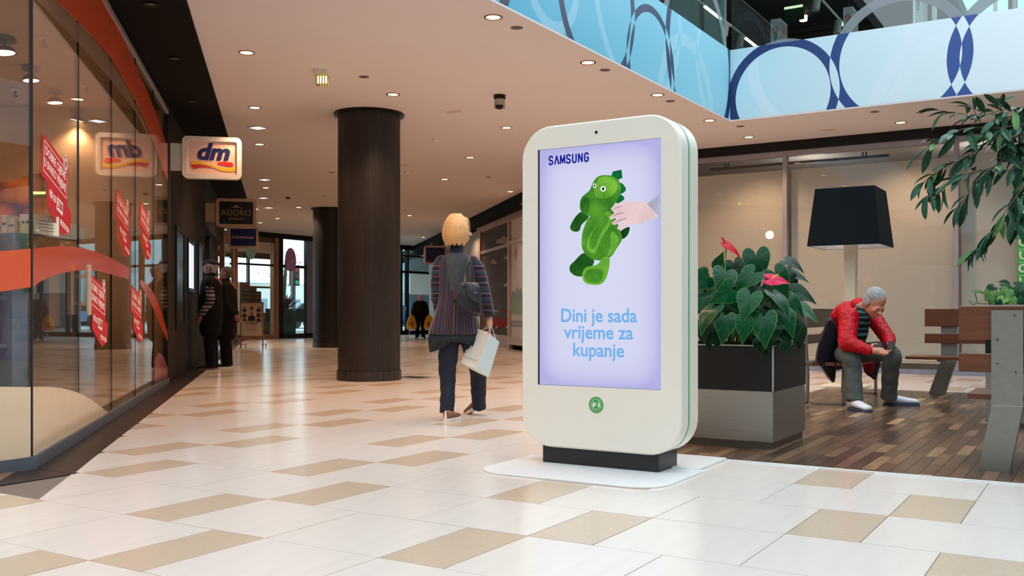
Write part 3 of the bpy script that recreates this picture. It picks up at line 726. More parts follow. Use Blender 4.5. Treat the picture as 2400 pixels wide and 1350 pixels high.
dv = (p1-p0); T = Matrix.Translation(p0) @ Matrix.Rotation(math.atan2(dv.y, dv.x), 4, 'Z')
MB(T).prism([(0, 0), (dv.length, 0), (dv.length, .58), (0, .42)], 0, .03, 'y').build('print', poster_mat(), po)
MB(T).prism([(0, -.9), (dv.length+.02, -.9), (dv.length+.02, -.01), (0, -.01)], 0, .3, 'y').build('shelf_back', mShopWall, po)
g_ = thing('green_shelf_lamp', 'small green-white glowing strip below the food poster', 'lamp', at(85, 450, 8.9))
q = at(70, 452, 8.9); q2 = at(106, 452, 8.9); MB().cyl(q, q2, .012, n=6).build('tube', emis('green_glow', (214, 235, 150), 3), g_)
MB().cyl(q-V((0,0,.03)), q2-V((0,0,.03)), .014, n=6).build('bracket', mat('leaf_green', (90, 130, 30), .5), g_)
# gimbal spots hanging from the shop ceiling
def gimbal(px, py, lab, tilt, wpow=70, r=.085, zc=3.36):
    d = F*(zc-H)/(HY-py); p = at(px, py, d)
    o = thing('shop_spotlight', lab, 'lamp', (p.x, p.y, zt))
    MB().cyl((p.x, p.y, zt), (p.x, p.y, zt-.03), r*1.0, n=20).build('ceiling_plate', mat('spot_grey', (110, 92, 78), .5), o)
    MB().cyl((p.x, p.y, zt-.03), (p.x, p.y, zc+.05), .018, n=8).build('stem', MATS['spot_grey'], o)
    T = Matrix.Translation((p.x, p.y, zc)) @ Matrix.Rotation(tilt, 4, V((CA, SA, 0)).cross(V((0,0,1))))
    MB(T).lathe([(.03, .07), (r*.8, .05), (r*1.08, 0), (r, .0), (r*.7, .03), (.02, .05)], n=24).build('reflector', MATS['spot_grey'], o, smooth=True, auto=40)
    MB(T).lathe([(.001, .012), (r*.9, .004), (.001, .0)], n=20).build('glowing_lens', mBulb, o)
    lamp('spot_beam', 'SPOT', (p.x, p.y, zc-.06), wpow, WARM, .05, o, 120, (tilt*SA, 0, 0))
gimbal(8, 125, 'large round shop spotlight cut by the left edge', .1, r=.11)
gimbal(73, 190, 'round shop spotlight behind the first glass edge', .1)
gimbal(130, 242, 'round shop spotlight in the middle of the near pane', .1)
gimbal(181, 283, 'round shop spotlight next to the second glass edge', -.2)
gimbal(37, 297, 'tilted round shop spotlight at the left, lowest of the group', -.7)
for px, py, dsc in ((104, 97, 'top of the near pane'), (36, 217, 'left of the near glass edge'), (205, 208, 'right of the second glass edge'), (278, 288, 'far pane')):
    p = up(px, py, 3.47); o = thing('fire_sprinkler', 'small hanging fire sprinkler seen through the %s' % dsc, 'sprinkler', p)
    MB().cyl(p+V((0,0,.03)), p-V((0,0,.04)), .012, n=8).cyl(p-V((0,0,.04)), p-V((0,0,.05)), .03, n=10).build('head', mSteelD, o); MB().cyl(p+V((0,0,.03)), p+V((0,0,.02)), .05, n=16).build('rosette', mWhiteP, o)

# ---------------- black soffit, dark wall and jeweller ----------------
mSof = mat('soffit_black', (9, 8, 8), .85, spec=.12)
MB(W45).box(-.6, 30, -.64, .0, CZ-.04, CZ-.0005).build('trim_1', mSof, kind='structure', label='black ceiling soffit above the left shops')
MB(ML).box(-9, .3, -.3, .0, CZ-.04, CZ-.001).build('trim_2', mSof, kind='structure')
MB(W45).box(7.19, 13.45, -.01, .05, 0, CZ-.04).build('wall_left', mWall, kind='structure')
MB(W45).box(13.4, 13.45, .05, 4, 0, CZ-.04).build('wall_left', mBlackM, kind='structure')
MB(W45).box(13.45, 19.3, .9, 1.0, 0, CZ-.04).build('wall_left', mBlackM, kind='structure')
MB(W45).box(13.45, 19.3, -.0, .9, 2.6, CZ-.04).build('wall_left', mBlackM, kind='structure')
MB(W45).box(16.2, 19.3, .1, .9, 0, 2.6).build('wall_left', mBlackM, kind='structure')
for px0, px1, y0p, y1p, lab, mm in ((410, 428, 545, 760, 'tall narrow black-framed showcase nearest on the dark wall', mat('case_dark', (48, 46, 50), .2)), (438, 452, 572, 676, 'bright black-framed showcase window in the dark wall', emis('case_reflection', (215, 222, 232), 1.3)), (463, 474, 580, 745, 'narrow black-framed showcase beside the two men', mat('case_brown', (70, 60, 54), .3))):  # middle case: reflection of outdoors put in as a glowing panel
    a, z1_ = S(px0, y0p); b_, z0_ = S(px1, y1p); _, z1_ = S((px0+px1)/2, y0p); _, z0_ = S((px0+px1)/2, y1p)
    o = thing('wall_showcase', lab, 'showcase', W45 @ V((a, -.02, z0_)))
    MB(W45).box(a-.06, b_+.06, -.03, -.01, z0_-.06, z0_).box(a-.06, b_+.06, -.03, -.01, z1_, z1_+.06).box(a-.06, a, -.03, -.01, z0_, z1_).box(b_, b_+.06, -.03, -.01, z0_, z1_).build('frame', mBlack, o)
    MB(W45).box(a, b_, -.016, -.011, z0_, z1_).build('display', mm, o)
# projecting blade signs
def blade(s_, d_off, z, w_, h_, lab, face, M=W45, fm=None, arm=.08):
    o = thing('projecting_sign', lab, 'sign', M @ V((s_, -arm, z)))
    # sign face looks back along the hall: local frame with x pointing into the hall
    T = M @ Matrix.Translation((s_, -arm, z)) @ Matrix.Rotation(R(-90), 4, 'Z')
    hw = w_; th = .12
    fr_ = rrect(0, hw, -h_/2, h_/2, .07, 6); inn = rrect(.06, hw-.06, -h_/2+.06, h_/2-.06, .02, 6)
    b = MB(T)
    for yy0, yy1, sgn in ((0, th, 1),):
        n = len(fr_); vs = [V((p[0], yy0, p[1])) for p in fr_]+[V((p[0], yy1, p[1])) for p in fr_]+[V((p[0], yy0, p[1])) for p in inn]+[V((p[0], yy1, p[1])) for p in inn]
        fs = []
        for i in range(n):
            j = (i+1) % n
            fs += [(i, j, j+n, i+n), (i, j, j+2*n, i+2*n), (i+n, j+n, j+3*n, i+3*n), (i+2*n, j+2*n, j+3*n, i+3*n)]
        b.add(vs, fs)
    f_ = b.build('frame', fm or mWhiteP, o); fix_normals(f_)
    MB(T).prism(inn, .02, th-.02, 'y').build('face', face, o)
    MB(T).box(-arm-.3 if False else -arm, .02, .03, th-.03, -h_*.32, h_*.32).build('bracket', fm or mWhiteP, o)
    return o, T
mDmFace = mat('sign_rose', (226, 188, 172), .4, var=.01, emit=.04); mNavy = mat('logo_navy', (24, 34, 98), .5); mYel = mat('logo_yellow', (240, 190, 40), .5); mRedL = mat('logo_red', (205, 40, 40), .5)
dmS = S(398, 500)[0]
W = .76; Hh = .56
o, T = blade(7.42, 0, 2.99, W, Hh, 'white-framed lit sign with navy letters on a red and yellow wave, nearest on the left', mDmFace, arm=.16)
text('dm', .30, mNavy, T @ Matrix.Translation((W*.53, .016, .07)), o, bold=.012, shear=.25, name='logo_lettering', fit=.42)
for m_, pts in ((mRedL, [(.47,-.06),(.53,-.052),(.60,-.052),(.655,-.056),(.665,-.105),(.61,-.108),(.54,-.10),(.47,-.085)]), (mYel, [(.115,-.06),(.16,-.052),(.22,-.05),(.30,-.066),(.40,-.1),(.5,-.125),(.6,-.13),(.69,-.118),(.69,-.165),(.6,-.175),(.5,-.165),(.38,-.12),(.28,-.092),(.2,-.085),(.13,-.1)]), (mRedL, [(.115,-.105),(.2,-.098),(.3,-.107),(.38,-.135),(.3,-.13),(.22,-.135),(.15,-.155)])):
    MB(T).prism(smooth_poly([(x*.98, z+.0) for x, z in pts], 3), .0155 if m_ is mYel else .0165, .0195, 'y').build('logo_wave', m_, o)
mGold = mat('sign_gold', (168, 128, 84), .45, metal=.3)
o, T = blade(13.6, 0, 2.87, W, Hh, 'black jeweller sign with thin golden letters, second in the row', mat('sign_black', (14, 12, 14), .3), arm=.2, fm=mat('sign_frame_warm', (190, 160, 140), .5))
text('ADORO', .165, mGold, T @ Matrix.Translation((W/2, .016, .0)), o, sx=.95, name='logo_lettering'); text('JEWELRY', .06, mGold, T @ Matrix.Translation((W/2, .016, -.12)), o, sp=1.25, bold=.0015)
MB(T).prism(smooth_poly([(W/2-.14,.095),(W/2-.07,.11),(W/2-.03,.14),(W/2,.15),(W/2+.03,.14),(W/2+.07,.11),(W/2+.14,.095),(W/2,.105)], 3), .0155, .0195, 'y').build('logo_crown', mGold, o)
o, T = blade(19.9, 0, 2.86, W, Hh, 'dark blue sign with small white letters, third in the row', mat('sign_blue', (18, 32, 110), .35), arm=.1, fm=MATS['sign_frame_warm'])
text('CRYSTALLIN', .085, mWhiteI, T @ Matrix.Translation((W/2+.02, .016, -.005)), o, name='logo_lettering', bold=.001)
MB(T).prism([(.12+.035*math.cos(k*PI/8), .0+.035*math.sin(k*PI/8)) for k in range(16)], .0155, .0195, 'y').build('round_logo', mGold, o)
# ---------------- columns ----------------
mCol = mat('column_mosaic', (36, 29, 27), .5, var=.12, scale=5, stretch=(1, 1, 4)); mColB = mat('column_base_tile', (42, 36, 35), .4, var=.15)
def column(x, y, lab, Rr=.425):
    t = thing('round_column', lab, 'column', (x, y, 0))
    n = 120; prof = [(.136, 0), (.3, 0), (.3, -.004), (.306, -.004), (.306, 0), (CZ-.02, 0)]
    b = MB(); rings = []
    for z, dr in prof:
        r = []
        for k in range(n):
            for q, e in ((.0, -.004), (.12, 0), (.88, 0)):
                a = 2*PI*(k+q)/n; r.append(V((x+(Rr+dr+e)*math.cos(a), y+(Rr+dr+e)*math.sin(a), z)))
        rings.append(r)
    b.loft(rings, False).build('ribbed_shaft', mCol, t)
    MB().lathe([(Rr, CZ-.03), (Rr+.055, CZ-.03), (Rr+.055, CZ-.001), (Rr, CZ-.001)], (x, y, 0), 48).build('ceiling_ring', mBlack, t)
    MB().lathe([(Rr-.02, 0), (Rr+.004, 0), (Rr+.004, .13), (Rr-.02, .136)], (x, y, 0), 48).build('base_core', mGrout, t)
    nb = 30
    for k in range(nb):
        a0, a1 = 2*PI*(k+.03)/nb, 2*PI*(k+.97)/nb; am = (a0+a1)/2; ri, ro = Rr, Rr+.016
        pts = [(x+r*math.cos(a), y+r*math.sin(a)) for r, a in ((ri, a0), (ro, a0), (ro, am), (ro, a1), (ri, a1))]
        MB().prism(pts, 0, .132).build('tile', mColB, t)
column(-8.64, 10.3, 'big dark ribbed round column between the kiosk and the left shops')
column(-17.46, 19.2, 'farther dark round column, half hidden by the nearer one')
hc = G(970, 884); MB(Matrix.Translation(hc)).box(-.2, .2, -.15, .15, -.003, .002).build('hatch', mBlackM, floor)

# ---------------- ceiling fittings ----------------
mRing = mat('downlight_ring', (150, 110, 80), .3, metal=.6)
def downlight(px, py, lab, p=55, z=CZ, on=True):
    q = up(px, py, z); r = .066
    o = thing('recessed_downlight', 'recessed warm downlight ' + lab, 'lamp', (q.x, q.y, z))
    MB().lathe([(r, .0), (r+.022, .0), (r+.022, -.006), (r, -.006)], q, 28).build('trim_ring', mRing, o)
    MB().lathe([(.001, -.002), (r*.6, -.002), (r, -.001), (r, .0), (.001, .0)], q, 24).build('glowing_lens', mBulb if on else mRing, o)
    if on: lamp('downlight_beam', 'SPOT', (q.x, q.y, z-.03), p, WARM, .06, o, 125)
for px, py, lab in ((1156,40,'nearest along the left fascia'), (1378,146,'second along the left fascia, over the dome camera'), (1541,222,'third along the left fascia'), (1663,282,'at the inner corner of the atrium, dim'),
    (1755,321,'right of the inner corner, above the kiosk edge'), (2111,287,'above the black header near the hanging branches'), (578,123,'nearest on the left half of the hall ceiling'), (597,252,'second in the left ceiling row'),
    (608,338,'third in the left ceiling row'), (623,440,'fourth in the left ceiling row, small'), (921,221,'just in front of the big column'), (1187,299,'between the dome camera and the kiosk'),
    (1102,369,'beyond the dome camera, right of the big column'), (1042,420,'above the woman, farther off'), (1196,449,'farthest by the right-hand shop soffit'), (992,556,'tiny one above the far entrance'), (650,512,'tiny, left of the far column top'), (700,486,'small, left of the far column top, nearer'), (1085,512,'tiny, above the blonde woman\'s head'), (960,505,'tiny, just right of the big column'), (610,522,'tiny, above the optician corner'), (600,490,'small, right of the black jeweller sign')):  # those after the far entrance one are added to warm the far ceiling
    downlight(px, py, lab, 145)
for yy, lab in ((5.6, 'first'), (3.6, 'second'), (1.6, 'third')):      # unseen lamps added to warm the floor, continuing the fascia row overhead
    o = thing('recessed_downlight', 'recessed warm downlight over the drugstore corner, %s above the picture frame' % lab, 'lamp', (-4.86, yy, CZ)); q = V((-4.86, yy, CZ)); r = .066
    MB().lathe([(r, .0), (r+.022, .0), (r+.022, -.006), (r, -.006)], q, 28).build('trim_ring', mRing, o); MB().lathe([(.001, -.002), (r*.6, -.002), (r, -.001), (r, .0), (.001, .0)], q, 24).build('glowing_lens', mBulb, o)
    lamp('downlight_beam', 'SPOT', (q.x, q.y, CZ-.03), 115, WARM, .06, o, 125)
for px, py, lab in ((1211,65,'beside the nearest fascia downlight'), (1418,164,'beside the second fascia downlight'), (1571,237,'beside the third fascia downlight'), (1735,296,'right of the inner atrium corner'), (2050,262,'under the far fascia'), (853,180,'above and left of the big column'), (777,404,'just left of the big column'), (1145,415,'near the far right soffit'), (758,459,'above the second column')):
    q = up(px, py, CZ); o = thing('ceiling_speaker', 'small dark round ceiling speaker ' + lab, 'speaker', q)
    MB().lathe([(.001, -.004), (.05, -.004), (.055, 0), (.001, 0)], q, 22).build('grille', mat('grille_brown', (96, 78, 68), .6), o)
    MB().lathe([(.055, -.002), (.062, -.002), (.062, 0), (.055, 0)], q, 22).build('rim', mGreyP, o)
for px, py, lab, cc_ in ((1021,327,'right of the big column top', mWhiteP), (955,402,'beside the big column, large', mWhiteP), (675,462,'dark red, in front of the second column', mat('alarm_red', (110, 40, 32), .5))):
    q = up(px, py, CZ); o = thing('smoke_detector', 'round ceiling detector ' + lab, 'detector', q)
    MB().lathe([(.001, -.05), (.03, -.05), (.045, -.03), (.06, -.02), (.06, 0), (.001, 0)], q, 20).build('housing', cc_, o, smooth=True, auto=40)
for px, py, lab in ((604,298,'second row, right above the white sign'), (620,420,'above the jeweller sign'), (617,463,'small and far'), (630,486,'last before the entrance')):
    q = up(px, py, CZ); o = thing('ceiling_light_panel', 'small rectangular white ceiling light ' + lab, 'lamp', q)
    MB(W45 if False else Matrix.Translation(q)).box(-.09, .09, -.09, .09, -.012, 0).build('panel', emis('cool_glow', (232, 236, 245), 2.2), o)
    MB(Matrix.Translation(q)).box(-.1, -.09, -.1, .1, -.016, 0).box(.09, .1, -.1, .1, -.016, 0).box(-.1, .1, -.1, -.09, -.016, 0).box(-.1, .1, .09, .1, -.016, 0).build('frame', mWhiteP, o)
for px, py in ((1063,262), (1940,305), (945,357+30)):
    q = up(px, py, CZ); o = thing('access_panel', 'faint rectangular access flap in the ceiling ' + {1063:'left of the dome camera', 1940:'over the black lampshade', 945:'right of the big column'}[px], 'panel', q)
    MB(Matrix.Translation(q)).box(-.11, .11, -.06, .06, -.003, 0).build('flap', mat('flap', (196, 176, 164), .8), o)
for px, py, lab in ((353,10,'nearest'), (410,137,'second'), (452,237,'third'), (486,305,'above the white-framed sign')):
    q = up(px, py, CZ-.045); o = thing('soffit_spot', 'unlit small glossy spot in the black soffit, ' + lab, 'lamp', q)
    MB().lathe([(.001, -.004), (.03, -.004), (.05, 0), (.001, 0)], q, 18).build('lens', mSteelD, o)
    MB().lathe([(.05, -.008), (.06, -.008), (.06, .002), (.05, .002)], q, 20).build('trim_ring', mBlack, o)
q = up(755, 166, CZ); T = Matrix.Translation(q) @ Matrix.Rotation(A, 4, 'Z')
o = thing('emergency_light', 'square glowing emergency lamp with glass diffuser on the ceiling', 'lamp', q)
MB(T).bevbox(-.075, .075, -.075, .075, -.05, 0, .01).build('housing', mWhiteP, o)
MB(T).bevbox(-.07, .07, -.07, .07, -.16, -.05, .008).build('diffuser', glass('diffuser_glass', (235, 230, 190), .5, .1), o)
for dx in (-.045, -.015, .015, .045): MB(T).cyl((dx, 0, -.14), (dx, 0, -.06), .008, n=8).build('light_tube', emis('emergency_glow', (255, 240, 180), 6), o)
MB(T).box(-.004, .004, -.004, .004, -.33, -.24).build('pull_indicator', mWhiteP, o); MB(T).cyl((0, 0, -.34), (0, 0, -.16), .0015, n=5).build('cord', mWhiteP, o)
q = up(1171, 223, CZ); o = thing('dome_camera', 'black and silver security dome camera hanging from the ceiling', 'camera', q)
MB().lathe([(.001, 0), (.075, 0), (.075, -.05), (.065, -.055), (.001, -.055)], q, 28).build('mount', mBlack, o, smooth=True, auto=40)
MB().lathe([(.001, -.055), (.062, -.055), (.055, -.13), (.001, -.13)], q, 28).build('collar', mat('camera_silver', (176, 172, 168), .4, metal=.4), o, smooth=True, auto=40)
MB().ell(q+V((0, 0, -.13)), .052, 20).build('dome', mBlack, o, smooth=True)
for s_ in (-1, 1): MB().box(q.x+s_*.05*CA-.008, q.x+s_*.05*CA+.008, q.y+s_*.05*SA-.02, q.y+s_*.05*SA+.02, CZ-.17, CZ-.06).build('side_arm', MATS['camera_silver'], o)

# ---------------- hall right-hand shops ----------------
MB(BM).box(-40, -5.6, -.25, .35, 3.36, CZ-.0005).build('trim_3', mSof, kind='structure')
MB(BM).box(-40, -5.6, .9, 1.0, 0, CZ-.001).build('wall_hall_right', mat('kids_wall', (120, 104, 94), .8), kind='structure')
kd = thing('toy_shop_front', 'toy shop front with cloud, kite and car pictures beyond the woman', 'shopfront', BM @ V((-15, 0, 0)))
mTan = mat('tan_frame', (176, 136, 116), .5); mPink = mat('pale_frame', (196, 172, 164), .5)
u = lambda px, py=700: SB(px, py)[0]
x1194, x1126, x1040 = u(1194), u(1126), u(1040)
MB(BM).box(x1126-.5, -6.4, -.02, .06, 3.2, 3.36).build('top_rail', mTan, kd)
for xx, ww in ((u(1192), .12), (u(1125), .14), (x1040, .12), (-9.0, .12), (-6.5, .12)): MB(BM).box(xx, xx+ww, -.03, .08, 0, 3.3).build('post', mTan if xx < u(1150) else mPink, kd)
MB(BM).box(u(1192), -6.4, -.02, .05, 2.62, 2.70).build('rail', mPink, kd); MB(BM).box(u(1192), -6.4, -.02, .05, .12, .3).build('base_panel', mPink, kd)
MB(BM).box(x1126, u(1192), -.01, .05, 2.58, 2.66).build('rail', mTan, kd); MB(BM).box(x1126, u(1192), -.01, .05, 0, .33).build('base_panel', mTan, kd)
MB(BM).box(x1126+.14, u(1192), .02, .03, .33, 3.2).build('dark_glass', mat('dusky_glass', (84, 72, 68), .7, var=.02, spec=.1), kd)
mMist = mat('misty_glass', (170, 168, 168), .6, var=.1, scale=1.5, spec=.15)
MB(BM).box(u(1194)+.12, -9.0, .02, .03, .3, 3.2).build('picture_glass', mat('misty_glass_bright', (214, 212, 210), .6, var=.08, scale=1.5, spec=.2), kd); MB(BM).box(-8.9, -6.5, .02, .03, .3, 3.2).build('picture_glass', mMist, kd)
MB(BM).box(x1040+.12, x1126, .02, .03, .1, 3.3).build('white_panel', mat('pale_panel', (170, 170, 170), .7, spec=.1), kd); MB(BM).box(-27.5, x1040, .02, .03, .1, 3.3).build('picture_glass', mMist, kd)
def deco(pts, m, name, y=.012, sm=True, sub=3):
    q = [SB(*p) for p in pts]; q = smooth_poly(q, sub) if sm else q
    MB(BM).prism(q, y, y+.004, 'y').build(name, m, kd)
mCl = mat('cloud_tan', (150, 118, 100), .7); mCarR = mat('car_red', (150, 20, 16), .8, spec=.1); mTreeG = mat('tree_print', (150, 176, 150), .7); mTrB = mat('tree_print_blue', (140, 164, 172), .7)
deco([(1162,569),(1164,562),(1172,559),(1177,553),(1184,555),(1191,561),(1192,570),(1178,571)], mCl, 'cloud_print')
deco([(1149,616),(1152,608),(1160,610),(1164,615),(1160,619)], mCl, 'cloud_print'); deco([(1180,604),(1184,599),(1192,602),(1192,608),(1184,608)], mCl, 'cloud_print')
deco([(1156,762),(1157,749),(1166,744),(1182,744),(1190,752),(1192,762),(1192,768),(1158,768)], mCarR, 'car_print')
deco([(1166,751),(1169,746),(1182,746),(1187,752)], mBlackM, 'car_window_print', .009, False)
for cx_ in (1163, 1187):
    deco([(cx_+5*math.cos(k*PI/6), 767+6*math.sin(k*PI/6)) for k in range(12)], mBlackM, 'car_wheel_print', .009, False)
    deco([(cx_+2*math.cos(k*PI/6), 767+2.5*math.sin(k*PI/6)) for k in range(12)], mTan, 'wheel_hub_print', .006, False)
deco([(1180,672),(1180,664),(1192,664),(1192,671)], mat('crane_yellow', (170, 130, 30), .6), 'crane_print', sm=False); deco([(1185,664),(1186,655),(1192,653),(1192,657),(1189,659),(1188,664)], mBlackM, 'crane_hook_print', sm=False)
deco([(1203,592),(1207,577),(1211,590),(1207,613)], mat('kite_rose', (186, 150, 146), .7), 'kite_print', sm=False)
deco([(1197,720),(1198,690),(1203,680),(1207,690),(1210,672),(1214,682),(1220,676),(1224,720)], mTrB, 'tree_print', .013); deco([(1197,733),(1198,705),(1206,700),(1212,712),(1224,705),(1224,733)], mTreeG, 'tree_print', .009)
deco([(1152,731),(1152,727),(1168,727),(1168,731)], mat('print_green', (90, 130, 50), .6), 'strip_print', sm=False); deco([(1172,731),(1172,727),(1191,727),(1191,731)], mCarR, 'strip_print', sm=False)
deco([(1146,700),(1146,682),(1150,690),(1151,703),(1148,712)], MATS['crane_yellow'], 'balloon_print')
deco([(1196,765),(1196,752),(1226,752),(1226,765)], mat('road_print', (150, 146, 150), .7), 'road_print', sm=False)
for a_ in (1200, 1210, 1219): deco([(a_,762),(a_,757),(a_+7,757),(a_+7,762)], mPink, 'road_mark_print', .009, sm=False)
bs, T = blade(0, 0, 2.86, W, .62, 'small navy hanging sign with a pink frame behind the woman', mat('sign_navy', (20, 26, 62), .4), M=BM @ Matrix.Translation((SB(1052, 600)[0], 0, 0)) @ Matrix.Diagonal((1, 1, 1, 1)), fm=mat('frame_pink', (196, 160, 150), .5), arm=.1)
MB(T).prism([(.2+.06*math.cos(k*PI/8), .0+.06*math.sin(k*PI/8)) for k in range(16)], .0155, .0195, 'y').build('round_logo', mWhiteI, bs)
MB(T).prism([(.2+.03*math.cos(k*PI/8), .0+.03*math.sin(k*PI/8)) for k in range(16)], .0145, .0165, 'y').build('logo_centre', MATS['sign_navy'], bs)
text('optika', .13, mWhiteI, T @ Matrix.Translation((.46, .016, 0)), bs, bold=.001)

# ---------------- street facade at the far end ----------------
XF = -24.5
fa = thing('entrance_facade', 'black-framed glazed street entrance at the far end of the hall', 'facade', (XF, 28, 0))
def fy(px): return PX(px, 700, XF).y
def fz(px, py): return PX(px, py, XF).z
def fbox(px0, px1, z0, z1, m, name, x0=-.08, x1=.08, par=None):
    return MB().box(XF+x0, XF+x1, min(fy(px0), fy(px1)), max(fy(px0), fy(px1)), z0, z1).build(name, m, par or fa)
fbox(551, 1040, 3.48, CZ, mBlack, 'head_beam'); fbox(650, 1022, 0, .16, mBlack, 'sill')
for a, b_ in ((651, 660), (784, 790), (937, 940), (952, 955), (1010, 1012), (1019, 1022), (1034, 1040)): fbox(a, b_, .1, 3.5, mBlack, 'post')
fbox(716, 736, .1, 3.5, mat('lavender_post', (120, 116, 130), .5), 'door_post'); fbox(637, 650, 0, 3.5, mWood, 'wooden_post')
fbox(660, 716, fz(688, 628), fz(688, 622), mBlack, 'transom'); fbox(736, 1022, fz(970, 641), fz(970, 636), mBlack, 'transom'); fbox(937, 1010, fz(970, 603), fz(970, 600), mBlack, 'transom')
for a, b_ in ((660, 716), (736, 784), (790, 937), (940, 952), (955, 1010), (1012, 1019), (1022, 1034)): MB().box(XF-.01, XF+.01, fy(a), fy(b_), .16, 3.48).build('glass_pane', mGlassD, fa)
mFrost = mat('frosted_film', (196, 214, 220), .8, alpha=.55, var=.05)
MB().box(XF+.012, XF+.014, fy(955), fy(1009), fz(970, 640), fz(970, 602)).build('frosted_film', mFrost, fa)
MB().box(XF+.012, XF+.014, fy(955), fy(1009), .3, fz(970, 690)).build('blue_film', mat('blue_film', (70, 150, 190), .7, alpha=.55, var=.25, scale=2), fa)
MB().box(XF+.012, XF+.014, fy(941), fy(952), .3, fz(970, 715)).build('blue_film', MATS['blue_film'], fa)
for k in range(4):
    yy = fy(939+k*3.2); z_ = fz(940, 724); MB().prism([(yy, z_-.1), (yy+.05, z_-.1), (yy+.12, z_), (yy+.05, z_+.1), (yy, z_+.1), (yy+.07, z_)], XF+.02, XF+.024, 'x').build('white_arrow', mWhiteP, fa)
MB().box(XF+.02, XF+.03, fy(716)+.15, fy(716)+.3, fz(720, 677), fz(720, 668)).build('notice', mWhiteP, fa)
for px, py, m_, r_, n_ in ((588, 585, mat('egg_mint', (150, 205, 200), .6), (.22, .36), 'mint'), (681, 612, mat('egg_violet', (176, 120, 176), .6), (.26, .4), 'violet')):
    c = PX(px, py, XF+.3); o = thing('hanging_egg', 'large %s paper egg hanging in the entrance window' % n_, 'decoration', c)
    MB().prism([(c.y+r_[0]*math.cos(k*PI/12), c.z+r_[1]*math.sin(k*PI/12)*(1.15 if math.sin(k*PI/12) > 0 else .9)) for k in range(24)], c.x-.015, c.x+.015, 'x').build('egg', m_, o)
    MB().cyl(c+V((0,0,r_[1])), V((c.x, c.y, 3.5)), .006, n=5).build('string', mWhiteP, o)
    MB().prism([(c.y+.1+.07*math.cos(k*PI/6), c.z+.07*math.sin(k*PI/6)) for k in range(12)], c.x+.015, c.x+.022, 'x').build('printed_dot', mPink, o)
# optician at the corner
op = thing('optician_front', 'wood-framed corner shop window beside the street entrance', 'shopfront', (XF, 22, 0))
MB(W45).box(19.3, 27.2, -.02, .06, 3.25, 3.6).build('head_board', mWood, op)
MB(W45).box(19.3, 27.2, -.02, .06, 0, .12).build('base_board', mWood, op)
for s0 in (19.3, S(545, 700)[0], S(551, 700)[0], 27.05): MB(W45).box(s0, s0+.22, -.04, .08, .1, 3.3).build('wooden_post', mWood, op)
for a, b_ in ((19.5, S(545, 700)[0]), (S(545, 700)[0]+.22, 27.05)): MB(W45).box(a, b_, .0, .012, .12, 3.25).build('glass_pane', mGlassD, op)
fbox(560, 637, 0, .16, mWood, 'base_board', par=op); fbox(552, 640, 3.3, 3.5, mat('dark_wood', (84, 60, 44), .5), 'head_board', par=op); fbox(560, 640, fz(600, 622), fz(600, 618), mBlack, 'transom', par=op)
MB().box(XF-.01, XF+.01, fy(560), fy(637), .16, 3.3).build('glass_pane', mGlassD, op)
MB().prism([(-30, 14), (XF-.1, 14), (XF-.1, fy(650)), (-30, fy(650)+5.6)], 3.32, 3.6).build('ceiling', mat('optician_ceiling', (226, 160, 110), .8), kind='structure')
MB().prism([(-30, 12), (XF-.1, 12), (XF-.1, fy(650)), (-30, fy(650)+5.6)], -.018, -.004).build('floor', MATS['shop_floor'], kind='structure')
MB().prism([(XF-.1, fy(650)), (XF-.1, fy(650)+.08), (-29.6, fy(650)+5.25), (-29.6, fy(650)+5.15)], 0, 3.3).build('side_wall', mWood, op)
ow = thing('optician_outer_window', 'bright outer street window at the back of the corner shop', 'window', (-29.5, 20, 0))
MB().box(-29.55, -29.45, 12, fy(650)+5.1, 3.1, 3.35).box(-29.55, -29.45, 12, fy(650)+5.1, 1.9, 1.98).box(-29.55, -29.45, 12, fy(650)+5.1, 0, .9).build('frame', mat('window_grey', (96, 88, 90), .5), ow)
for yy in (14, 17, 19.6, 22.2, 24.8, 27.6, 30.1): MB().box(-29.56, -29.44, yy, yy+.09, .9, 3.1).build('mullion', MATS['window_grey'], ow)
lamp('optician_glow', 'POINT', (-27, 22, 2.6), 120, (1, .6, .3), .3)
dr = thing('eyewear_display', 'tall slanting eyewear display tower inside the corner shop', 'display', PX(585, 780, -26.5))
c = PX(583, 780, -26.5)
for q, (px_, dz) in enumerate(((575, 2.0), (592, 1.85), (603, 1.7))):
    yy = PX(px_, 700, -26.5-q*.3).y; MB().box(-26.6-q*.3, -26.5-q*.3, yy-.26, yy+.2, 0, dz).build('panel', mWood if q else mat('display_grey', (150, 136, 126), .5), dr)
    for k in range(7): MB().box(-26.5-q*.3, -26.44-q*.3, yy-.16, yy+.12, .75+k*.15, .79+k*.15).build('eyeglasses', mBlackM, dr)
MB().box(-26.5, -26.49, PX(575, 700, -26.5).y-.1, PX(575, 700, -26.5).y+.14, 1.82, 1.93).build('red_header', mat('header_red', (200, 60, 50), .5), dr)
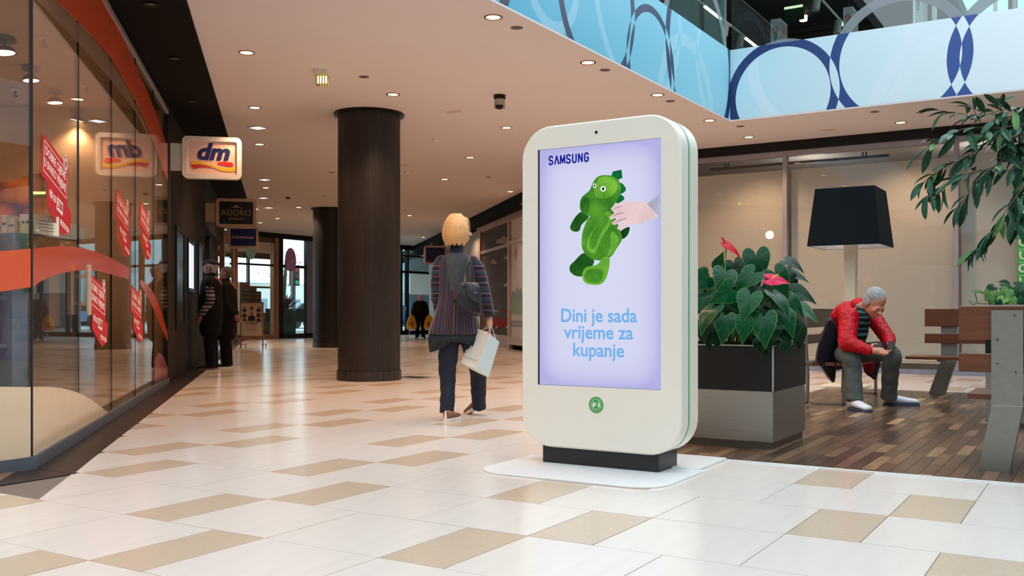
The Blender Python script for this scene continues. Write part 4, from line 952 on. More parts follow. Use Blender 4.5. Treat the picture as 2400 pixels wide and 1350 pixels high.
# A-board
p0, p1 = G(562, 816), G(617, 816); dv = (p1-p0); T = Matrix.Translation(p0) @ Matrix.Rotation(math.atan2(dv.y, dv.x), 4, 'Z'); Lb = dv.length
ab = thing('advertising_board', 'white pavement board with small portraits beside the two men', 'board', p0)
ht = H-(708-HY)/F*(-p0.x*SA+p0.y*CA)
MB(T).box(0, .03, 0, .03, 0, ht).box(Lb-.03, Lb, 0, .03, 0, ht).box(0, Lb, 0, .03, ht-.03, ht).box(0, Lb, 0, .03, .28, .31).build('frame', mat('board_frame', (150, 128, 108), .4, metal=.3), ab)
MB(T).box(.03, .055, .4, .42, 0, .1).box(Lb-.055, Lb-.03, .4, .42, 0, .1).box(.03, .055, .03, .42, .08, .1).box(Lb-.055, Lb-.03, .03, .42, .08, .1).build('rear_leg', MATS['board_frame'], ab)
MB(T).box(.03, Lb-.03, .01, .02, .31, ht-.03).build('poster', mat('poster_cream', (212, 192, 168), .6), ab)
mSk = mat('print_skin', (170, 116, 90), .6); mInkD = mat('print_dark', (44, 36, 40), .6)
for cx_, cz_, k_ in ((.5, .62, 1.9), (.2, .83, 1), (.5, .88, .9), (.8, .83, 1.1), (.2, .67, 1.1), (.8, .68, 1.2), (.2, .53, .9), (.8, .53, 1.1)):
    X_, Z_ = Lb*cx_, .31+(ht-.34)*cz_
    MB(T).prism([(X_-.05*k_, Z_-.07*k_), (X_+.05*k_, Z_-.07*k_), (X_+.045*k_, Z_-.01*k_), (X_, Z_+.01*k_), (X_-.045*k_, Z_-.01*k_)], .006, .009, 'y').build('portrait_body', mInkD, ab)
    MB(T).prism([(X_+.022*k_*math.cos(a*PI/6), Z_+.03*k_+.03*k_*math.sin(a*PI/6)) for a in range(12)], .003, .006, 'y').build('portrait_face', mSk, ab)
text('D & D', .11, mInkD, T @ Matrix.Translation((Lb/2, .008, .31+(ht-.34)*.40)), ab, bold=.002)
for k in range(4): MB(T).box(Lb*.28, Lb*.72, .007, .009, .31+(ht-.34)*(.13+.06*k), .31+(ht-.34)*(.136+.06*k)).build('printed_line', mInkD, ab)
# outdoors
MB().box(-120, XF-.1, -20, 90, -.3, -.02).build('ground', mat('pavement', (176, 176, 178), .8), kind='structure')
def house(x, y0, y1, h, rgb, lab, nx):
    o = thing('street_building', lab, 'building', (x, (y0+y1)/2, 0)); m = mat('house_%d' % int(h*10), rgb, .8)
    MB().box(x-6, x, y0, y1, 0, h).build('wall', m, o); MB().box(x-6.3, x+.3, y0-.3, y1+.3, h, h+.3).build('roof', mWhiteP, o)
    n = int((y1-y0)/3)
    for k in range(n):
        for f in range(max(1, int(h/3.2))):
            y_ = y0+1+k*3; MB().box(x-.02, x+.05, y_, y_+1.5, .9+f*3.2, 2.6+f*3.2).build('window', mat('far_pane', (110, 126, 136), .3), o)
house(-52, 62, 82, 9, (150, 160, 166), 'pale grey building across the street behind the sliding doors', 0)
house(-92, 84, 100, 4.6, (196, 190, 182), 'low cream building far across the street left of the columns', 0)
pl_ = thing('street_planter', 'dark street planter with a reddish spiky plant outside the entrance', 'planter', PX(668, 780, XF-1.6)); c = PX(668, 781, XF-1.6)
MB().lathe([(.001, 0), (.52, 0), (.62, 1.0), (.5, 1.02), (.001, .95)], (c.x, c.y, 0), 4).build('pot', mat('pot_green', (60, 78, 70), .5), pl_); 
MB().box(c.x-.45, c.x+.45, c.y-.55, c.y+.55, .55, 1.05).build('rim_box', mBlackM, pl_)
for k in range(14):
    a = k*2.4; e = R(25+k*4); d_ = V((math.cos(a)*math.cos(e), math.sin(a)*math.cos(e), math.sin(e)))*.6
    MB().tube([V((c.x, c.y, 1.0)), V((c.x, c.y, 1.0))+d_*.6, V((c.x, c.y, .96))+d_*1.1], [.05, .05, .004], 5, 2, .3).build('leaf', mat('leaf_maroon', (120, 50, 76), .5), pl_)
tl = thing('traffic_light', 'street traffic light on a pole outside the entrance window', 'traffic light', PX(690, 775, XF-9)); c = PX(690, 770, XF-9)
MB().cyl((c.x, c.y, 0), (c.x, c.y, 3.2), .06).build('pole', mGreyP, tl); MB().box(c.x-.15, c.x+.15, c.y-.2, c.y+.2, 2.2, 3.1).build('signal_head', mBlackM, tl)
for k, cc_ in enumerate(((60, 190, 150), (90, 80, 30), (190, 60, 60))): MB().cyl((c.x+.15, c.y, 2.35+k*.3), (c.x+.22, c.y, 2.35+k*.3), .1).build('lens', mat('signal_%d' % k, cc_, .4), tl)
def car(x, y, rgb, lab):
    o = thing('parked_car', lab, 'car', (x, y, 0)); m = mat('paint_%d' % rgb[2], rgb, .3)
    MB().prism([(y-2.1,.3),(y+2.1,.3),(y+2.15,.8),(y+1.4,.95),(y+.8,1.42),(y-.9,1.45),(y-1.7,.98),(y-2.15,.85)], x-.85, x+.85, 'x').build('body', m, o, bevel=.05)
    MB().prism([(y-1.45,.98),(y+1.2,.96),(y+.75,1.37),(y-.85,1.39)], x-.86, x+.86, 'x').build('side_window', mBlack, o)
    for dy in (-1.3, 1.3): MB().cyl((x-.88, y+dy, .33), (x+.88, y+dy, .33), .33, n=20).build('wheel', mBlackM, o)
car(-40, PX(708, 760, -40).y, (120, 130, 145), 'grey-blue car parked outside, seen low through the entrance glass'); car(-42, PX(980, 760, -42).y, (60, 110, 160), 'blue car in the street behind the old man')
tr_ = thing('street_tree', 'slim dark street tree outside the entrance window', 'tree', PX(660, 770, XF-6)); c = PX(661, 770, XF-6)
MB().tube([c*1, V((c.x, c.y+.1, 1.6)), V((c.x, c.y+.25, 3.2))], [.12, .09, .06], 8).build('trunk', mat('bark', (70, 58, 50), .9), tr_)
random.seed(11); b = MB()
for k in range(200):
    p = V((c.x+random.gauss(0, .35), c.y+.2+random.gauss(0, .4), 2.75+random.gauss(0, .3))); a = random.random()*6
    b.add([p, p+V((.06*math.cos(a), .06*math.sin(a), .02)), p+V((.03, .01, .06))], [(0, 1, 2)])
b.build('foliage', mat('tree_leaf', (50, 70, 50), .7), tr_, kind='stuff')

# ---------------- digital kiosk ----------------
KX0, KX1, KZ0, KZ1, KY = -3.08, -2.035, .11, 2.06, 5.12
kc = (KX0+KX1)/2
ki = thing('digital_kiosk', 'tall white rounded digital kiosk with a lilac screen standing on a white plate', 'kiosk', (kc, 5.27, 0))
def shell(y0, y1, nm, chamf=.018):
    full = rrect(KX0, KX1, KZ0, KZ1, .2, 10); ins = rrect(KX0+chamf, KX1-chamf, KZ0+chamf, KZ1-chamf, .2-chamf, 10)
    return full, ins
full, ins = shell(0, 0, '')
hole = [(-2.965, .485), (-2.155, .485), (-2.155, 1.92), (-2.965, 1.92)]
# front shell: chamfered edge ring, face with a screen opening
b = MB(); n = len(full)
b.loft([[V((x, 5.231, z)) for x, z in full], [V((x, KY+.012, z)) for x, z in full], [V((x, KY, z)) for x, z in rrect(KX0+.01, KX1-.01, KZ0+.01, KZ1-.01, .19, 10)]], False)
outer = rrect(KX0+.01, KX1-.01, KZ0+.01, KZ1-.01, .19, 10)
hp = [(x, z) for x, z in reversed(hole)]
ts = tessellate_polygon([[V((x, z, 0)) for x, z in outer], [V((x, z, 0)) for x, z in hp]]); allp = outer+hp
b.add([V((x, KY, z)) for x, z in allp], [tuple(t) for t in ts])
b.loft([[V((x, KY, z)) for x, z in hole], [V((x, KY+.014, z)) for x, z in hole]], False)
o = b.build('front_shell', mKiosk, ki, smooth=True, auto=30); fix_normals(o)
MB().prism(rrect(KX0+.005, KX1-.005, KZ0+.005, KZ1-.005, .197, 10), 5.232, 5.264, 'y').build('mint_seam', mSeam, ki, smooth=True, auto=40)
b = MB(); b.prism(full, 5.265, 5.385, 'y'); b.build('rear_shell', mKiosk, ki, smooth=True, auto=40)
MB().box(-2.945, -2.18, 5.15, 5.425, .012, .125).build('foot', mFoot, ki, bevel=.003)
cz = PY(1398, 310, KY); MB().prism([(cz.x+.012*math.cos(k*PI/10), cz.z+.012*math.sin(k*PI/10)) for k in range(20)], KY-.003, KY+.001, 'y').build('lens_ring', mWhiteP, ki)
MB().prism([(cz.x+.009*math.cos(k*PI/10), cz.z+.009*math.sin(k*PI/10)) for k in range(20)], KY-.004, KY, 'y').build('camera_lens', mBlack, ki)
# screen
def screen_mat():
    m = bpy.data.materials.new('screen'); m.use_nodes = True; nt = m.node_tree; nt.nodes.clear(); L = nt.links
    out = N(nt, 'ShaderNodeOutputMaterial'); e = N(nt, 'ShaderNodeEmission'); L.new(e.outputs[0], out.inputs[0])
    tc = N(nt, 'ShaderNodeTexCoord'); sp = N(nt, 'ShaderNodeSeparateXYZ'); L.new(tc.outputs['Generated'], sp.inputs[0])
    def edge(ax):
        a = N(nt, 'ShaderNodeMath', operation='SUBTRACT', i_1=.5); L.new(sp.outputs[ax], a.inputs[0])
        b_ = N(nt, 'ShaderNodeMath', operation='ABSOLUTE'); L.new(a.outputs[0], b_.inputs[0])
        c_ = N(nt, 'ShaderNodeMath', operation='MULTIPLY', i_1=2); L.new(b_.outputs[0], c_.inputs[0])
        p_ = N(nt, 'ShaderNodeMath', operation='POWER', i_1=5 if ax == 0 else 9); L.new(c_.outputs[0], p_.inputs[0]); return p_
    s_ = N(nt, 'ShaderNodeMath', operation='ADD', use_clamp=True); L.new(edge(0).outputs[0], s_.inputs[0]); L.new(edge(2).outputs[0], s_.inputs[1])
    mx = N(nt, 'ShaderNodeMix', data_type='RGBA'); L.new(s_.outputs[0], mx.inputs[0]); mx.inputs[6].default_value = c3(220, 222, 248); mx.inputs[7].default_value = c3(186, 182, 236)
    L.new(mx.outputs[2], e.inputs[0]); e.inputs[1].default_value = 1.0; return m
scr = MB().box(-2.957, -2.157, KY+.009, KY+.013, .487, 1.918).build('screen', screen_mat(), ki)
MB().prism([(-2.965,.485),(-2.955,.485),(-2.955,1.92),(-2.965,1.92)], KY+.0085, KY+.0135, 'y').build('screen_edge', mBlack, ki)
def K(px, py): p = PY(px, py, KY+.009); return (p.x, p.z)
lay = [0]
def ink(pts, m, name, sm=True, sub=4):
    q = [K(*p) for p in pts]; q = smooth_poly(q, sub) if sm else q; lay[0] += 1
    y = KY+.0088-lay[0]*.00012; return MB().prism(q, y, y+.0001, 'y').build(name, m, scr)
def fur(name, c0, c1, s=1.0):
    if name in MATS: return MATS[name]
    m = bpy.data.materials.new(name); m.use_nodes = True; nt = m.node_tree; nt.nodes.clear(); L = nt.links
    out = N(nt, 'ShaderNodeOutputMaterial'); e = N(nt, 'ShaderNodeEmission'); L.new(e.outputs[0], out.inputs[0]); tc = N(nt, 'ShaderNodeTexCoord')
    nz = N(nt, 'ShaderNodeTexNoise'); nz.inputs['Scale'].default_value = 190; nz.inputs['Detail'].default_value = 6; L.new(tc.outputs['Object'], nz.inputs['Vector'])
    n2 = N(nt, 'ShaderNodeTexNoise'); n2.inputs['Scale'].default_value = 7; L.new(tc.outputs['Object'], n2.inputs['Vector'])
    ad = N(nt, 'ShaderNodeMath', operation='ADD'); L.new(nz.outputs[0], ad.inputs[0]); L.new(n2.outputs[0], ad.inputs[1])
    mr = N(nt, 'ShaderNodeMapRange'); mr.inputs['From Min'].default_value = .75; mr.inputs['From Max'].default_value = 1.25; L.new(ad.outputs[0], mr.inputs[0])
    mx = N(nt, 'ShaderNodeMix', data_type='RGBA'); L.new(mr.outputs[0], mx.inputs[0]); mx.inputs[6].default_value = c3(*c0); mx.inputs[7].default_value = c3(*c1)
    L.new(mx.outputs[2], e.inputs[0]); e.inputs[1].default_value = s; MATS[name] = m; return m
g1 = fur('print_green_mid', (44, 108, 34), (96, 172, 52)); g2 = fur('print_green_light', (72, 150, 40), (138, 206, 74)); g3 = fur('print_green_dark', (18, 66, 24), (48, 112, 38)); g4 = fur('print_leafgreen', (10, 96, 50), (20, 120, 62)); gsh = fur('print_green_deep', (14, 50, 20), (28, 76, 26))
f5 = lambda pts: [(1200+x/3, 250+y/3) for x, y in pts]
ink(f5([(698,485),(710,455),(770,443),(777,500),(745,515)]), g4, 'printed_spine', False); ink(f5([(762,535),(800,572),(790,600),(752,612)]), g4, 'printed_spine'); ink(f5([(745,615),(785,632),(786,655),(735,680)]), g4, 'printed_spine'); ink(f5([(760,880),(825,845),(815,900),(775,930)]), gsh, 'printed_tail')
ink(f5([(495,738),(450,770),(412,835),(415,865),(445,880),(475,870),(490,830),(540,775)]), g3, 'printed_arm')
ink(f5([(500,1030),(440,1085),(408,1120),(410,1160),(450,1190),(510,1188),(560,1130),(578,1085),(560,1050)]), g3, 'printed_foot')
ink(f5([(620,740),(545,775),(500,870),(490,960),(505,1020),(560,1070),(640,1080),(700,1050),(740,990),(775,930),(760,870),(735,800),(700,720)]), g1, 'printed_belly')
ink(f5([(700,880),(735,900),(752,940),(735,990),(700,1040),(670,1050),(690,980)]), g2, 'printed_belly_light')
ink(f5([(640,1060),(600,1110),(520,1130),(495,1180),(510,1235),(570,1253),(630,1245),(665,1200),(685,1120),(683,1060)]), g2, 'printed_foot')
ink(f5([(640,1160),(600,1140),(540,1150),(510,1185),(525,1228),(580,1240),(630,1225)]), g1, 'printed_sole')
ink(f5([(660,740),(600,830),(550,900),(525,980),(545,1022),(580,1028),(605,985),(640,910),(700,820),(705,760)]), g2, 'printed_arm')
ink(f5([(640,758),(590,850),(556,915),(545,970),(560,1000),(585,985),(630,880),(680,800)]), g1, 'printed_arm_shade')
ink(f5([(640,482),(595,500),(565,545),(545,590),(490,640),(478,700),(495,745),(560,772),(620,762),(690,722),(735,665),(765,590),(758,530),(715,490)]), g1, 'printed_head')
ink(f5([(640,492),(600,520),(580,580),(600,640),(680,640),(735,590),(745,540),(705,500)]), g2, 'printed_brow')
ink(f5([(525,635),(488,660),(482,705),(500,742),(530,748),(548,700),(545,655)]), fur('print_snout_green', (28, 82, 28), (70, 142, 44)), 'printed_snout')
for ex, ey, rr in ((582,556,(13,17)), (642,578,(20,20))):
    ink(f5([(ex+rr[0]*math.cos(k*PI/6), ey+rr[1]*math.sin(k*PI/6)) for k in range(12)]), fur('print_white', (235, 238, 245), (240, 242, 248)), 'printed_eye', False)
    ink(f5([(ex+rr[0]*.4*math.cos(k*PI/6), ey+rr[1]*.55*math.sin(k*PI/6)) for k in range(12)]), fur('print_black', (10, 20, 20), (14, 26, 24)), 'printed_pupil', False)
sk = fur('print_hand', (226, 196, 200), (246, 218, 218)); skd = fur('print_hand_shade', (196, 150, 156), (214, 172, 174))
ink(f5([(735,685),(790,670),(870,668),(950,675),(1000,720),(1036,765),(960,800),(900,825),(830,830),(760,862),(742,850),(790,800),(725,830),(706,815),(760,770),(700,795),(692,770),(740,735),(705,735),(710,705)]), sk, 'printed_hand')
for a in ([(712,722),(740,705),(790,698),(745,712)], [(700,775),(750,748),(795,745),(745,760)], [(712,822),(765,790),(815,785),(760,805)]): ink(f5(a), skd, 'printed_finger_line')
ink(f5([(948,680),(1036,625),(1036,768),(1010,745)]), fur('print_sleeve', (150, 156, 176), (196, 200, 216)), 'printed_sleeve', False)
mNv = emis('print_navy', (28, 36, 150), 1.0); mSky = emis('print_skyblue', (122, 184, 240), 1.0)
def ktext(s, pxc, pyc, hpx, m, bold=0, sx=1, al='CENTER', sp=1):
    x, z = K(pxc, pyc); d = 5.7; lay[0] += 1
    text(s, hpx/F*d, m, Matrix.Translation((x, KY+.0088-lay[0]*.00012, z)), scr, bold=bold, sx=sx, ext=.00005, align=al, name='printed_lettering', sp=sp)
def strokes(lines, wd):
    b = MB()
    for pl in lines:
        for (xa, za), (xb, zb) in zip(pl, pl[1:]):
            L_ = math.hypot(xb-xa, zb-za) or 1; ux, uz = (xb-xa)/L_, (zb-za)/L_; nx, nz = -uz*wd/2, ux*wd/2; e = wd*.18
            b.prism([(xa-ux*e+nx, za-uz*e+nz), (xb+ux*e+nx, zb+uz*e+nz), (xb+ux*e-nx, zb+uz*e-nz), (xa-ux*e-nx, za-uz*e-nz)], 0, .00008, 'y')
    return b
kx0, kx1 = K(1285, 373)[0], K(1382, 373)[0]; kz = K(1333, 372.5)[1]; lay[0] += 1
Sg = [(.95,.78),(.8,.95),(.5,1),(.2,.95),(.05,.78),(.1,.6),(.3,.52),(.7,.46),(.92,.36),(.95,.2),(.8,.05),(.5,0),(.2,.05),(.05,.22)]
GL = {'S': [Sg], 'A': [[(.0,0),(.5,1),(1.0,0)]], 'M': [[(0,0),(.1,1),(.5,.1),(.9,1),(1,0)]], 'U': [[(.05,1),(.05,.25),(.2,.04),(.5,0),(.8,.04),(.95,.25),(.95,1)]], 'N': [[(.05,0),(.05,1),(.95,0),(.95,1)]], 'G': [[(.95,.78),(.8,.95),(.5,1),(.2,.95),(.05,.7),(.05,.3),(.2,.05),(.5,0),(.8,.05),(.95,.22),(.95,.48),(.55,.48)]]}
cw = (kx1-kx0)/7; hh = .050
for k, ch in enumerate('SAMSUNG'):
    w_ = cw*(.80 if ch == 'M' else .64); x_ = kx0+cw*(k+.5)-w_/2
    b = strokes([[(x_+u_*w_, kz-hh/2+v_*hh) for u_, v_ in pl_] for pl_ in GL[ch]], .0102)
    b.v = [p+V((0, KY+.0088-lay[0]*.00012, 0)) for p in b.v]; b.build('printed_letter', mNv, scr)
ktext('Dini je sada', 1401.5, 741, 45, mSky, .0022, .95); ktext('vrijeme za', 1402, 780.5, 45, mSky, .0022, .97); ktext('kupanje', 1402, 822, 45, mSky, .0022, .97)
# green round emblem
mEm = mat('emblem_green', (28, 160, 60), .5); ec = PY(1397.5, 949, KY); r0 = .0475
def ringp(r_a, r_b, n_, ph, k):
    b = MB(); vs = []
    for j in range(n_):
        a = 2*PI*j/n_+ph
        for r in (r_a, r_b):
            vs += [V((ec.x+r*math.cos(a), KY-.002-k*.0004, ec.z+r*math.sin(a)))]
    fs = [(2*j, 2*((j+1) % n_), 2*((j+1) % n_)+1, 2*j+1) for j in range(n_)]
    b.add(vs, fs).build('emblem_ring', mEm, ki)
ringp(r0, r0-.003, 32, 0, 0); ringp(r0, r0-.004, 8, PI/8, 1); ringp(r0*.92, r0*.92-.004, 8, 0, 2); ringp(r0*.62, r0*.62-.003, 28, 0, 3); ringp(r0*.78, r0*.78-.003, 6, .3, 4)
text('2', .062, mEm, Matrix.Translation((ec.x, KY-.002, ec.z)), ki, bold=.002, name='emblem_numeral')
# floor plates
def rr4(x0, x1, y0, y1, r):
    return rrect(x0, x1, y0, y1, r, 8)
mPlate = mat('plate_white', (232, 234, 234), .3, var=.01)
pb = MB().prism(clip(rr4(-3.15, -1.985, 4.66, 6.0, .2), 0, -1, -5.365), 0.0005, .011).build('base_plate', mPlate, ki, bevel=.002)
pr = MB().prism([(-2.52, 5.37), (-2.03, 5.37), (-2.03, 5.87), (-2.52, 5.87)], .0005, .016).box(-2.2, -2.03, 5.34, 5.375, .004, .02).build('cable_cover_plate', mPlate, ki, bevel=.003)
MB().box(-2.09, -2.0, 5.3, 5.34, .0005, .009).build('cable_clip', mBlackM, ki)

# ---------------- planters, lamp, benches ----------------
mPB = mat('planter_black', (20, 17, 19), .4, var=.05, spec=.35); mEdge = mat('steel_edge', (190, 192, 196), .35, metal=.8)
mSoil = mat('soil', (38, 28, 22), .95, var=.3, scale=30, bump=.6)
def planter(x0, x1, y0, y1, zt_, zm, lab):
    o = thing('square_planter', lab, 'planter', ((x0+x1)/2, (y0+y1)/2, 0))
    MB().box(x0+.015, x1-.015, y0+.015, y1-.015, 0, .06).build('plinth', mSteelD, o)
    MB().box(x0, x1, y0, y1, .05, zm-.001).build('steel_box', mSteel, o, bevel=.003)
    t_ = .012; b = MB()
    b.box(x0-.003, x1+.003, y0-.003, y0+t_, zm, zt_).box(x0-.003, x1+.003, y1-t_, y1+.003, zm, zt_).box(x0-.003, x0+t_, y0+t_, y1-t_, zm, zt_).box(x1-t_, x1+.003, y0+t_, y1-t_, zm, zt_)
    b.build('black_panels', mPB, o)
    MB().box(x0-.004, x1+.004, y0-.004, y0+.004, zt_-.006, zt_+.001).box(x1-.004, x1+.004, y0-.004, y1+.004, zt_-.006, zt_+.001).box(x1-.005, x1+.005, y0-.005, y0+.005, zm, zt_).build('steel_edging', mEdge, o)
    MB().box(x0+t_, x1-t_, y0+t_, y1-t_, zm, zt_-.05).build('soil', mSoil, o)
    return o
plA = planter(-3.05, -1.905, 6.44, 7.25, .704, .395, 'black and steel planter box full of anthurium right behind the kiosk')
planter(-.825, .5, 8.59, 9.5, .985, .45, 'tall black and steel planter with variegated trailing leaves behind the near bench')
# giant floor lamp
lx0, lx1 = PY(1891.5, 576, 11.95).x, PY(2063, 572, 11.95).x
cx_ = (lx0+lx1)/2; wB = (lx1-lx0)/2; cy_ = 11.95+wB; wT = wB*.82
zB = PY(1891.5, 576, 11.95).z; zT = PY(1912, 443, 11.95+wB-wT).z
la = thing('giant_floor_lamp', 'oversized floor lamp with a black square shade and pale tapering stem', 'lamp', (cx_, cy_, 0))
b = MB(); sq = lambda w_, z: [V((cx_-w_, cy_-w_, z)), V((cx_+w_, cy_-w_, z)), V((cx_+w_, cy_+w_, z)), V((cx_-w_, cy_+w_, z))]
b.loft([sq(wB, zB), sq(wT, zT)], False).loft([sq(wT, zT-.002), sq(wT-.02, zT-.002)], False)
sh = b.build('lamp_shade', mat('shade_navy', (7, 14, 21), .85, var=.04, scale=80, spec=.2), la)
MB().loft([sq(wB-.006, zB-.003), sq(wT-.006, zT-.01)], False).build('shade_lining', mat('shade_lining', (222, 222, 224), .7), la)
MB().loft([sq(wB, zB), sq(wB, zB-.006), sq(wB-.008, zB-.006)], False).build('shade_rim', MATS['shade_navy'], la)
mPole = mat('pole_cream', (196, 190, 170), .5)
def polew(px0, px1): return (PY(px1, 600, cy_).x-PY(px0, 600, cy_).x)/2
w1 = .074; w0 = .045
b = MB(); b.loft([sq(w0, .03), sq(w1, zB+.25)]).build('stem', mPole, la)
MB().box(cx_-.02, cx_+.02, cy_-wT, cy_+wT, zT-.06, zT-.04).box(cx_-wT, cx_+wT, cy_-.02, cy_+.02, zT-.06, zT-.04).build('shade_spider', mSteelD, la)
MB().bevbox(cx_-.32, cx_+.2, cy_-.35, cy_+.25, .001, .025, .02).build('base_plate', mat('base_cream', (212, 208, 188), .5), la)
MB().cyl((cx_, cy_, zB+.2), (cx_, cy_, zB+.3), .05).build('bulb_holder', mWhiteP, la)
# benches
mSlat = mat('bench_wood', (98, 54, 32), .38, var=.2, scale=4, stretch=(1, 1, 14)); mSlatG = mat('bench_wood_weathered', (86, 70, 56), .5, var=.14, scale=4, stretch=(14, 1, 14))
mSteelB = mat('bench_steel', (150, 148, 142), .36, metal=.75, var=.05, scale=30)
# bench the man sits on (faces +x)
b1 = thing('slatted_bench', 'slatted bench with looped flat-steel legs under the seated man', 'bench', (-2.4, 10.7, 0))
Y0b, Y1b = 9.66, 11.85; T1 = Matrix.Identity(4)
MB().box(-2.66, -2.625, Y0b, Y1b, .765, .965).build('back_slat', mSlatG, b1, bevel=.004); MB().box(-2.645, -2.61, Y0b+.03, Y1b, .60, .695).build('back_slat', mSlatG, b1, bevel=.004)
for k in range(4): MB().box(-2.56+k*.105, -2.465+k*.105, Y0b+.02, Y1b, .40, .435).build('seat_slat', mSlatG if k == 0 else mSlat, b1, bevel=.004)
for yy in (9.94, 11.5):
    b = MB()
    for pts in ([(-2.615, .93), (-2.6, .5), (-2.585, .25), (-2.595, .0)],):
        for (xa, za), (xb, zb) in zip(pts, pts[1:]): b.prism([(xa-.012, za), (xa+.012, za), (xb+.012, zb), (xb-.012, zb)], yy-.03, yy+.03, 'y')
    b.build('leg', mSteelB, b1); MB().box(-2.24, -2.215, yy-.03, yy+.03, 0, .40).build('leg', mSteelB, b1)
    MB().box(-2.6, -2.22, yy-.03, yy+.03, .0, .016).build('floor_runner', mSteelB, b1); MB().box(-2.6, -2.16, yy-.03, yy+.03, .385, .40).build('seat_bracket', mSteelB, b1)
def blade_bench(base, rot, L0, L1, lean, lab, facing, post_front, seat_dir, zs=.41, w_=.165):
    """base: floor centre of the one leg in view; boards run along local x; lean: offset of the foot from the post"""
    o = thing('blade_leg_bench', lab, 'bench', base); T = Matrix.Translation(base) @ Matrix.Rotation(rot, 4, 'Z')
    px_, py_ = -lean[0], -lean[1]; zb = .385
    hw = w_/2; th = .055
    def quad(cx, cy, z): return [V((cx-hw, cy-th, z)), V((cx+hw, cy-th, z)), V((cx+hw, cy+th, z)), V((cx-hw, cy+th, z))]
    MB(T).loft([quad(0, 0, 0), quad(px_, py_, zb)]).build('leg', mSteelB, o, bevel=.002)
    yb = py_
    MB(T).box(px_-hw, px_+hw, yb-th, yb-th+.02, zb, .94).build('post', mSteelB, o)
    MB(T).box(px_-.02, px_+.02, yb-th+.02, yb-th+.05, zb, .94).build('stiffener', mSteelD, o)
    y0_ = yb-th+(.021 if post_front else -.045)
    MB(T).box(L0, L1, y0_, y0_+.04, .765, .965).build('back_slat', mSlat, o, bevel=.004)
    MB(T).box(L0, L1, y0_, y0_+.04, .575, .685).build('back_slat', mSlat, o, bevel=.004)
    for k in range(4):
        a = y0_+(.06+k*.12)*seat_dir; a0, a1 = min(a, a+.11*seat_dir), max(a, a+.11*seat_dir)
        MB(T).box(L0+(.12 if seat_dir < 0 else .04)*-1*(1 if seat_dir < 0 else -1), L1, a0, a1, zs, zs+.035).build('seat_slat', mSlat, o, bevel=.004)
    MB(T).box(px_-hw*.6, px_+hw*.6, min(y0_, y0_+.5*seat_dir), max(y0_, y0_+.5*seat_dir), zs-.02, zs).build('seat_bracket', mSteelB, o)
    for dx, dz in ((.04, .93), (-.05, .79), (-.05, .65), (.045, .60)): MB(T).cyl((px_+dx, yb-th-.003, dz-.02), (px_+dx, yb-th, dz-.02), .008, n=10).build('bolt', mSteelD, o)
    return o
bb3 = G(2329, 1105)+V((0, .06, 0)); blade_bench(bb3, 0, -.27+.08, 2.2, (-.069, 0), 'near steel-legged bench with red-brown slats, its back turned to the viewer', 1, True, 1)
bb2 = G(2195, 923)+V((.0, .06, 0)); blade_bench(bb2, 0, -.12, 2.4, (-.13, 0), 'farther steel-legged bench with red-brown slats behind the near one', -1, False, -1, w_=.17)
# ---------------- people ----------------
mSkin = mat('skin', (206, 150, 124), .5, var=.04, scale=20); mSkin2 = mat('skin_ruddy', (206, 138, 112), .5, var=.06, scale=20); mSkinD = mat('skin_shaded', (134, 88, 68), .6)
def hand(b, wrist, palm_dir, side, back, s=1.0, curl=.5, thumb=1, grip=0):
    """five-fingered hand: wrist point, direction of the palm, direction across the knuckles, normal of the back of the hand"""
    w_, d, q, n = V(wrist), V(palm_dir).normalized(), V(side).normalized(), V(back).normalized()
    pc = w_+d*.05*s
    b.cap(w_, pc, .026*s, .03*s, 10); 
    for k in range(-1, 2): b.cap(w_+q*k*.012*s, w_+d*.085*s+q*k*.024*s, .018*s, .015*s, 8)
    for k, L in enumerate((.070, .080, .076, .060)):
        r = w_+d*.088*s+q*(k-1.5)*.0195*s; p = r; dd = d.copy(); a = curl*(.35+.08*k)
        for j, f in enumerate((.45, .32, .23)):
            c_, s_ = math.cos(a*(j+.6)), math.sin(a*(j+.6)); e = (d*c_-n*s_)
            p2 = p+e*L*f*1.05*s; b.cap(p, p2, .0095*s*(1-.08*j), .0095*s*(1-.08*(j+1)), 8); p = p2
    t0 = w_+d*.02*s+q*thumb*.024*s; t1 = t0+(d*.55+q*thumb*.7-n*.25).normalized()*.042*s; t2 = t1+(d*.85+q*thumb*.1-n*.5).normalized()*.032*s; t3 = t2+(d*.8-q*thumb*.1-n*.6).normalized()*.024*s
    b.cap(t0, t1, .015*s, .012*s, 8).cap(t1, t2, .012*s, .0105*s, 8).cap(t2, t3, .0105*s, .009*s, 8)
def head(b, c, fwd, up_, s=1.0, jaw=1.0):
    """skull, jaw, nose, brows, lips, chin and ears merged into a head; c = centre of the skull"""
    f = V(fwd).normalized(); u = (V(up_)-f*V(up_).dot(f)).normalized(); r = f.cross(u)
    T = Matrix((r, f, u)).transposed()
    P_ = lambda x, y, z: V(c)+(r*x+f*y+u*z)*s
    E = lambda x, y, z, a, b_, e: b.ell(P_(x, y, z), (a*s, b_*s, e*s), 14, T)
    E(0, -.012, .035, .076, .094, .085); E(0, .025, -.03, .062, .068, .078); E(0, .045, -.085*jaw, .036, .04, .03); E(0, .0, -.055, .06, .06, .05)
    E(0, .078, .012, .05, .02, .014)                                             # brow
    b.cap(P_(0, .088, .0), P_(0, .112, -.028), .009*s, .014*s, 10); E(.012, .096, -.032, .01, .012, .008); E(-.012, .096, -.032, .01, .012, .008)
    E(0, .088, -.06, .024, .012, .006); E(0, .086, -.071, .021, .012, .007)        # lips
    E(.036, .068, -.02, .024, .022, .02); E(-.036, .068, -.02, .024, .022, .02)
    for sgn in (-1, 1): b.ell(P_(sgn*.077, -.008, -.008), (.009*s, .02*s, .034*s), 10, T)
    return P_, T
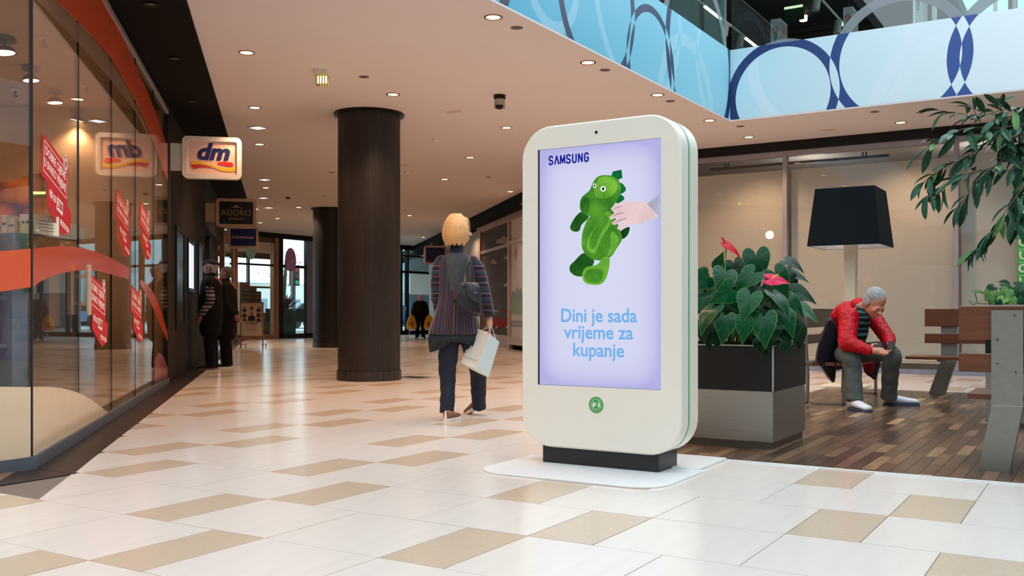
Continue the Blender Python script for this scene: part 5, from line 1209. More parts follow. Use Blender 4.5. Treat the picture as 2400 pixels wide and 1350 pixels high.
def eyes(P_, parent, s=1.0, lidded=False):
    b = MB()
    for sgn in (-1, 1): b.ell(P_(sgn*.032, .075, -.002), .0125*s, 10)
    b.build('eye', mat('eye_white', (226, 222, 216), .3), parent, smooth=True)
    b = MB()
    for sgn in (-1, 1): b.ell(P_(sgn*.032, .0845, -.002), .006*s, 8)
    b.build('iris', mat('iris', (52, 44, 40), .3), parent, smooth=True)
def clothtube(pts, rad, m, name, parent, flat=1.0, n=20, up=None, wr=.0, sub=6):
    b = MB(); b.tube(pts, rad, n, sub, flat, up)
    o = b.build(name, m, parent, smooth=True)
    if wr:
        t = bpy.data.textures.new('creases', 'CLOUDS'); t.noise_scale = .07
        q = o.modifiers.new('fine', 'SUBSURF'); q.levels = q.render_levels = 1
        dm = o.modifiers.new('creases', 'DISPLACE'); dm.texture = t; dm.strength = wr; dm.mid_level = .5; dm.texture_coords = 'LOCAL'
    return o
def wrinkle(o, st=.012, sc=.06):
    t = bpy.data.textures.new('creases', 'CLOUDS'); t.noise_scale = sc
    dm = o.modifiers.new('creases', 'DISPLACE'); dm.texture = t; dm.strength = st; dm.mid_level = .5; dm.texture_coords = 'LOCAL'

# --- the woman ---
WD = 8.42
wa = lambda px, py, dd=0: at(px, py, WD+dd)
wb = G(1078, 980); wv = V((-SA, CA, 0)); wr_ = V((CA, SA, 0)); UPV = V((0, 0, 1))
wo = thing('person', 'blonde woman in a striped knit coat and jeans walking away with a paper bag', 'person', (wb.x, wb.y, 0))
hd_c = wa(1075, 541)
look = (wr_*.93+wv*.37).normalized()
bd = MB(); Pw, Tw = head(bd, hd_c, look, UPV, 1.0)
bd.cap(wa(1072, 566), wa(1070, 600), .048, .045)
bd.cap(wa(1070, 615), wa(1072, 700), .06, .08); bd.ell(wa(1072, 740), (.14, .11, .12), 14)
for sx_, (sh_, el_, wr1) in ((-1, (wa(1030, 612), wa(1024, 690, .02), wa(1030, 740, .2))), (1, (wa(1112, 612), wa(1136, 690, -.02), wa(1147, 744, .02)))):
    bd.cap(sh_-UPV*.015, el_, .034, .032); bd.cap(el_, wr1, .032, .026)
hR = wa(1147, 746, .02); hL = wa(1030, 742, .2)
hand(bd, hR, (.02, .0, -1), wv, wr_, 1.0, .95, 1); hand(bd, hL, (0, 0, -1), wv, -wr_, .95, .7, 1)
bd.cap(wa(1056, 770), wa(1049, 870, .01), .07, .042); bd.cap(wa(1049, 870, .01), wa(1047, 965, -.1), .042, .035)
bd.cap(wa(1098, 770), wa(1119, 870, .15), .07, .042); bd.cap(wa(1119, 870, .15), wa(1123, 952, .28), .042, .035)
bd.build('body', mSkin, wo, smooth=True, mods=[fuse(.007, 2)])
eyes(Pw, wo)
# hair: chin-length bob with a fringe, built in strands over a cap
mHair = mat('hair_blonde', (200, 150, 92), .45, var=.2, scale=26, stretch=(6, 6, .5), sheen=.3)
hb = MB(); hb.ell(Pw(0, -.018, .045), (.092, .108, .092), 20, Tw)
for k in range(34):
    a = R(66+228*k/33)        # from right cheek round the back to left cheek (0 = face direction)
    x_, y_ = math.sin(a), math.cos(a); ln = -.125-.012*math.sin(k*1.7); rr = .092
    top = Pw(x_*.05, y_*.06-.015, .12); mid = Pw(x_*rr, y_*rr*1.12-.012, .045); low = Pw(x_*rr*1.12, y_*rr*1.18-.014, -.045); end = Pw(x_*rr*.98, y_*rr*1.0-.012, ln)
    hb.tube([Pw(x_*.004, y_*.004-.012, .128), Pw(x_*.03, y_*.035-.014, .134), top, mid, low, end], [.012, .014, .018, .022, .024, .008], 8, 4)
for k in range(9):
    a = R(-64+k*16); x_, y_ = math.sin(a), math.cos(a)
    hb.tube([Pw(x_*.02, -.01, .118), Pw(x_*.06, y_*.07, .1), Pw(x_*.08, y_*.092, .05)], [.014, .015, .004], 8, 3)
hb.build('hair', mHair, wo, smooth=True)
mFrm = mat('spectacle_frame', (84, 40, 66), .3)
gl = MB()
for s_ in (-1, 1):
    gl.tube([Pw(s_*.032+.022*math.cos(k*PI/6), .098-.002*abs(math.cos(k*PI/6)), .0+.016*math.sin(k*PI/6)) for k in range(13)], .0018, 5, 1)
    gl.tube([Pw(s_*.054, .094, .006), Pw(s_*.079, .05, .008), Pw(s_*.082, -.02, .0)], .0022, 5, 2)
gl.tube([Pw(-.01, .1, .003), Pw(.01, .1, .003)], .002, 5, 1); gl.build('spectacles', mFrm, wo, smooth=True)
# coat
def coat_mat():
    m = bpy.data.materials.new('knit_coat'); m.use_nodes = True; nt = m.node_tree; L = nt.links; b = nt.nodes['Principled BSDF']; b.inputs['Roughness'].default_value = .9; b.inputs['Sheen Weight'].default_value = .2
    tc = N(nt, 'ShaderNodeTexCoord'); mp = N(nt, 'ShaderNodeMapping'); mp.inputs['Rotation'].default_value = (0, 0, -A); L.new(tc.outputs['Object'], mp.inputs[0])
    sp = N(nt, 'ShaderNodeSeparateXYZ'); L.new(mp.outputs[0], sp.inputs[0])
    # skirt stripes fan out from the waist: u = x / (width growing downwards)
    wz = N(nt, 'ShaderNodeMapRange'); wz.inputs['From Min'].default_value = .74; wz.inputs['From Max'].default_value = 1.15; wz.inputs['To Min'].default_value = 1.35; wz.inputs['To Max'].default_value = 1.0; L.new(sp.outputs[2], wz.inputs[0])
    u = N(nt, 'ShaderNodeMath', operation='DIVIDE'); L.new(sp.outputs[0], u.inputs[0]); L.new(wz.outputs[0], u.inputs[1])
    nz = N(nt, 'ShaderNodeTexNoise'); nz.inputs['Scale'].default_value = 45; L.new(tc.outputs['Object'], nz.inputs['Vector'])
    a = N(nt, 'ShaderNodeMath', operation='MULTIPLY_ADD', i_1=.004); L.new(nz.outputs[0], a.inputs[0]); L.new(u.outputs[0], a.inputs[2])
    s = N(nt, 'ShaderNodeMath', operation='MULTIPLY_ADD', i_1=7.5, i_2=.35); L.new(a.outputs[0], s.inputs[0]); f = N(nt, 'ShaderNodeMath', operation='FRACT'); L.new(s.outputs[0], f.inputs[0])
    r = N(nt, 'ShaderNodeValToRGB'); r.color_ramp.interpolation = 'CONSTANT'; L.new(f.outputs[0], r.inputs[0])
    cols = [(.0, (38,32,44)), (.07, (112,52,64)), (.13, (34,30,40)), (.22, (52,58,86)), (.3, (92,46,66)), (.36, (28,26,34)), (.46, (60,74,92)), (.52, (36,30,40)), (.6, (116,56,70)), (.66, (40,34,46)), (.76, (70,60,84)), (.82, (30,28,36)), (.9, (96,46,56)), (.95, (34,30,40))]
    r.color_ramp.elements[0].color = c3(*cols[0][1]); r.color_ramp.elements[1].position = cols[1][0]; r.color_ramp.elements[1].color = c3(*cols[1][1])
    for p_, c_ in cols[2:]: c_ = tuple(x*.8 for x in c_); e = r.color_ramp.elements.new(p_); e.color = c3(*c_)
    # slate back yoke: a shield between the shoulders
    ax = N(nt, 'ShaderNodeMath', operation='ADD', i_1=.0); L.new(sp.outputs[0], ax.inputs[0]); ab = N(nt, 'ShaderNodeMath', operation='ABSOLUTE'); L.new(ax.outputs[0], ab.inputs[0])
    lim = N(nt, 'ShaderNodeMapRange'); lim.inputs['From Min'].default_value = 1.1; lim.inputs['From Max'].default_value = 1.4; lim.inputs['To Min'].default_value = .07; lim.inputs['To Max'].default_value = .115; L.new(sp.outputs[2], lim.inputs[0])
    c1 = N(nt, 'ShaderNodeMath', operation='LESS_THAN'); L.new(ab.outputs[0], c1.inputs[0]); L.new(lim.outputs[0], c1.inputs[1])
    c2 = N(nt, 'ShaderNodeMath', operation='GREATER_THAN', i_1=1.11); L.new(sp.outputs[2], c2.inputs[0])
    c4 = N(nt, 'ShaderNodeMath', operation='LESS_THAN', i_1=.05); L.new(sp.outputs[1], c4.inputs[0])
    k = N(nt, 'ShaderNodeMath', operation='MULTIPLY'); L.new(c1.outputs[0], k.inputs[0]); L.new(c2.outputs[0], k.inputs[1]); k2 = N(nt, 'ShaderNodeMath', operation='MULTIPLY'); L.new(k.outputs[0], k2.inputs[0]); L.new(c4.outputs[0], k2.inputs[1])
    n2 = N(nt, 'ShaderNodeTexNoise'); n2.inputs['Scale'].default_value = 7; L.new(tc.outputs['Object'], n2.inputs['Vector'])
    ym = N(nt, 'ShaderNodeMix', data_type='RGBA'); L.new(n2.outputs[0], ym.inputs[0]); ym.inputs[6].default_value = c3(24, 24, 34); ym.inputs[7].default_value = c3(76, 78, 84)
    mx = N(nt, 'ShaderNodeMix', data_type='RGBA'); L.new(k2.outputs[0], mx.inputs[0]); L.new(r.outputs[0], mx.inputs[6]); L.new(ym.outputs[2], mx.inputs[7]); L.new(mx.outputs[2], b.inputs['Base Color']); return m
mCoat = coat_mat()
WF = Matrix.Translation((0, 0, 0)) @ Matrix.Rotation(A, 4, 'Z')
def ring(c, rx, ry, n=40, pleat=0, ph=0, drop=0):
    o = []
    for k in range(n):
        a = 2*PI*k/n; f = 1+pleat*math.sin(a*9+ph)
        o.append(V(c)+wr_*rx*f*math.cos(a)+wv*ry*f*math.sin(a)+UPV*(drop*math.cos(a)))
    return o
W2 = .012
b = MB()
b.loft([ring(wa(1071, 586), .055, .055), ring(wa(1071, 597), .085, .07), ring(wa(1071, 603), .14, .08), ring(wa(1071, 612), .172, .095), ring(wa(1071, 625), .18, .10), ring(wa(1071, 650), .172, .108), ring(wa(1070, 690), .152, .108), ring(wa(1069, 712), .160, .115, pleat=.01), ring(wa(1067, 740), .19, .135, pleat=.025), ring(wa(1065, 765), .215, .15, pleat=.035), ring(wa(1064, 784), .228, .16, pleat=.045), ring(wa(1064, 784), .218, .15, pleat=.045), ring(wa(1067, 740), .17, .12)], True)
co = b.build('coat', mCoat, wo, smooth=True); q = co.modifiers.new('s', 'SUBSURF'); q.levels = q.render_levels = 1; wrinkle(co, .012, .1)
mSlv = bands('knit_sleeve', 2, [(3,(26,22,32)),(1,(94,44,60)),(1,(30,26,40)),(2,(32,50,66)),(1,(76,50,78)),(2,(22,20,28)),(1,(100,66,84)),(1,(36,30,44)),(2,(28,46,60)),(1,(66,36,54)),(2,(24,20,28)),(1,(84,62,92))], 4.2, .9, .004, sheen=.2)
for pts, rd in (([(1096,603,0), (1108,610,0), (1119,628,0), (1129,655,0), (1137,690,-.02), (1143,720,0), (1148,741,.02)], [.02, .048, .058, .056, .052, .05, .05]), ([(1044,603,0), (1034,610,0), (1027,628,0), (1024,655,0), (1023,690,.02), (1026,715,.1), (1030,738,.19)], [.02, .046, .056, .054, .05, .046, .043])):
    clothtube([wa(*p) for p in pts], rd, mSlv, 'sleeve', wo, wr=.016)
b = MB(); b.loft([ring(wa(1071, 574), .056, .055), ring(wa(1071, 590), .062, .06), ring(wa(1071, 596), .075, .065), ring(wa(1071, 590), .056, .054)]); b.build('collar', mat('collar_navy', (28, 30, 44), .9), wo, smooth=True)
b = MB()   # dark tunic hanging below the coat
rr_ = [ring(wa(1066, 770), .19, .13, pleat=.03), ring(wa(1062, 792), .215, .145, pleat=.05)]
end = []
for k in range(40):
    a = 2*PI*k/40; p = wa(1062, 800)+wr_*.205*math.cos(a)+wv*.14*math.sin(a); p.z -= .1*max(0, -math.cos(a))**.7+.06*max(0, math.cos(a-.3)); end.append(p)
b.loft(rr_+[end, [p+UPV*.02-(p-wa(1062, 800))*.1*V((1,1,0)).length*0 for p in end]], False); o = b.build('tunic', mat('tunic_teal', (20, 34, 40), .8), wo, smooth=True)
mJean = mat('jeans_navy', (16, 22, 42), .85, var=.18, scale=30)
clothtube([wa(1058, 768), wa(1052, 810), wa(1049, 860, .02), wa(1050, 900, .0), wa(1048, 940, -.07), wa(1047, 968, -.1)], [.105, .092, .078, .068, .063, .066], mJean, 'jeans_leg', wo, wr=.02)
clothtube([wa(1092, 768), wa(1106, 810, .05), wa(1119, 860, .14), wa(1121, 900, .2), wa(1122, 935, .26), wa(1123, 957, .3)], [.105, .092, .08, .07, .064, .064], mJean, 'jeans_leg', wo, wr=.02)
b = MB(); b.ell(wa(1073, 775), (.15, .11, .1), 20); b.build('jeans_seat', mJean, wo, smooth=True)
mShoe = mat('shoe_taupe', (128, 84, 70), .7); mSole = mat('sole_white', (222, 214, 204), .5)
def shoe(heel, toe_dir, pitch, L=.25, wd=.045, m=mShoe, ms=mSole, par=None, hgt=.075, nm='shoe', stripe=None):
    d = V(toe_dir).normalized(); d.z = 0; d.normalize(); s_ = d.cross(UPV); h = V(heel)
    fd = (d*math.cos(pitch)-UPV*math.sin(pitch)); un = s_.cross(fd)
    P_ = lambda x, y, z: h+s_*x+fd*y+un*z
    prof = [(0, .6), (.02, .82), (.07, .9), (.13, .95), (.19, 1.08), (.232, .92), (.25, .55)]
    rings = []; rs = []
    for k, (y, wf) in enumerate(prof):
        y_ = y/.25*L; ht = [hgt*.9, hgt, hgt*.95, hgt*.75, hgt*.58, hgt*.5, hgt*.34][k]
        rings.append([P_(wd*wf*math.cos(a), y_, .018+ht*.5+ht*.5*math.sin(a)) for a in [2*PI*j/12 for j in range(12)]])
        rs.append([P_(wd*wf*1.08*x, y_*1.02-.003, z) for x, z in ((-1, .0), (1, .0), (1, .024), (-1, .024))])
    MB().loft(rings).build(nm, m, par, smooth=True, auto=60); MB().loft(rs).build('shoe_sole', ms, par, bevel=.003)
    return P_
hl = wa(1045, 988, -.22); hl.z = .0
shoe(hl, wv*.9+wr_*.35, 0, .24, .042, par=wo)
MB().box(0,0,0,0,0,0) if False else None
P2 = shoe(wa(1136, 946, .3), -wr_*.62+wv*.4, .55, .235, .042, par=wo)
MB().tube([hl+UPV*.02-wv*.004, hl+UPV*.09-wv*.006+wv*.01], [.012, .011], 6, 2, .4).build('heel_strip', mSole, wo)
# shoulder bag
mBagL = mat('bag_leather', (16, 18, 22), .5, var=.1)
sbg = thing('shoulder_bag', 'soft black leather shoulder bag with a silver clasp on the woman', 'bag', wa(1098, 700, -.17))
b = MB(); bp = [(1060,708),(1072,690),(1088,668),(1108,660),(1124,668),(1128,700),(1127,738),(1112,740),(1088,730),(1068,718)]
def slab(pts, d0, d1, m, nm, par, sm=True, puff=0):
    q = smooth_poly([(x, y) for x, y in pts], 3) if sm else pts
    c = (sum(x for x, y in q)/len(q), sum(y for x, y in q)/len(q)); rs = []
    for f, dd in ((.82, d0), (.95, d0+(d1-d0)*.2), (1, (d0+d1)/2), (.95, d1-(d1-d0)*.2), (.82, d1)): rs.append([at(c[0]+(x-c[0])*f, c[1]+(y-c[1])*f, dd) for x, y in q])
    b = MB(); b.loft(rs); return b.build(nm, m, par, smooth=True, auto=60)
slab(bp, WD-.30, WD-.17, mBagL, 'bag_body', sbg)
slab([(1088,664),(1094,690),(1108,705),(1124,710),(1124,690),(1118,670),(1104,662)], WD-.32, WD-.29, mat('bag_flap', (32, 38, 50), .4), 'flap', sbg)
c = at(1115, 686, WD-.325); MB().cyl(c, c-wv*.008, .011, n=14).build('clasp', mat('chrome', (220, 220, 222), .15, metal=1), sbg)
slab([(1074,668),(1086,664),(1088,690),(1084,712),(1068,716),(1066,700)], WD-.29, WD-.24, mat('fur_tail', (54, 44, 42), .95), 'fur_tassel', sbg)
MB().tube([at(1089, 666, WD-.25), at(1091, 645, WD-.17), at(1097, 615, WD-.135), at(1101, 602, WD-.07), at(1103, 598, WD+.02), at(1104, 612, WD+.11)], .012, 6, 4, .35).build('strap', mat('strap_black', (14, 13, 14), .6), sbg)
c = at(1089, 664, WD-.26); MB().tube([c+wr_*.015*math.cos(k*PI/5)+UPV*.015*math.sin(k*PI/5) for k in range(11)], .003, 5, 1).build('ring', MATS['chrome'], sbg)
# paper bag
pb_ = thing('paper_bag', 'white paper shopping bag with pale blue stripes in the woman\'s hand', 'bag', wa(1125, 870))
mPap = mat('paper_white', (228, 222, 212), .7, var=.02); mPapS = bands('paper_striped', 0, [(3,(204,220,222)), (1,(176,204,214))], 11, .7, 0, coord='UV')
bt = [wa(1113, 769, -.02), wa(1141, 777, -.16), wa(1170, 801, -.02), wa(1144, 790, .12)]
bb = [wa(1080, 850, -.02), wa(1112, 862, -.15), wa(1145, 884, -.02), wa(1115, 872, .12)]
b = MB(); b.add(bt+bb, [(0, 1, 5, 4), (3, 0, 4, 7), (4, 5, 6, 7)]); b.build('bag_side', mPap, pb_, mods=[lambda o: (setattr(o.modifiers.new('t', 'SOLIDIFY'), 'thickness', .002))])
gt, gb_ = bt[1].lerp(bt[2], .2), bb[1].lerp(bb[2], .06)
MB().add([bt[1], gt, gb_, bb[1]], [(0, 1, 2, 3)]).build('bag_gusset', mat('paper_gusset_shade', (224, 198, 180), .7), pb_, mods=[lambda o: (setattr(o.modifiers.new('t', 'SOLIDIFY'), 'thickness', .002))])  # shadow on the gusset painted in as a rosier paper colour
b = MB(); b.add([gt, bt[2], bb[2], gb_, bt[3], bb[3]], [(0, 1, 2, 3), (1, 4, 5, 2)]); fo = b.build('striped_front', mPapS, pb_, mods=[lambda o: (setattr(o.modifiers.new('t', 'SOLIDIFY'), 'thickness', .002))])
ul = fo.data.uv_layers.new(name='uv')
for lp in fo.data.loops: ul.data[lp.index].uv = ({0: 0, 3: 0, 1: 1, 2: 1, 4: 2, 5: 2}[lp.vertex_index], 0)
ed = (bt[1]-bt[2]).normalized()
for pr_ in ((bt[1].lerp(bt[2], .3), bt[1].lerp(bt[2], .7)), (bt[0].lerp(bt[3], .3), bt[0].lerp(bt[3], .7))):
    MB().tube([pr_[0], wa(1148, 766, -.03)-ed*-.0+V((0, 0, -.005)), wa(1153, 768, -.01), pr_[1]], .003, 5, 5).build('handle', mat('cord_white', (214, 200, 190), .7), pb_)
MB().add([p.copy() for p in (bt[0].lerp(bb[0], .8), bt[1].lerp(bb[1], .8), bt[1].lerp(bb[1], .815), bt[0].lerp(bb[0], .815))], [(0, 1, 2, 3)]).build('fold_line', mat('paper_fold', (190, 182, 172), .8), pb_, mods=[lambda o: (setattr(o.modifiers.new('t', 'SOLIDIFY'), 'thickness', .004))])

# --- the seated man ---
MD = 9.5; ma = lambda px, py, d: at(px, py, d)
hf = V((.87, -.49, 0)).normalized()      # knees point this way
hs = hf.cross(UPV)                       # his right
mo = thing('person', 'grey-haired man in a red jacket sitting on a bench bent over his phone', 'person', (-2.1, 9.9, 0))
bd = MB(); hc_ = ma(2050, 711, 9.22)
hfwd = (hf*.75-UPV*.62+hs*.1).normalized(); hup = (hf*.6+UPV*.8).normalized()
Pm, Tm = head(bd, hc_, hfwd, hup, 1.12, .95)
pel, chest, neck = ma(1955, 832, 9.85), ma(1985, 768, 9.6), ma(2022, 722, 9.38)
bd.cap(pel+UPV*.03, chest, .07, .1); bd.cap(chest, neck, .1, .062); bd.cap(neck, hc_-hfwd*.03-hup*.03, .062, .062)
shN, elN, wrN = ma(1990, 744, 9.33), ma(1985, 803, 9.16), ma(2040, 822, 9.02)
shF, elF, wrF = ma(2048, 746, 9.62), ma(2082, 795, 9.4), ma(2086, 812, 9.15)
for a_, b_, c_ in ((shN, elN, wrN), (shF, elF, wrF)): bd.cap(a_, b_, .055, .045); bd.cap(b_, c_, .043, .03)
hand(bd, wrN, ma(2082, 824, 8.93)-wrN, (UPV*.3-hf*.2).normalized(), (-hs*.3-hf*.3+V((0,0,.0))-V((CA*0, 0, 0))-wv).normalized(), 1.05, .7, 1)
hand(bd, ma(2090, 812, 9.12), ma(2078, 832, 9.0)-ma(2090, 812, 9.12), wv*-1, (UPV*.5+wr_).normalized(), 1.0, .9, 1)
knN, anN = ma(1990, 836, 9.22), ma(2003, 938, 9.16); knF, anF = ma(2088, 830, 9.33), ma(2084, 934, 9.52)
for a_, b_, c_ in ((pel+hs*.08, knN, anN), (pel-hs*.08, knF, anF)): bd.cap(a_, b_, .06, .05); bd.cap(b_, c_, .056, .04)
bd.build('body', mSkin2, mo, smooth=True, mods=[fuse(.008, 2)]); eyes(Pm, mo, 1.1)
mGreyH = mat('hair_grey', (150, 150, 152), .7, var=.3, scale=60, sheen=.3)
hb = MB(); hb.ell(Pm(0, -.03, .05), (.087*1.08, .1*1.08, .082*1.1), 22, Tm)
for s_ in (-1, 1): hb.ell(Pm(s_*.07, -.03, .0), (.018, .055, .06), 12, Tm)
hb.ell(Pm(0, -.08, .0), (.07, .045, .075), 14, Tm)
ho = hb.build('hair', mGreyH, mo, smooth=True, mods=[fuse(.007, 2)]); wrinkle(ho, .008, .02)
# trousers
mTr = mat('trousers_grey', (84, 90, 86), .85, var=.1, scale=12)
clothtube([pel+hs*.08+UPV*.0, ma(1972, 828, 9.55), knN+UPV*.015, ma(1998, 862, 9.2), ma(2001, 900, 9.17), ma(2003, 940, 9.15)], [.125, .108, .088, .082, .076, .08], mTr, 'trouser_leg', mo, wr=.022)
clothtube([pel-hs*.08, ma(2028, 826, 9.62), knF+UPV*.012, ma(2087, 862, 9.36), ma(2085, 900, 9.44), ma(2083, 934, 9.5)], [.125, .106, .088, .082, .077, .08], mTr, 'trouser_leg', mo, wr=.022)
b = MB(); b.ell(pel, (.17, .17, .12), 18); b.build('trouser_seat', mTr, mo, smooth=True)
mSn = mat('sneaker_white', (226, 228, 236), .5); mSnS = mat('sneaker_sole', (60, 74, 104), .5)
a_ = ma(1994, 950, 9.22); a_.z = .0; shoe(a_, ma(2030, 962, 8.95)-a_, 0, .31, .057, mSn, mSnS, mo, .10, 'sneaker')
a_ = ma(2072, 946, 9.6); a_.z = .0; shoe(a_, (wr_*.97-wv*.1), 0, .33, .057, mSn, mSnS, mo, .10, 'sneaker')
# jumper with turquoise stripes
mJum = bands('striped_jumper', 2, [(1.0,(26,30,38)), (.8,(66,140,150)), (.9,(22,26,34)), (.5,(58,120,132))], 9.0, .85, .006)
b = MB(); b.cap(ma(1985, 815, 9.62), ma(2000, 770, 9.5), .15, .15); b.cap(ma(2000, 770, 9.5), ma(2022, 738, 9.36), .15, .085); b.cap(ma(2008, 758, 9.42), ma(2030, 742, 9.3), .09, .05); b.build('jumper', mJum, mo, smooth=True, mods=[fuse(.012, 4)])
b = MB(); b.tube([Pm(.0, -.07, -.1)+(hs*math.cos(k*PI/6)+(hfwd*.5+UPV*.0+hf*.6).normalized()*math.sin(k*PI/6))*.072 for k in range(13)], .014, 8, 1); b.build('shirt_collar', mat('collar_grey', (110, 108, 112), .8), mo, smooth=True)
# jacket: red upper part and sleeves, navy tails with red lining
mRedJ = mat('jacket_red', (184, 6, 26), .5, var=.2, scale=16, bump=.5, stretch=(1, 1, .4), spec=.25); mNavJ = mat('jacket_navy', (22, 28, 44), .4, var=.15, scale=12, bump=.3)
b = MB()
b.cap(ma(1968, 790, 9.85), ma(1988, 752, 9.68), .165, .185); b.cap(ma(1976, 760, 9.66), ma(1990, 738, 9.55), .13, .14); b.cap(ma(1988, 750, 9.65), ma(2012, 727, 9.5), .18, .105); b.cap(ma(2010, 716, 9.46), ma(2026, 712, 9.42), .075, .06); b.cap(ma(1984, 740, 9.48), ma(2018, 730, 9.62), .09, .08)
b.cap(shN, elN, .1, .086); b.cap(elN, ma(2036, 821, 9.03), .082, .05); b.cap(shF, elF, .084, .072); b.cap(elF, ma(2085, 808, 9.18), .07, .046)
jo = b.build('jacket', mRedJ, mo, smooth=True, mods=[fuse(.011, 3)]); wrinkle(jo, .016, .035)
jl = MB(); jl.cap(ma(1956, 795, 9.8), ma(1956, 832, 9.75), .15, .16).cap(ma(1985, 800, 9.6), ma(1975, 828, 9.65), .11, .12); jo = jl.build('jacket_lower', mNavJ, mo, smooth=True, mods=[fuse(.014, 3)]); wrinkle(jo, .02, .06)
def tail(pts, d0, th, m, nm, lab=None):
    q = smooth_poly(pts, 4); c = (sum(x for x, y in q)/len(q), sum(y for x, y in q)/len(q))
    rs = []
    for f, dd in ((.9, 0), (1, th*.3), (1, th*.7), (.9, th)): rs.append([at(c[0]+(x-c[0])*f, c[1]+(y-c[1])*f, d0+dd+.0015*(y-800)) for x, y in q])
    b = MB(); b.loft(rs); o = b.build(nm, m, mo, smooth=True, auto=70); return o
tail([(1944,742),(1962,765),(1978,800),(1976,835),(1962,850),(1956,895),(1940,886),(1922,862),(1911,845),(1916,812),(1928,778)], 9.40, .42, mNavJ, 'jacket_tail')
tail([(1978,806),(1986,824),(1968,846),(1955,830),(1960,806)], 9.36, .25, mNavJ, 'jacket_tail')
tail([(2024,850),(2061,846),(2060,866),(2052,890),(2040,884),(2026,872)], 9.72, .06, mNavJ, 'jacket_tail'); tail([(2026,852),(2048,850),(2046,872),(2040,876),(2028,866)], 9.68, .03, mRedJ, 'jacket_lining')
ph = thing('smartphone', 'small black phone held in the seated man\'s hands', 'phone', ma(2087, 810, 8.97))
c = ma(2087, 809, 8.97); T = Matrix.Translation(c) @ Matrix.Rotation(A-.3, 4, 'Z') @ Matrix.Rotation(R(-18), 4, 'Y') @ Matrix.Rotation(R(-35), 4, 'X')
MB(T).bevbox(-.034, .034, -.006, .006, -.042, .042, .004).build('phone_body', mBlack, ph, bevel=.002); MB(T).box(-.028, .028, .006, .0065, -.034, .034).build('display', emis('phone_glow', (90, 100, 120), .6), ph)
MB(T).box(-.024, -.012, -.0075, -.006, .02, .032).build('camera_lens', mGreyP, ph)

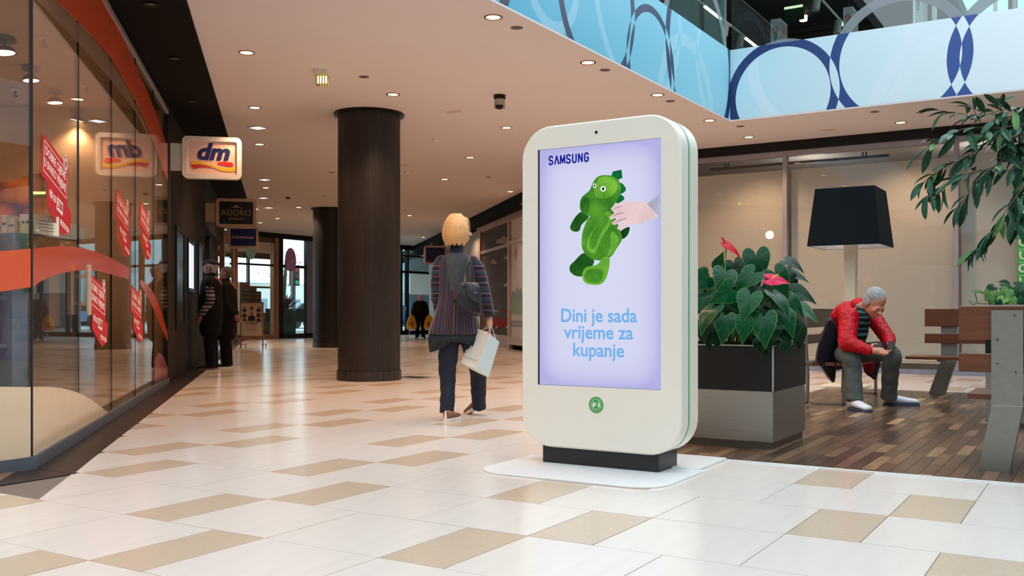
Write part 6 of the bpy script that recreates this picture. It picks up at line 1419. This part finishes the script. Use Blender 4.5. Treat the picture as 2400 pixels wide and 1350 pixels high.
# --- two elderly men at the dark wall ---
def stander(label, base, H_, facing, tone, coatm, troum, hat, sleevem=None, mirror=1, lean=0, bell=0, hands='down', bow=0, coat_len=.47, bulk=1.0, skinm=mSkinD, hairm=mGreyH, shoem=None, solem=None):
    f = V((math.cos(facing), math.sin(facing), 0)); r = f.cross(UPV); s = H_/1.75
    o = thing('person', label, 'person', base); P_ = lambda x, y, z: V(base)+r*x*s+f*(y+bow*max(0, (z-.95))**1.3)*s+UPV*(z-bow*.35*max(0, z-1.0)**1.2)*s
    bd = MB(); hu = (UPV+f*bow*.6+f*lean).normalized(); hf_ = (f-UPV*bow*.9+UPV*.25*(bell)).normalized()
    Ph, Th = head(bd, P_(0, .02+bow*.12, 1.635), hf_, hu, s)
    bd.cap(P_(0, 0, 1.42), P_(0, .01, 1.55), .055*s, .055*s).cap(P_(0, 0, 1.05), P_(0, 0, 1.35), .13*s*bulk, .14*s*bulk).cap(P_(-.09, 0, .92), P_(.09, 0, .92), .1*s, .1*s)
    arms = []
    for sx_ in (-1, 1):
        sh_, el_ = P_(sx_*.19, 0, 1.38), P_(sx_*.26, -.03, 1.1); wr_1 = P_(sx_*.24, .12, .87) if hands == 'down' else P_(sx_*.14, -.16, .92)
        if hands == 'bags': el_ = P_(sx_*.27, -.02, 1.06); wr_1 = P_(sx_*.29, .0, .84)
        bd.cap(sh_, el_, .05*s, .042*s).cap(el_, wr_1, .04*s, .03*s); hand(bd, wr_1, (wr_1-el_).normalized()*.6-UPV*.4, f, r*sx_, s, .8, 1); arms.append((sh_, el_, wr_1))
        hip, kn, an = P_(sx_*.09, 0, .92), P_(sx_*.1, .03, .5), P_(sx_*.11, -.01, .09); bd.cap(hip, kn, .085*s, .06*s).cap(kn, an, .055*s, .038*s)
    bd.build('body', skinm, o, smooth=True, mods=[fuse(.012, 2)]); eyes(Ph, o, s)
    b = MB(); B_ = bulk
    b.cap(P_(-.13, 0, 1.37), P_(.13, 0, 1.37), .095*s, .095*s, 14).cap(P_(0, .0, 1.40), P_(0, .01, 1.50), .11*s, .08*s, 14).cap(P_(-.1, 0, 1.42), P_(.1, 0, 1.42), .085*s, .085*s, 14)
    for x_, z0_, z1_, r0_, r1_ in ((-.09, 1.34, 1.0, .13, .14), (.09, 1.34, 1.0, .13, .14), (0, 1.3, 1.02, .15, .165), (-.08, 1.0, .95-coat_len+.06, .145, .135), (.08, 1.0, .95-coat_len+.06, .145, .135)): b.cap(P_(x_*B_, 0, z0_), P_(x_*B_, .01, z1_), r0_*s*B_, r1_*s*B_, 14)
    for sh_, el_, wr_1 in arms: b.cap(sh_, el_, .082*s, .07*s, 12).cap(el_, el_.lerp(wr_1, .85), .068*s, .055*s, 12) if not sleevem else b.cap(sh_, sh_.lerp(el_, .25), .085*s, .08*s, 12)
    c_ = b.build('coat', coatm, o, smooth=True, mods=[fuse(.016, 5)]); wrinkle(c_, .02, .1)
    for sh_, el_, wr_1 in (arms if sleevem else ()): clothtube([sh_+UPV*.02, sh_.lerp(el_, .5), el_, el_.lerp(wr_1, .5), wr_1], [x*s for x in (.075, .072, .064, .058, .052)], sleevem or coatm, 'sleeve', o, wr=.015)
    for sx_ in (-1, 1):
        clothtube([P_(sx_*.085, 0, .95), P_(sx_*.095, .0, .7), P_(sx_*.1, .02, .48), P_(sx_*.11, 0, .25), P_(sx_*.11, -.01, .05)], [x*s for x in (.12, .1, .085, .08, .08)], troum, 'trouser_leg', o, wr=.015)
        shoe(P_(sx_*.12, -.08, 0), f+r*sx_*.15, 0, .28*s, .048*s, shoem or mBlack, solem or mGreyP, o, .07*s)
    if bow: MB().cap(P_(0, .03, 1.36), P_(0, .03, 1.1), .14*s, .17*s).build('jacket_front', coatm, o, smooth=True)
    hb = MB(); hb.ell(Ph(0, -.03, .045), (.085*s, .1*s, .085*s), 18, Th).ell(Ph(0, -.07, -.01), (.072*s, .045*s, .07*s), 12, Th); hb.build('hair', hairm, o, smooth=True)
    if hat:
        hb = MB(); hb.ell(Ph(0, -.012, .085), (.095*s, .115*s, .055*s), 18, Th).ell(Ph(0, .085, .06), (.07*s, .06*s, .012*s), 14, Th); hb.build('cap', hat, o, smooth=True)
    return o, P_
mDk = mat('coat_black', (15, 14, 17), .9, spec=.2); mBr = mat('coat_brown_black', (17, 13, 13), .9, spec=.2); mNj = mat('trousers_navy', (13, 16, 26), .9, spec=.2); mBk = mat('trousers_black', (11, 10, 12), .9, spec=.2)
mNor = bands('nordic_sleeve', 2, [(2,(36,32,36)),(1,(150,140,132)),(1,(40,34,38)),(1,(120,90,84)),(1,(168,160,152)),(2,(44,38,42)),(1,(140,132,126))], 5.5, .9, .008)
e1 = G(496, 866); e1.z = 0; fw = R(A*0)+math.atan2(-.70710678, -.70710678)
stander('man in a dark cap and waistcoat with patterned sleeves gazing at the wall', e1, 1.76, math.atan2(-.62, -.78), 0, mDk, mNj, mat('cap_black', (20, 22, 28), .8), mNor, bell=1.1, coat_len=.36, bulk=1.2)
e2 = G(531, 862); e2.z = 0
stander('man in a long dark coat with folded hands behind the capped man', e2, 1.68, math.atan2(-.62, -.78), 0, mBr, mBk, None, None, hands='back', bell=.3, coat_len=.42, bulk=1.18, hairm=mat('hair_dark_grey', (84, 76, 70), .8), solem=mWhiteP)
# --- old man with yellow bags ---
om = G(985, 793); om.z = 0
cf = math.atan2(-om.y, -om.x)
o3, P3 = stander('stooped old man in a dark suit with two yellow bags by the entrance', om, 1.62, cf, 0, mBr, mBk, None, None, bow=.55, hands='bags', coat_len=.26, skinm=mSkin2, hairm=mat('hair_thin', (190, 160, 140), .7))
mYB = mat('bag_yellow', (236, 164, 30), .5, var=.12, scale=3); mYR = mat('bag_print', (190, 70, 30), .5)
for sx_, nm in ((-1, 'right'), (1, 'left')):
    c = P3(sx_*.33, .12, 0); rr3 = V((-math.sin(cf), math.cos(cf), 0)); ff3 = V((math.cos(cf), math.sin(cf), 0))
    bg_ = thing('carrier_bag', 'yellow plastic carrier bag in the old man\'s hand on the %s of the picture' % ({-1: 'right', 1: 'left'}[sx_] if False else ('left' if (c.x*CA+c.y*SA)/(-c.x*SA+c.y*CA) < (om.x*CA+om.y*SA)/(-om.x*SA+om.y*CA) else 'right')), 'bag', (c.x, c.y, .3))
    rs = []
    for z, wd_, th in ((.32, .14, .09), (.36, .19, .12), (.55, .17, .1), (.72, .12, .05), (.84, .03, .02)): rs.append([V((c.x, c.y, z))+rr3*wd_*math.cos(2*PI*k/16)+ff3*th*math.sin(2*PI*k/16) for k in range(16)])
    MB().loft(rs).build('bag_body', mYB, bg_, smooth=True)
    MB().prism([(.08*math.cos(k*PI/5), .5+.1*math.sin(k*PI/5)) for k in range(10)], -.132, -.12, 'y', Matrix.Translation((c.x, c.y, 0)) @ Matrix.Rotation(cf+PI/2, 4, 'Z')).build('print_mark', mYR, bg_)
cn = thing('walking_stick', 'thin wooden walking stick beside the old man\'s yellow bag', 'stick', G(958, 795))
p = G(957, 796); q = P3(1 * (.29), .02, .86); q2 = P3(-.29, .02, .86)
q = q if abs((q.x*CA+q.y*SA)/(-q.x*SA+q.y*CA)*F+1200-958) < abs((q2.x*CA+q2.y*SA)/(-q2.x*SA+q2.y*CA)*F+1200-958) else q2
MB().cyl((p.x, p.y, .02), q+V((0,0,.0)), .012, n=8).build('shaft', mWood, cn); MB().cyl((p.x, p.y, 0), (p.x, p.y, .03), .018, n=8).build('rubber_tip', mBlackM, cn)

# ---------------- plants ----------------
def leaf_mat(name, c0, c1, edge=None, rough=.3, veins=True):
    m = bpy.data.materials.new(name); m.use_nodes = True; nt = m.node_tree; L = nt.links; b = nt.nodes['Principled BSDF']; b.inputs['Roughness'].default_value = rough
    b.inputs['Specular IOR Level'].default_value = .16
    tc = N(nt, 'ShaderNodeTexCoord'); sp = N(nt, 'ShaderNodeSeparateXYZ'); L.new(tc.outputs['UV'], sp.inputs[0])
    oi = N(nt, 'ShaderNodeObjectInfo'); nz = N(nt, 'ShaderNodeTexNoise'); nz.inputs['Scale'].default_value = 6; L.new(tc.outputs['UV'], nz.inputs['Vector'])
    ad = N(nt, 'ShaderNodeMath', operation='MULTIPLY_ADD', i_1=.5); L.new(oi.outputs['Random'], ad.inputs[0]); n3 = N(nt, 'ShaderNodeMath', operation='MULTIPLY', i_1=.5); L.new(nz.outputs[0], n3.inputs[0]); L.new(n3.outputs[0], ad.inputs[2])
    mx = N(nt, 'ShaderNodeMix', data_type='RGBA'); L.new(ad.outputs[0], mx.inputs[0]); mx.inputs[6].default_value = c3(*c0); mx.inputs[7].default_value = c3(*c1); last = mx.outputs[2]
    if edge:
        gt = N(nt, 'ShaderNodeMapRange'); gt.inputs['From Min'].default_value = .93; gt.inputs['From Max'].default_value = 1.02; L.new(sp.outputs[0], gt.inputs[0])
        m2 = N(nt, 'ShaderNodeMix', data_type='RGBA'); L.new(gt.outputs[0], m2.inputs[0]); L.new(last, m2.inputs[6]); m2.inputs[7].default_value = c3(*edge); last = m2.outputs[2]
    if veins:
        vw = N(nt, 'ShaderNodeMath', operation='MULTIPLY', i_1=2*PI*12); L.new(sp.outputs[1], vw.inputs[0]); cs = N(nt, 'ShaderNodeMath', operation='COSINE'); L.new(vw.outputs[0], cs.inputs[0])
        pw = N(nt, 'ShaderNodeMapRange'); pw.inputs['From Min'].default_value = .86; pw.inputs['From Max'].default_value = 1; pw.inputs['To Max'].default_value = .25; L.new(cs.outputs[0], pw.inputs[0])
        m3 = N(nt, 'ShaderNodeMix', data_type='RGBA'); L.new(pw.outputs[0], m3.inputs[0]); L.new(last, m3.inputs[6]); m3.inputs[7].default_value = c3(c1[0]+50, c1[1]+50, c1[2]+40); last = m3.outputs[2]
    L.new(last, b.inputs['Base Color']); MATS[name] = m; return m
def leaf_mesh(name, outline, cup=.15, droop=.25, rows=6, m=None, L=1.0):
    """leaf along +y from the stalk, outline(t)->half width (0..1), may run behind the stalk (lobes)"""
    vs = []; fs = []; uv = []
    ts = [i/rows for i in range(rows+1)]
    cols = 7
    for t in ts:
        y, hw = outline(t)
        for c in range(cols):
            q = (c/(cols-1))*2-1; x = q*hw; z = -droop*(max(0, y))**2-.0*abs(q)+cup*abs(x)*.9-cup*(x*x)*1.4+(.012 if c == cols//2 else 0)*-1
            vs.append((x*L, y*L, z*L)); uv.append((max(abs(q), (t if t > .9 else 0)), t))
    for i in range(rows):
        for c in range(cols-1):
            a = i*cols+c; fs.append((a, a+1, a+cols+1, a+cols))
    me = bpy.data.meshes.new(name); me.from_pydata(vs, [], fs); me.polygons.foreach_set('use_smooth', [True]*len(fs))
    ul = me.uv_layers.new(name='uv')
    for lp in me.loops: ul.data[lp.index].uv = uv[lp.vertex_index]
    me.materials.append(m); return me
def heart(name, m, cup=.3, droop=.5):
    """heart-shaped blade as a fan: stalk joins in the notch"""
    pts = [(0, .0), (.05, -.14), (.16, -.27), (.29, -.30), (.40, -.2), (.45, -.03), (.43, .16), (.36, .36), (.25, .56), (.13, .76), (.05, .92), (0, 1.0)]
    out = pts+[(-x, y) for x, y in reversed(pts[1:-1])]
    n = len(out); vs = [(0, .08, 0)]; uv = [(0, 0)]; fs = []
    for f in (.5, 1.0):
        for x, y in out:
            X_, Y_ = x*f, .08+(y-.08)*f; z = -droop*max(0, Y_)**2*.6+cup*abs(X_)*.5-cup*X_*X_*1.2+.03*math.sin(Y_*17)*f*abs(X_)*2; vs.append((X_, Y_, z-.25*max(0, -Y_))); uv.append((f, len(uv) % n/n))
    for k in range(n):
        fs.append((0, 1+k, 1+(k+1) % n)); fs.append((1+k, 1+n+k, 1+n+(k+1) % n, 1+(k+1) % n))
    me = bpy.data.meshes.new(name); me.from_pydata(vs, [], fs); me.polygons.foreach_set('use_smooth', [True]*len(fs))
    ul = me.uv_layers.new(name='uv')
    for lp in me.loops: ul.data[lp.index].uv = uv[lp.vertex_index]
    me.materials.append(m); return me
def place(me, name, parent, pos, fwd, up_, s, solid=None):
    o = bpy.data.objects.new(name, me); C.objects.link(o); o.parent = parent
    f = V(fwd).normalized(); u = V(up_); u = (u-f*u.dot(f)).normalized(); r = f.cross(u)
    M = Matrix((r, f, u)).transposed().to_4x4() @ Matrix.Scale(s, 4); M.translation = V(pos)-OFF[parent.name]; o.matrix_local = M
    return o
random.seed(21)
an = thing('anthurium', 'lush green anthurium with heart-shaped leaves and red flowers in the black planter', 'plant', (-2.45, 6.85, .66))
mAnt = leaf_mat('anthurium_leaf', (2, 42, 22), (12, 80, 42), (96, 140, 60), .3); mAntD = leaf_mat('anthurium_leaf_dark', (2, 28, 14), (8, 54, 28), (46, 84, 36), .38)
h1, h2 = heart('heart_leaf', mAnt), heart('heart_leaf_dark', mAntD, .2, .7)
stm = MB(); cc0 = V((-2.40, 6.86, .66))
def stalk(p, lean=.0):
    b0 = V((cc0.x+(p.x-cc0.x)*.45+random.uniform(-.05, .05), cc0.y+(p.y-cc0.y)*.4+random.uniform(-.05, .05), .655)); md = b0.lerp(p, .55)+V((0, 0, .1)); stm.tube([b0, md, p], .0055, 5, 3)
tocam = V((SA, -CA, 0))
def ant(px, py, d, s, ang, tilt=-.9, dark=False, me=None):
    """px,py of the notch; ang: screen direction of the tip in degrees (0 right, -90 down)"""
    s *= .9; p = at(px, py, d); a = R(ang); sd = V((CA, SA, 0))*math.cos(a)+UPV*math.sin(a)
    f = (sd*.85+tocam*random.uniform(.15, .6)).normalized(); u = (tocam*.75+UPV*random.uniform(.2, .9)+V((CA, SA, 0))*random.gauss(0, .35)).normalized()
    place(me or (h2 if dark else h1), 'leaf', an, p, f, u, s); stalk(p)
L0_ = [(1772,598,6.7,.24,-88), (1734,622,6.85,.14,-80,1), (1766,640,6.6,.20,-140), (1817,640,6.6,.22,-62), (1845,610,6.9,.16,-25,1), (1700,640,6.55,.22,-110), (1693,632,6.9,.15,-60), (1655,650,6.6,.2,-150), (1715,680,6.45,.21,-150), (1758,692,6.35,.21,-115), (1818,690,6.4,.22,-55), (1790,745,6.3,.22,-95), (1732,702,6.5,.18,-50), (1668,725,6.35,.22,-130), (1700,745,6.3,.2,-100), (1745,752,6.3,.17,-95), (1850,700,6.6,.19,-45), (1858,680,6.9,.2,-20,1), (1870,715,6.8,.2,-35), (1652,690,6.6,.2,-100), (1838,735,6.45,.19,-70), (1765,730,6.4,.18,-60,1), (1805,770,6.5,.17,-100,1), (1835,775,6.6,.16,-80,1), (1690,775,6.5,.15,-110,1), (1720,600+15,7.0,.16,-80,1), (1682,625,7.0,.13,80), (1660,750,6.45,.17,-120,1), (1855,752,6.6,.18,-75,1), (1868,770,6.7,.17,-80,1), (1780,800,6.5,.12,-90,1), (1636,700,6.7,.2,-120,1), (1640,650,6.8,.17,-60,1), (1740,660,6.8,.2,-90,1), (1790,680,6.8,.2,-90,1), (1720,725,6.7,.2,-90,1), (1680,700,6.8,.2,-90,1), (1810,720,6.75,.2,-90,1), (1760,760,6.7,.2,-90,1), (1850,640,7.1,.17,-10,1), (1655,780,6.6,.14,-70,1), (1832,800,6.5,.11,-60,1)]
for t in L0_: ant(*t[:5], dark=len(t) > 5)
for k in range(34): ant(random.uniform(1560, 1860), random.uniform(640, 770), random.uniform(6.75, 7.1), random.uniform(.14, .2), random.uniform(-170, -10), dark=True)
stm.build('stalks', mat('stalk_green', (70, 104, 50), .5), an, smooth=True, kind='stuff')
mSp = mat('flower_red', (178, 4, 16), .5, spec=.12, var=.04); mSpP = mat('flower_pink', (200, 40, 80), .5, spec=.12, var=.15)
fls = MB(); pf = at(1702, 575, 6.8); fls.tube([V((pf.x-.02, pf.y, .66)), pf-V((.01, 0, .25)), pf], .005, 6, 4); fls.build('flower_stalk', mat('flower_stalk', (110, 150, 70), .5), an, smooth=True)
fm = heart('spathe', mSp, .9, .3); o = place(fm, 'flower', an, at(1703, 572, 6.8), (V((CA, SA, 0))*.75-UPV*.6), (tocam*.5+V((CA, SA, 0))*.6+UPV*.5), .155)
b = MB(); b.tube([pf, at(1694, 560, 6.79), at(1691, 556, 6.79)], [.004, .006, .004], 6, 3); b.build('spadix', mSp, an, smooth=True)
fm2 = heart('spathe_pink', mSpP, .9, .3); place(fm2, 'flower', an, at(1806, 654, 6.4), (V((CA, SA, 0))*.9-UPV*.1), (tocam*.6+UPV*.7), .14); place(fm2, 'flower', an, at(1813, 652, 6.42), (V((CA, SA, 0))*-.8-UPV*.3), (tocam*.6+UPV*.7), .09)
b = MB(); b.tube([at(1809, 653, 6.37), at(1817, 647, 6.36), at(1825, 643, 6.36)], [.005, .006, .003], 6, 3); b.build('spadix', mat('spadix_yellow', (240, 190, 70), .5), an, smooth=True)

# trailing variegated plant on the rear planter
po_ = thing('pothos', 'variegated trailing pothos on top of the tall rear planter', 'plant', at(2375, 712, 8.6))
mPo = leaf_mat('pothos_leaf', (20, 78, 34), (120, 165, 80), None, .35); mPoD = leaf_mat('pothos_leaf_dark', (6, 46, 22), (24, 80, 40), None, .35)
ph1, ph2 = heart('pothos_heart', mPo, .4, .5), heart('pothos_heart_dark', mPoD, .4, .5)
vines = MB()
def poth(px, py, d, s, ang, dk=0):
    p = at(px, py, d); a = R(ang); sd = V((CA, SA, 0))*math.cos(a)+UPV*math.sin(a); place(ph2 if dk else ph1, 'leaf', po_, p, (sd*.9+tocam*.3), (tocam*.7+UPV*.7), s)
    b0 = at(min(max(px, 2330), 2400)*.5+2365*.5, 714, 8.75); vines.tube([b0, b0.lerp(p, .5)+V((0,0,.03)), p], .003, 4, 3)
for t in [(2328,672,8.6,.1,-160,1), (2318,684,8.5,.09,-120), (2335,690,8.45,.1,-100), (2352,672,8.6,.12,-10,1), (2345,688,8.4,.1,-60), (2362,680,8.45,.11,-130), (2378,690,8.5,.12,-60), (2392,684,8.5,.12,-100,1), (2400,676,8.6,.12,-30,1), (2370,700,8.35,.11,-110), (2390,702,8.35,.11,-60,1), (2352,700,8.35,.1,-150), (2330,700,8.4,.08,-120), (2385,668,8.7,.12,0,1), (2365,665,8.7,.11,160,1), (2410,700,8.5,.12,-40,1), (2318,700,8.45,.07,-70), (2290,683,8.5,.05,10), (2286,684,8.5,.05,170), (2340,706,8.3,.08,-80,1), (2405,690,8.5,.12,-80)]: poth(*t)
vines.tube([at(2335, 712, 8.6), at(2310, 712, 8.5), at(2292, 710, 8.5), at(2288, 697, 8.5), at(2284, 685, 8.5)], .004, 5, 4); vines.tube([at(2292, 710, 8.5), at(2280, 714, 8.5), at(2272, 704, 8.5)], .003, 5, 3)
vines.build('vines', MATS['stalk_green'], po_, smooth=True, kind='stuff')

# weeping fig overhead
fi = thing('weeping_fig', 'tall indoor fig tree with slender hanging leaves reaching in at the right', 'tree', at(2520, 1000, 8.9))
tb = at(2520, 1000, 8.9); tb.z = .93
mBark = mat('fig_bark', (112, 92, 76), .85, var=.2, scale=20)
MB().tube([tb, V((tb.x+.03, tb.y, 1.6)), V((tb.x-.02, tb.y+.02, 2.3)), at(2500, 250, 8.7)], [.045, .04, .034, .025], 10, 5).build('trunk', mBark, fi, smooth=True)
mFg = leaf_mat('fig_leaf', (26, 60, 42), (58, 98, 74), None, .32, False); mFg2 = leaf_mat('fig_leaf_light', (70, 110, 60), (110, 150, 90), None, .35, False)
ol = lambda t: (t, .14*math.sin(PI*min(1, t*.95+.02))**.8*(1 if t < .97 else .15))
lf = leaf_mesh('narrow_leaf', ol, .4, .25, 6, mFg); lf2 = leaf_mesh('narrow_leaf_light', ol, .4, .25, 6, mFg2)
twigs = MB(); cnt = [0]; extra = []
def twig(pts, n, sz=.12, r=.006, spread=1.0, dr=.6):
    P_ = [at(*p) for p in pts]; twigs.tube(P_, [r*(1-.7*i/(len(P_)-1)) for i in range(len(P_))], 5, 4)
    for k in range(n):
        t = (k+.5)/n*(len(P_)-1); i = min(int(t), len(P_)-2); p = P_[i].lerp(P_[i+1], t-i); dv = (P_[i+1]-P_[i]).normalized()
        sd = V((random.gauss(0, 1), random.gauss(0, 1), random.gauss(0, .6)-dr*.3)).normalized()*spread
        f = (dv*.8+sd*.8-UPV*dr*.55).normalized(); u = (UPV+V((random.gauss(0, .4), random.gauss(0, .4), 0))).normalized()
        if abs(f.dot(u)) > .95: u = tocam
        place(lf2 if random.random() < .14 else lf, 'leaf', fi, p+sd*.01, f, u, sz*1.5*random.uniform(.75, 1.25)); cnt[0] += 1
for pts, n, sz, dr in [
    ([(2500,300,8.6),(2420,290,8.4),(2340,300,8.2),(2270,300,8.1),(2215,320,8.0),(2170,350,8.0)], 26, .13, .3),
    ([(2500,300,8.6),(2400,330,8.5),(2320,340,8.4),(2250,375,8.3),(2200,400,8.3),(2160,430,8.3)], 26, .13, .4),
    ([(2400,330,8.5),(2330,390,8.3),(2260,410,8.2),(2210,440,8.2),(2160,470,8.2)], 20, .12, .5),
    ([(2500,260,8.6),(2430,250,8.5),(2360,255,8.4),(2300,270,8.3),(2240,265,8.3),(2190,255,8.3)], 22, .12, .2),
    ([(2380,300,8.4),(2350,260,8.3),(2340,240,8.3)], 8, .1, .1), ([(2300,290,8.2),(2285,262,8.2),(2270,242,8.2)], 8, .1, .1),
    ([(2430,260,8.5),(2390,255,8.4),(2340,275,8.2),(2305,320,8.1)], 16, .13, .4),
    ([(2480,330,8.6),(2420,360,8.4),(2370,400,8.3),(2330,390,8.2),(2290,420,8.2),(2260,470,8.2),(2240,490,8.2)], 26, .13, .8),
    ([(2480,340,8.6),(2420,400,8.4),(2390,450,8.3),(2360,490,8.2),(2330,540,8.2),(2312,560,8.2),(2300,580,8.2),(2275,590,8.2)], 26, .125, 1.1),
    ([(2480,330,8.7),(2430,380,8.6),(2400,430,8.5),(2385,480,8.5),(2370,530,8.4)], 24, .13, 1.2),
    ([(2490,320,8.7),(2450,340,8.7),(2410,350,8.5),(2380,330,8.5),(2340,350,8.5)], 22, .13, .5),
    ([(2480,300,8.7),(2440,290,8.5),(2400,290,8.4),(2360,310,8.3),(2320,330,8.2)], 24, .13, .4),
    ([(2490,420,8.7),(2450,450,8.6),(2420,480,8.5),(2400,510,8.4)], 16, .13, 1.1),
    ([(2500,280,8.7),(2460,270,8.7),(2420,300,8.6),(2390,360,8.5),(2380,400,8.5)], 22, .13, .7)]:
    twig(pts, int(n*1.25), sz, dr=dr)
for pts in ([(2500,300,8.7),(2580,260,8.8),(2660,280,8.9),(2730,340,9.0)], [(2505,420,8.8),(2580,400,9.0),(2650,450,9.1),(2700,540,9.2)], [(2500,250,8.7),(2520,180,8.8),(2560,120,8.9),(2600,110,9.0)], [(2510,250,8.7),(2580,200,8.8),(2650,190,8.9),(2700,230,8.9)]): twig(pts, 14, .13, dr=.6)
twigs.build('twigs', mBark, fi, smooth=True, kind='stuff')
